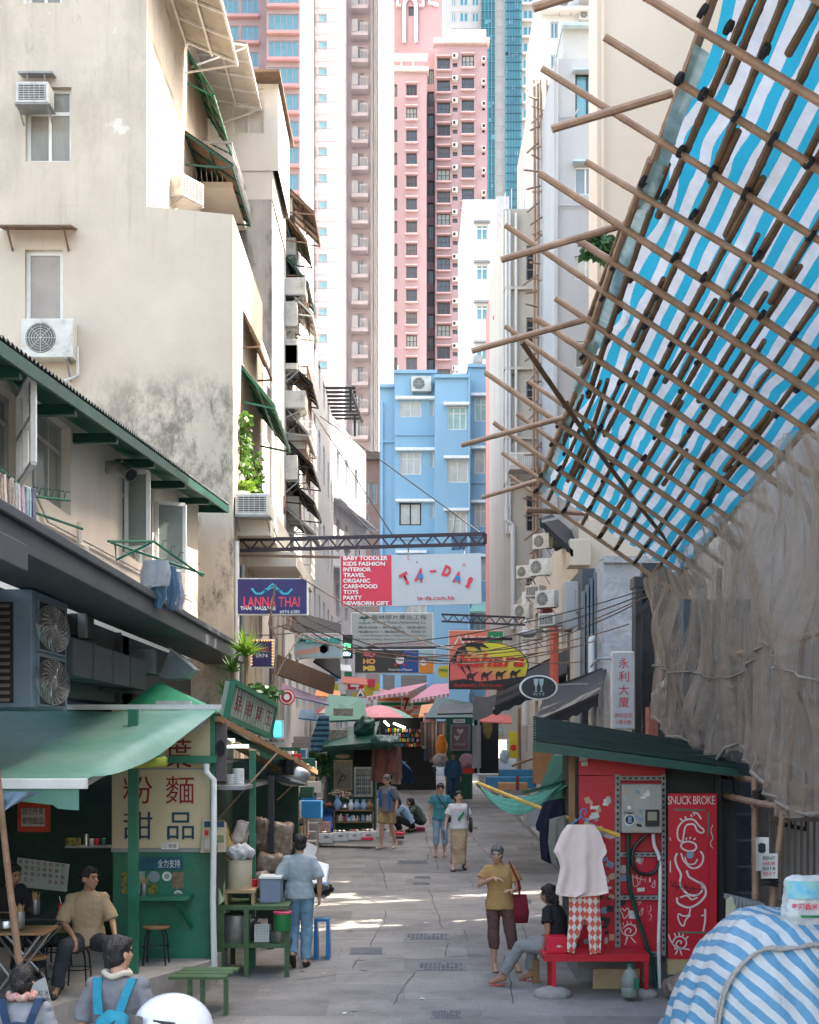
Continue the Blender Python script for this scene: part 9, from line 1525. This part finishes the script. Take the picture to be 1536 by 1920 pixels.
bxo('plastic_stool','pink plastic stool under the crouching person','stool',778,797,1551,1562,37.5,.3,M('pink_plastic',(0,0,0)))
# foreground
ra, Ja = person('man in a grey tee with a teal backpack in the left foreground, seen from behind', (X(222,10),10,gz(10)), rad(172), 1.76, dict(elR=(-.23,.02,1.1), elL=(.24,.02,1.1), wrR=(-.24,-.12,.88), wrL=(.22,-.14,.9)), 'tee', 'trousers', cloth('grey_tee', (.17,.168,.18), (.14,.138,.148)), m_den, m_skin, 'short', shoem=m_black, hem=.82, vox=.008, look=(-28,0), build=.98)
W = WM[ra]; m_teb = cloth('teal_nylon', (.01,.21,.30), (.008,.15,.23)); t = T('backpack', 'teal backpack with black cords on the man in the grey tee', 'backpack', W @ V((-.05,.22,1.0))); mb = MB(W); mb.loft([(-.03,.22,.80,.12,.07),(-.03,.25,.9,.15,.12),(-.03,.25,1.08,.145,.11),(-.03,.22,1.22,.10,.07),(-.03,.19,1.27,.05,.03)], 18, 2.6); mb.build('body', m_teb, t, remesh=.012, disp=.02, dsc=12)
mb = MB(W); mb.loft([(-.04,.34,.85,.09,.04),(-.04,.36,.95,.10,.05),(-.04,.33,1.05,.07,.04)], 14, 3); mb.build('front_pocket', cloth('bright_teal', (.015,.32,.42)), t, smooth=True)
for g_ in (-1,1): mb = MB(W); pts = [(g_*.07,.20,1.24),(g_*.10,.15,1.36),(g_*.125,.07,1.475),(g_*.13,-.06,1.43)]; [mb.qb(V(pts[i])-V((.032,0,0)),V(pts[i])+V((.032,0,0)),V(pts[i+1])+V((.032,0,0)),V(pts[i+1])-V((.032,0,0)),-.012*1) for i in range(3)]; mb.build('strap', m_teb, t)
mb = MB(W); mb.tube(spl([(-.08,.30,1.22),(0,.36,1.12),(-.08,.37,1.0),(.03,.38,.92)],4), .006, 5); mb.build('cord', m_black, t)
mb = MB(W); mb.tube([(.09*math.cos(a*.3142), .02+.088*math.sin(a*.3142), 1.50+.012*math.sin(a)) for a in range(21)], .022, 8); o = mb.build('neck_towel', cloth('cream_towel', (.55,.47,.38)), ra, smooth=True)
rb, Jb = person('woman with a low ponytail and flowered scarf at the bottom left, seen from behind', (X(42,10),10,gz(10)), rad(185), 1.55, dict(elR=(-.23,.02,1.1), elL=(.25,.0,1.1), wrR=(-.22,-.14,.9), wrL=(.2,-.18,.95)), 'tee', 'trousers', cloth('pale_grey_tee', (.27,.27,.29), (.22,.22,.24)), m_den, m_skin, 'bun', shoem=m_black, hem=.85, vox=.008)
W = WM[rb]; t = T('backpack', 'navy backpack on the ponytailed woman', 'backpack', W @ V((0,.2,.95))); m_nyb = cloth('navy_nylon', (.015,.04,.09)); mb = MB(W); mb.loft([(0,.2,.8,.12,.06),(0,.23,.95,.15,.1),(0,.2,1.12,.12,.07),(0,.16,1.18,.06,.03)], 18, 2.6); mb.build('body', m_nyb, t, remesh=.012, disp=.015, dsc=10)
for g_ in (-1,1): mb = MB(W); pts = [(g_*.06,.17,1.12),(g_*.10,.14,1.24),(g_*.13,.06,1.33),(g_*.14,-.05,1.28)]; [mb.qb(V(pts[i])-V((.028,0,0)),V(pts[i])+V((.028,0,0)),V(pts[i+1])+V((.028,0,0)),V(pts[i+1])-V((.028,0,0)),-.01) for i in range(3)]; mb.build('strap', m_nyb, t)
mb = MB(W); mb.tube([(.085*math.cos(a*.3142), .02+.085*math.sin(a*.3142), 1.345+.012*math.sin(a*2)) for a in range(21)], .026, 8); mb.build('scarf', M('flower_scarf', (.6,.5,.45), (.5,.12,.1), s=30, rough=.9, bump=.3), rb, smooth=True)
o = T('menu_board', 'white handwritten board standing on the platform behind the ponytailed woman', 'menu', P(85,1900,12)); A, B, C_, D = [P(a,b,12.0) for a, b in ((60,1925),(106,1925),(84,1832),(50,1850))]; mb = MB(); mb.qb(A,B,C_,D,.02); mb.build('board', M('off_white_board', (0,0,0)), o)
for k in range(3):
    for j in range(5): lettering(o, '糖水豆花茶紅綠芝麻糊冰奶西米露'[k*5+j], A+(B-A)*(.2+k*.24)+(D-A)*(.78-j*.17), (B-A), UZ, .04, .045, m_bk, depth=.008)
rc, Jc = person('rider in a white helmet at the bottom edge of the picture', (X(325,5.1),5.1,gz(5.1)+.0), rad(-112), 1.70, dict(), 'tee', 'trousers', m_blk, m_blackf, m_skin, 'none', shoem=m_black, vox=.012)
k_ = (Z(1862,5.1)-gz(5.1))-1.70+.0; rc.location.z += k_-.02; WM[rc] = Matrix.Translation(rc.location) @ Matrix.Rotation(rad(-112),4,'Z')
W = WM[rc]; hc = Jc['hea']+V((0,.015,.02)); t = T('helmet', 'white glossy motorcycle helmet with a clear visor at the bottom edge', 'helmet', W @ hc); m_hel = M('glossy_white', (.5,.5,.52), (.47,.47,.49), rough=.15, bump=0, coat=.6); mb = MB(W); mb.ell(hc, .128, .15, .125, 40); mb.build('shell', m_hel, t, smooth=True)
for g_ in (-1,1):
    mb = MB(W); mb.prism([hc+V((g_*.108,y_,z_)) for y_, z_ in ((-.01,.05),(.07,.045),(.10,.02),(.05,.03),(0,.03))], (g_*.012,0,0)); mb.build('vent', m_black, t); mb = MB(W); mb.cyl(hc+V((g_*.122,-.055,.0)),hc+V((g_*.137,-.055,.0)),.022); mb.build('visor_hinge', m_acgrey, t)
mb = MB(W); mb.grid(lambda u, v: hc+V((math.sin((u-.5)*2.6)*.135, -math.cos((u-.5)*2.6)*.165, -.07+.13*v)), 24, 6); mb.build('visor', M('smoked_visor', (.12,.11,.11), rough=.1, transl=.4), t, smooth=True)
# tarp covered pile and bag
c = V((2.95,11.1,gz(11))); t = T('tarpaulin_pile', 'goods pile wrapped in blue and white striped tarpaulin at the bottom right', 'tarpaulin', c); mb = MB()
def df(u, v):
    x = (u-.5)*2.5; y = (v-.5)*2.6; r = min(1, (abs(x/1.05)**2.3+abs(y/1.1)**2.3)**(1/2.3)); h = 1.78*(1-r**3.2)**.6 if r < 1 else 0; h *= .93+.07*math.cos(x*2+.6); k = 1/max(1, (abs(x/1.05)**2.3+abs(y/1.1)**2.3)**(1/2.3)); x *= k; y *= k
    ff = .045*math.sin(math.atan2(y,x)*17+h*3+3*mnoise.noise(V((x*2,y*2,h))))*(1-h/1.9)+.06*mnoise.noise(V((x*3,y*3,h*2))); return c+V((x*(1+ff), y*(1+ff), h*(1+.06*mnoise.noise(V((x*2,y*2,5)))+.025*abs(mnoise.noise(V((x*6,y*6,2)))))))
mb.grid(df, 90, 90)
for i in mb.uv: p = mb.v[i]-c; q = V((p.x*.8+.55*p.z+.18*p.y, p.y)); mb.uv[i] = (q.x+.07*mnoise.noise(p*1.7)+.015*mnoise.noise(p*7), q.y)
mb.build('sheet', stripes('pale_blue_white_tarp', (.60,.60,.60), (.10,.27,.42), 8.6, transl=.1, wrinkle=.8, ns=7), t, smooth=True)
mb = MB()
for off in (0,.02): mb.tube([V(df(a+off,b))+V((-.02,-.02,.018)) for a, b in spl([(.16,.18),(.2,.22),(.27,.26),(.36,.27),(.45,.25),(.6,.27),(.75,.26)],6)], .013, 8)
one(mb, 'rope', M('dirty_rope', (.45,.4,.36), (.25,.22,.2), s=60, bump=.5, bs=90), 'pale rope tied across the striped tarpaulin pile', 'rope', smooth=True)
t = T('rice_bag', 'printed white plastic sack with green stripe on top of the striped pile', 'sack', P(1505,1735,10.8)); mb = MB(); q = P(1512,1690,10.8); mb.loft([(q.x,q.y,q.z-.19,.15,.1),(q.x,q.y,q.z-.1,.18,.13),(q.x+.01,q.y,q.z+.06,.175,.12),(q.x,q.y,q.z+.16,.16,.07),(q.x,q.y,q.z+.19,.12,.03)], 20, 3); mb.build('sack', M('sack_print', (.58,.58,.57), (.45,.46,.46), s=3, rough=.35, bump=.3, bs=12), t, remesh=.012, disp=.015, dsc=12)
for a, b, c2, d, m_ in ((1478,1530,1712,1716,m_gn),): mb = MB(); mb.grid(lambda u, v: V((q.x,q.y,0))+V((.19*math.sin((u-.5)*2.2), -.145*math.cos((u-.5)*2.2), Z(1712,10.8)-.02*v)), 14, 1); mb.build('stripe', m_gn, t)
mb = MB(); mb.grid(lambda u, v: V((q.x,q.y,0))+V((.19*math.sin((u-.5)*2.2), -.147*math.cos((u-.5)*2.2)+.03*v, Z(1682,10.8)+.13*v)), 14, 3); mb.build('print_area', M('sky_print', (.05,.35,.55), (.3,.5,.4), s=10, rough=.4), t); lettering(t, '泰國香米', P(1484,1706,10.62), UX, UZ, .2, .05, m_crim, bold=.02)
slab('tarpaulin','loose blue and white tarp corner lying on the road at the bottom','tarpaulin',[(1230,1925),(1275,1925),(1270,1908),(1240,1908)],(14.6,14.6,15,15),MATS['pale_blue_white_tarp'],.02)
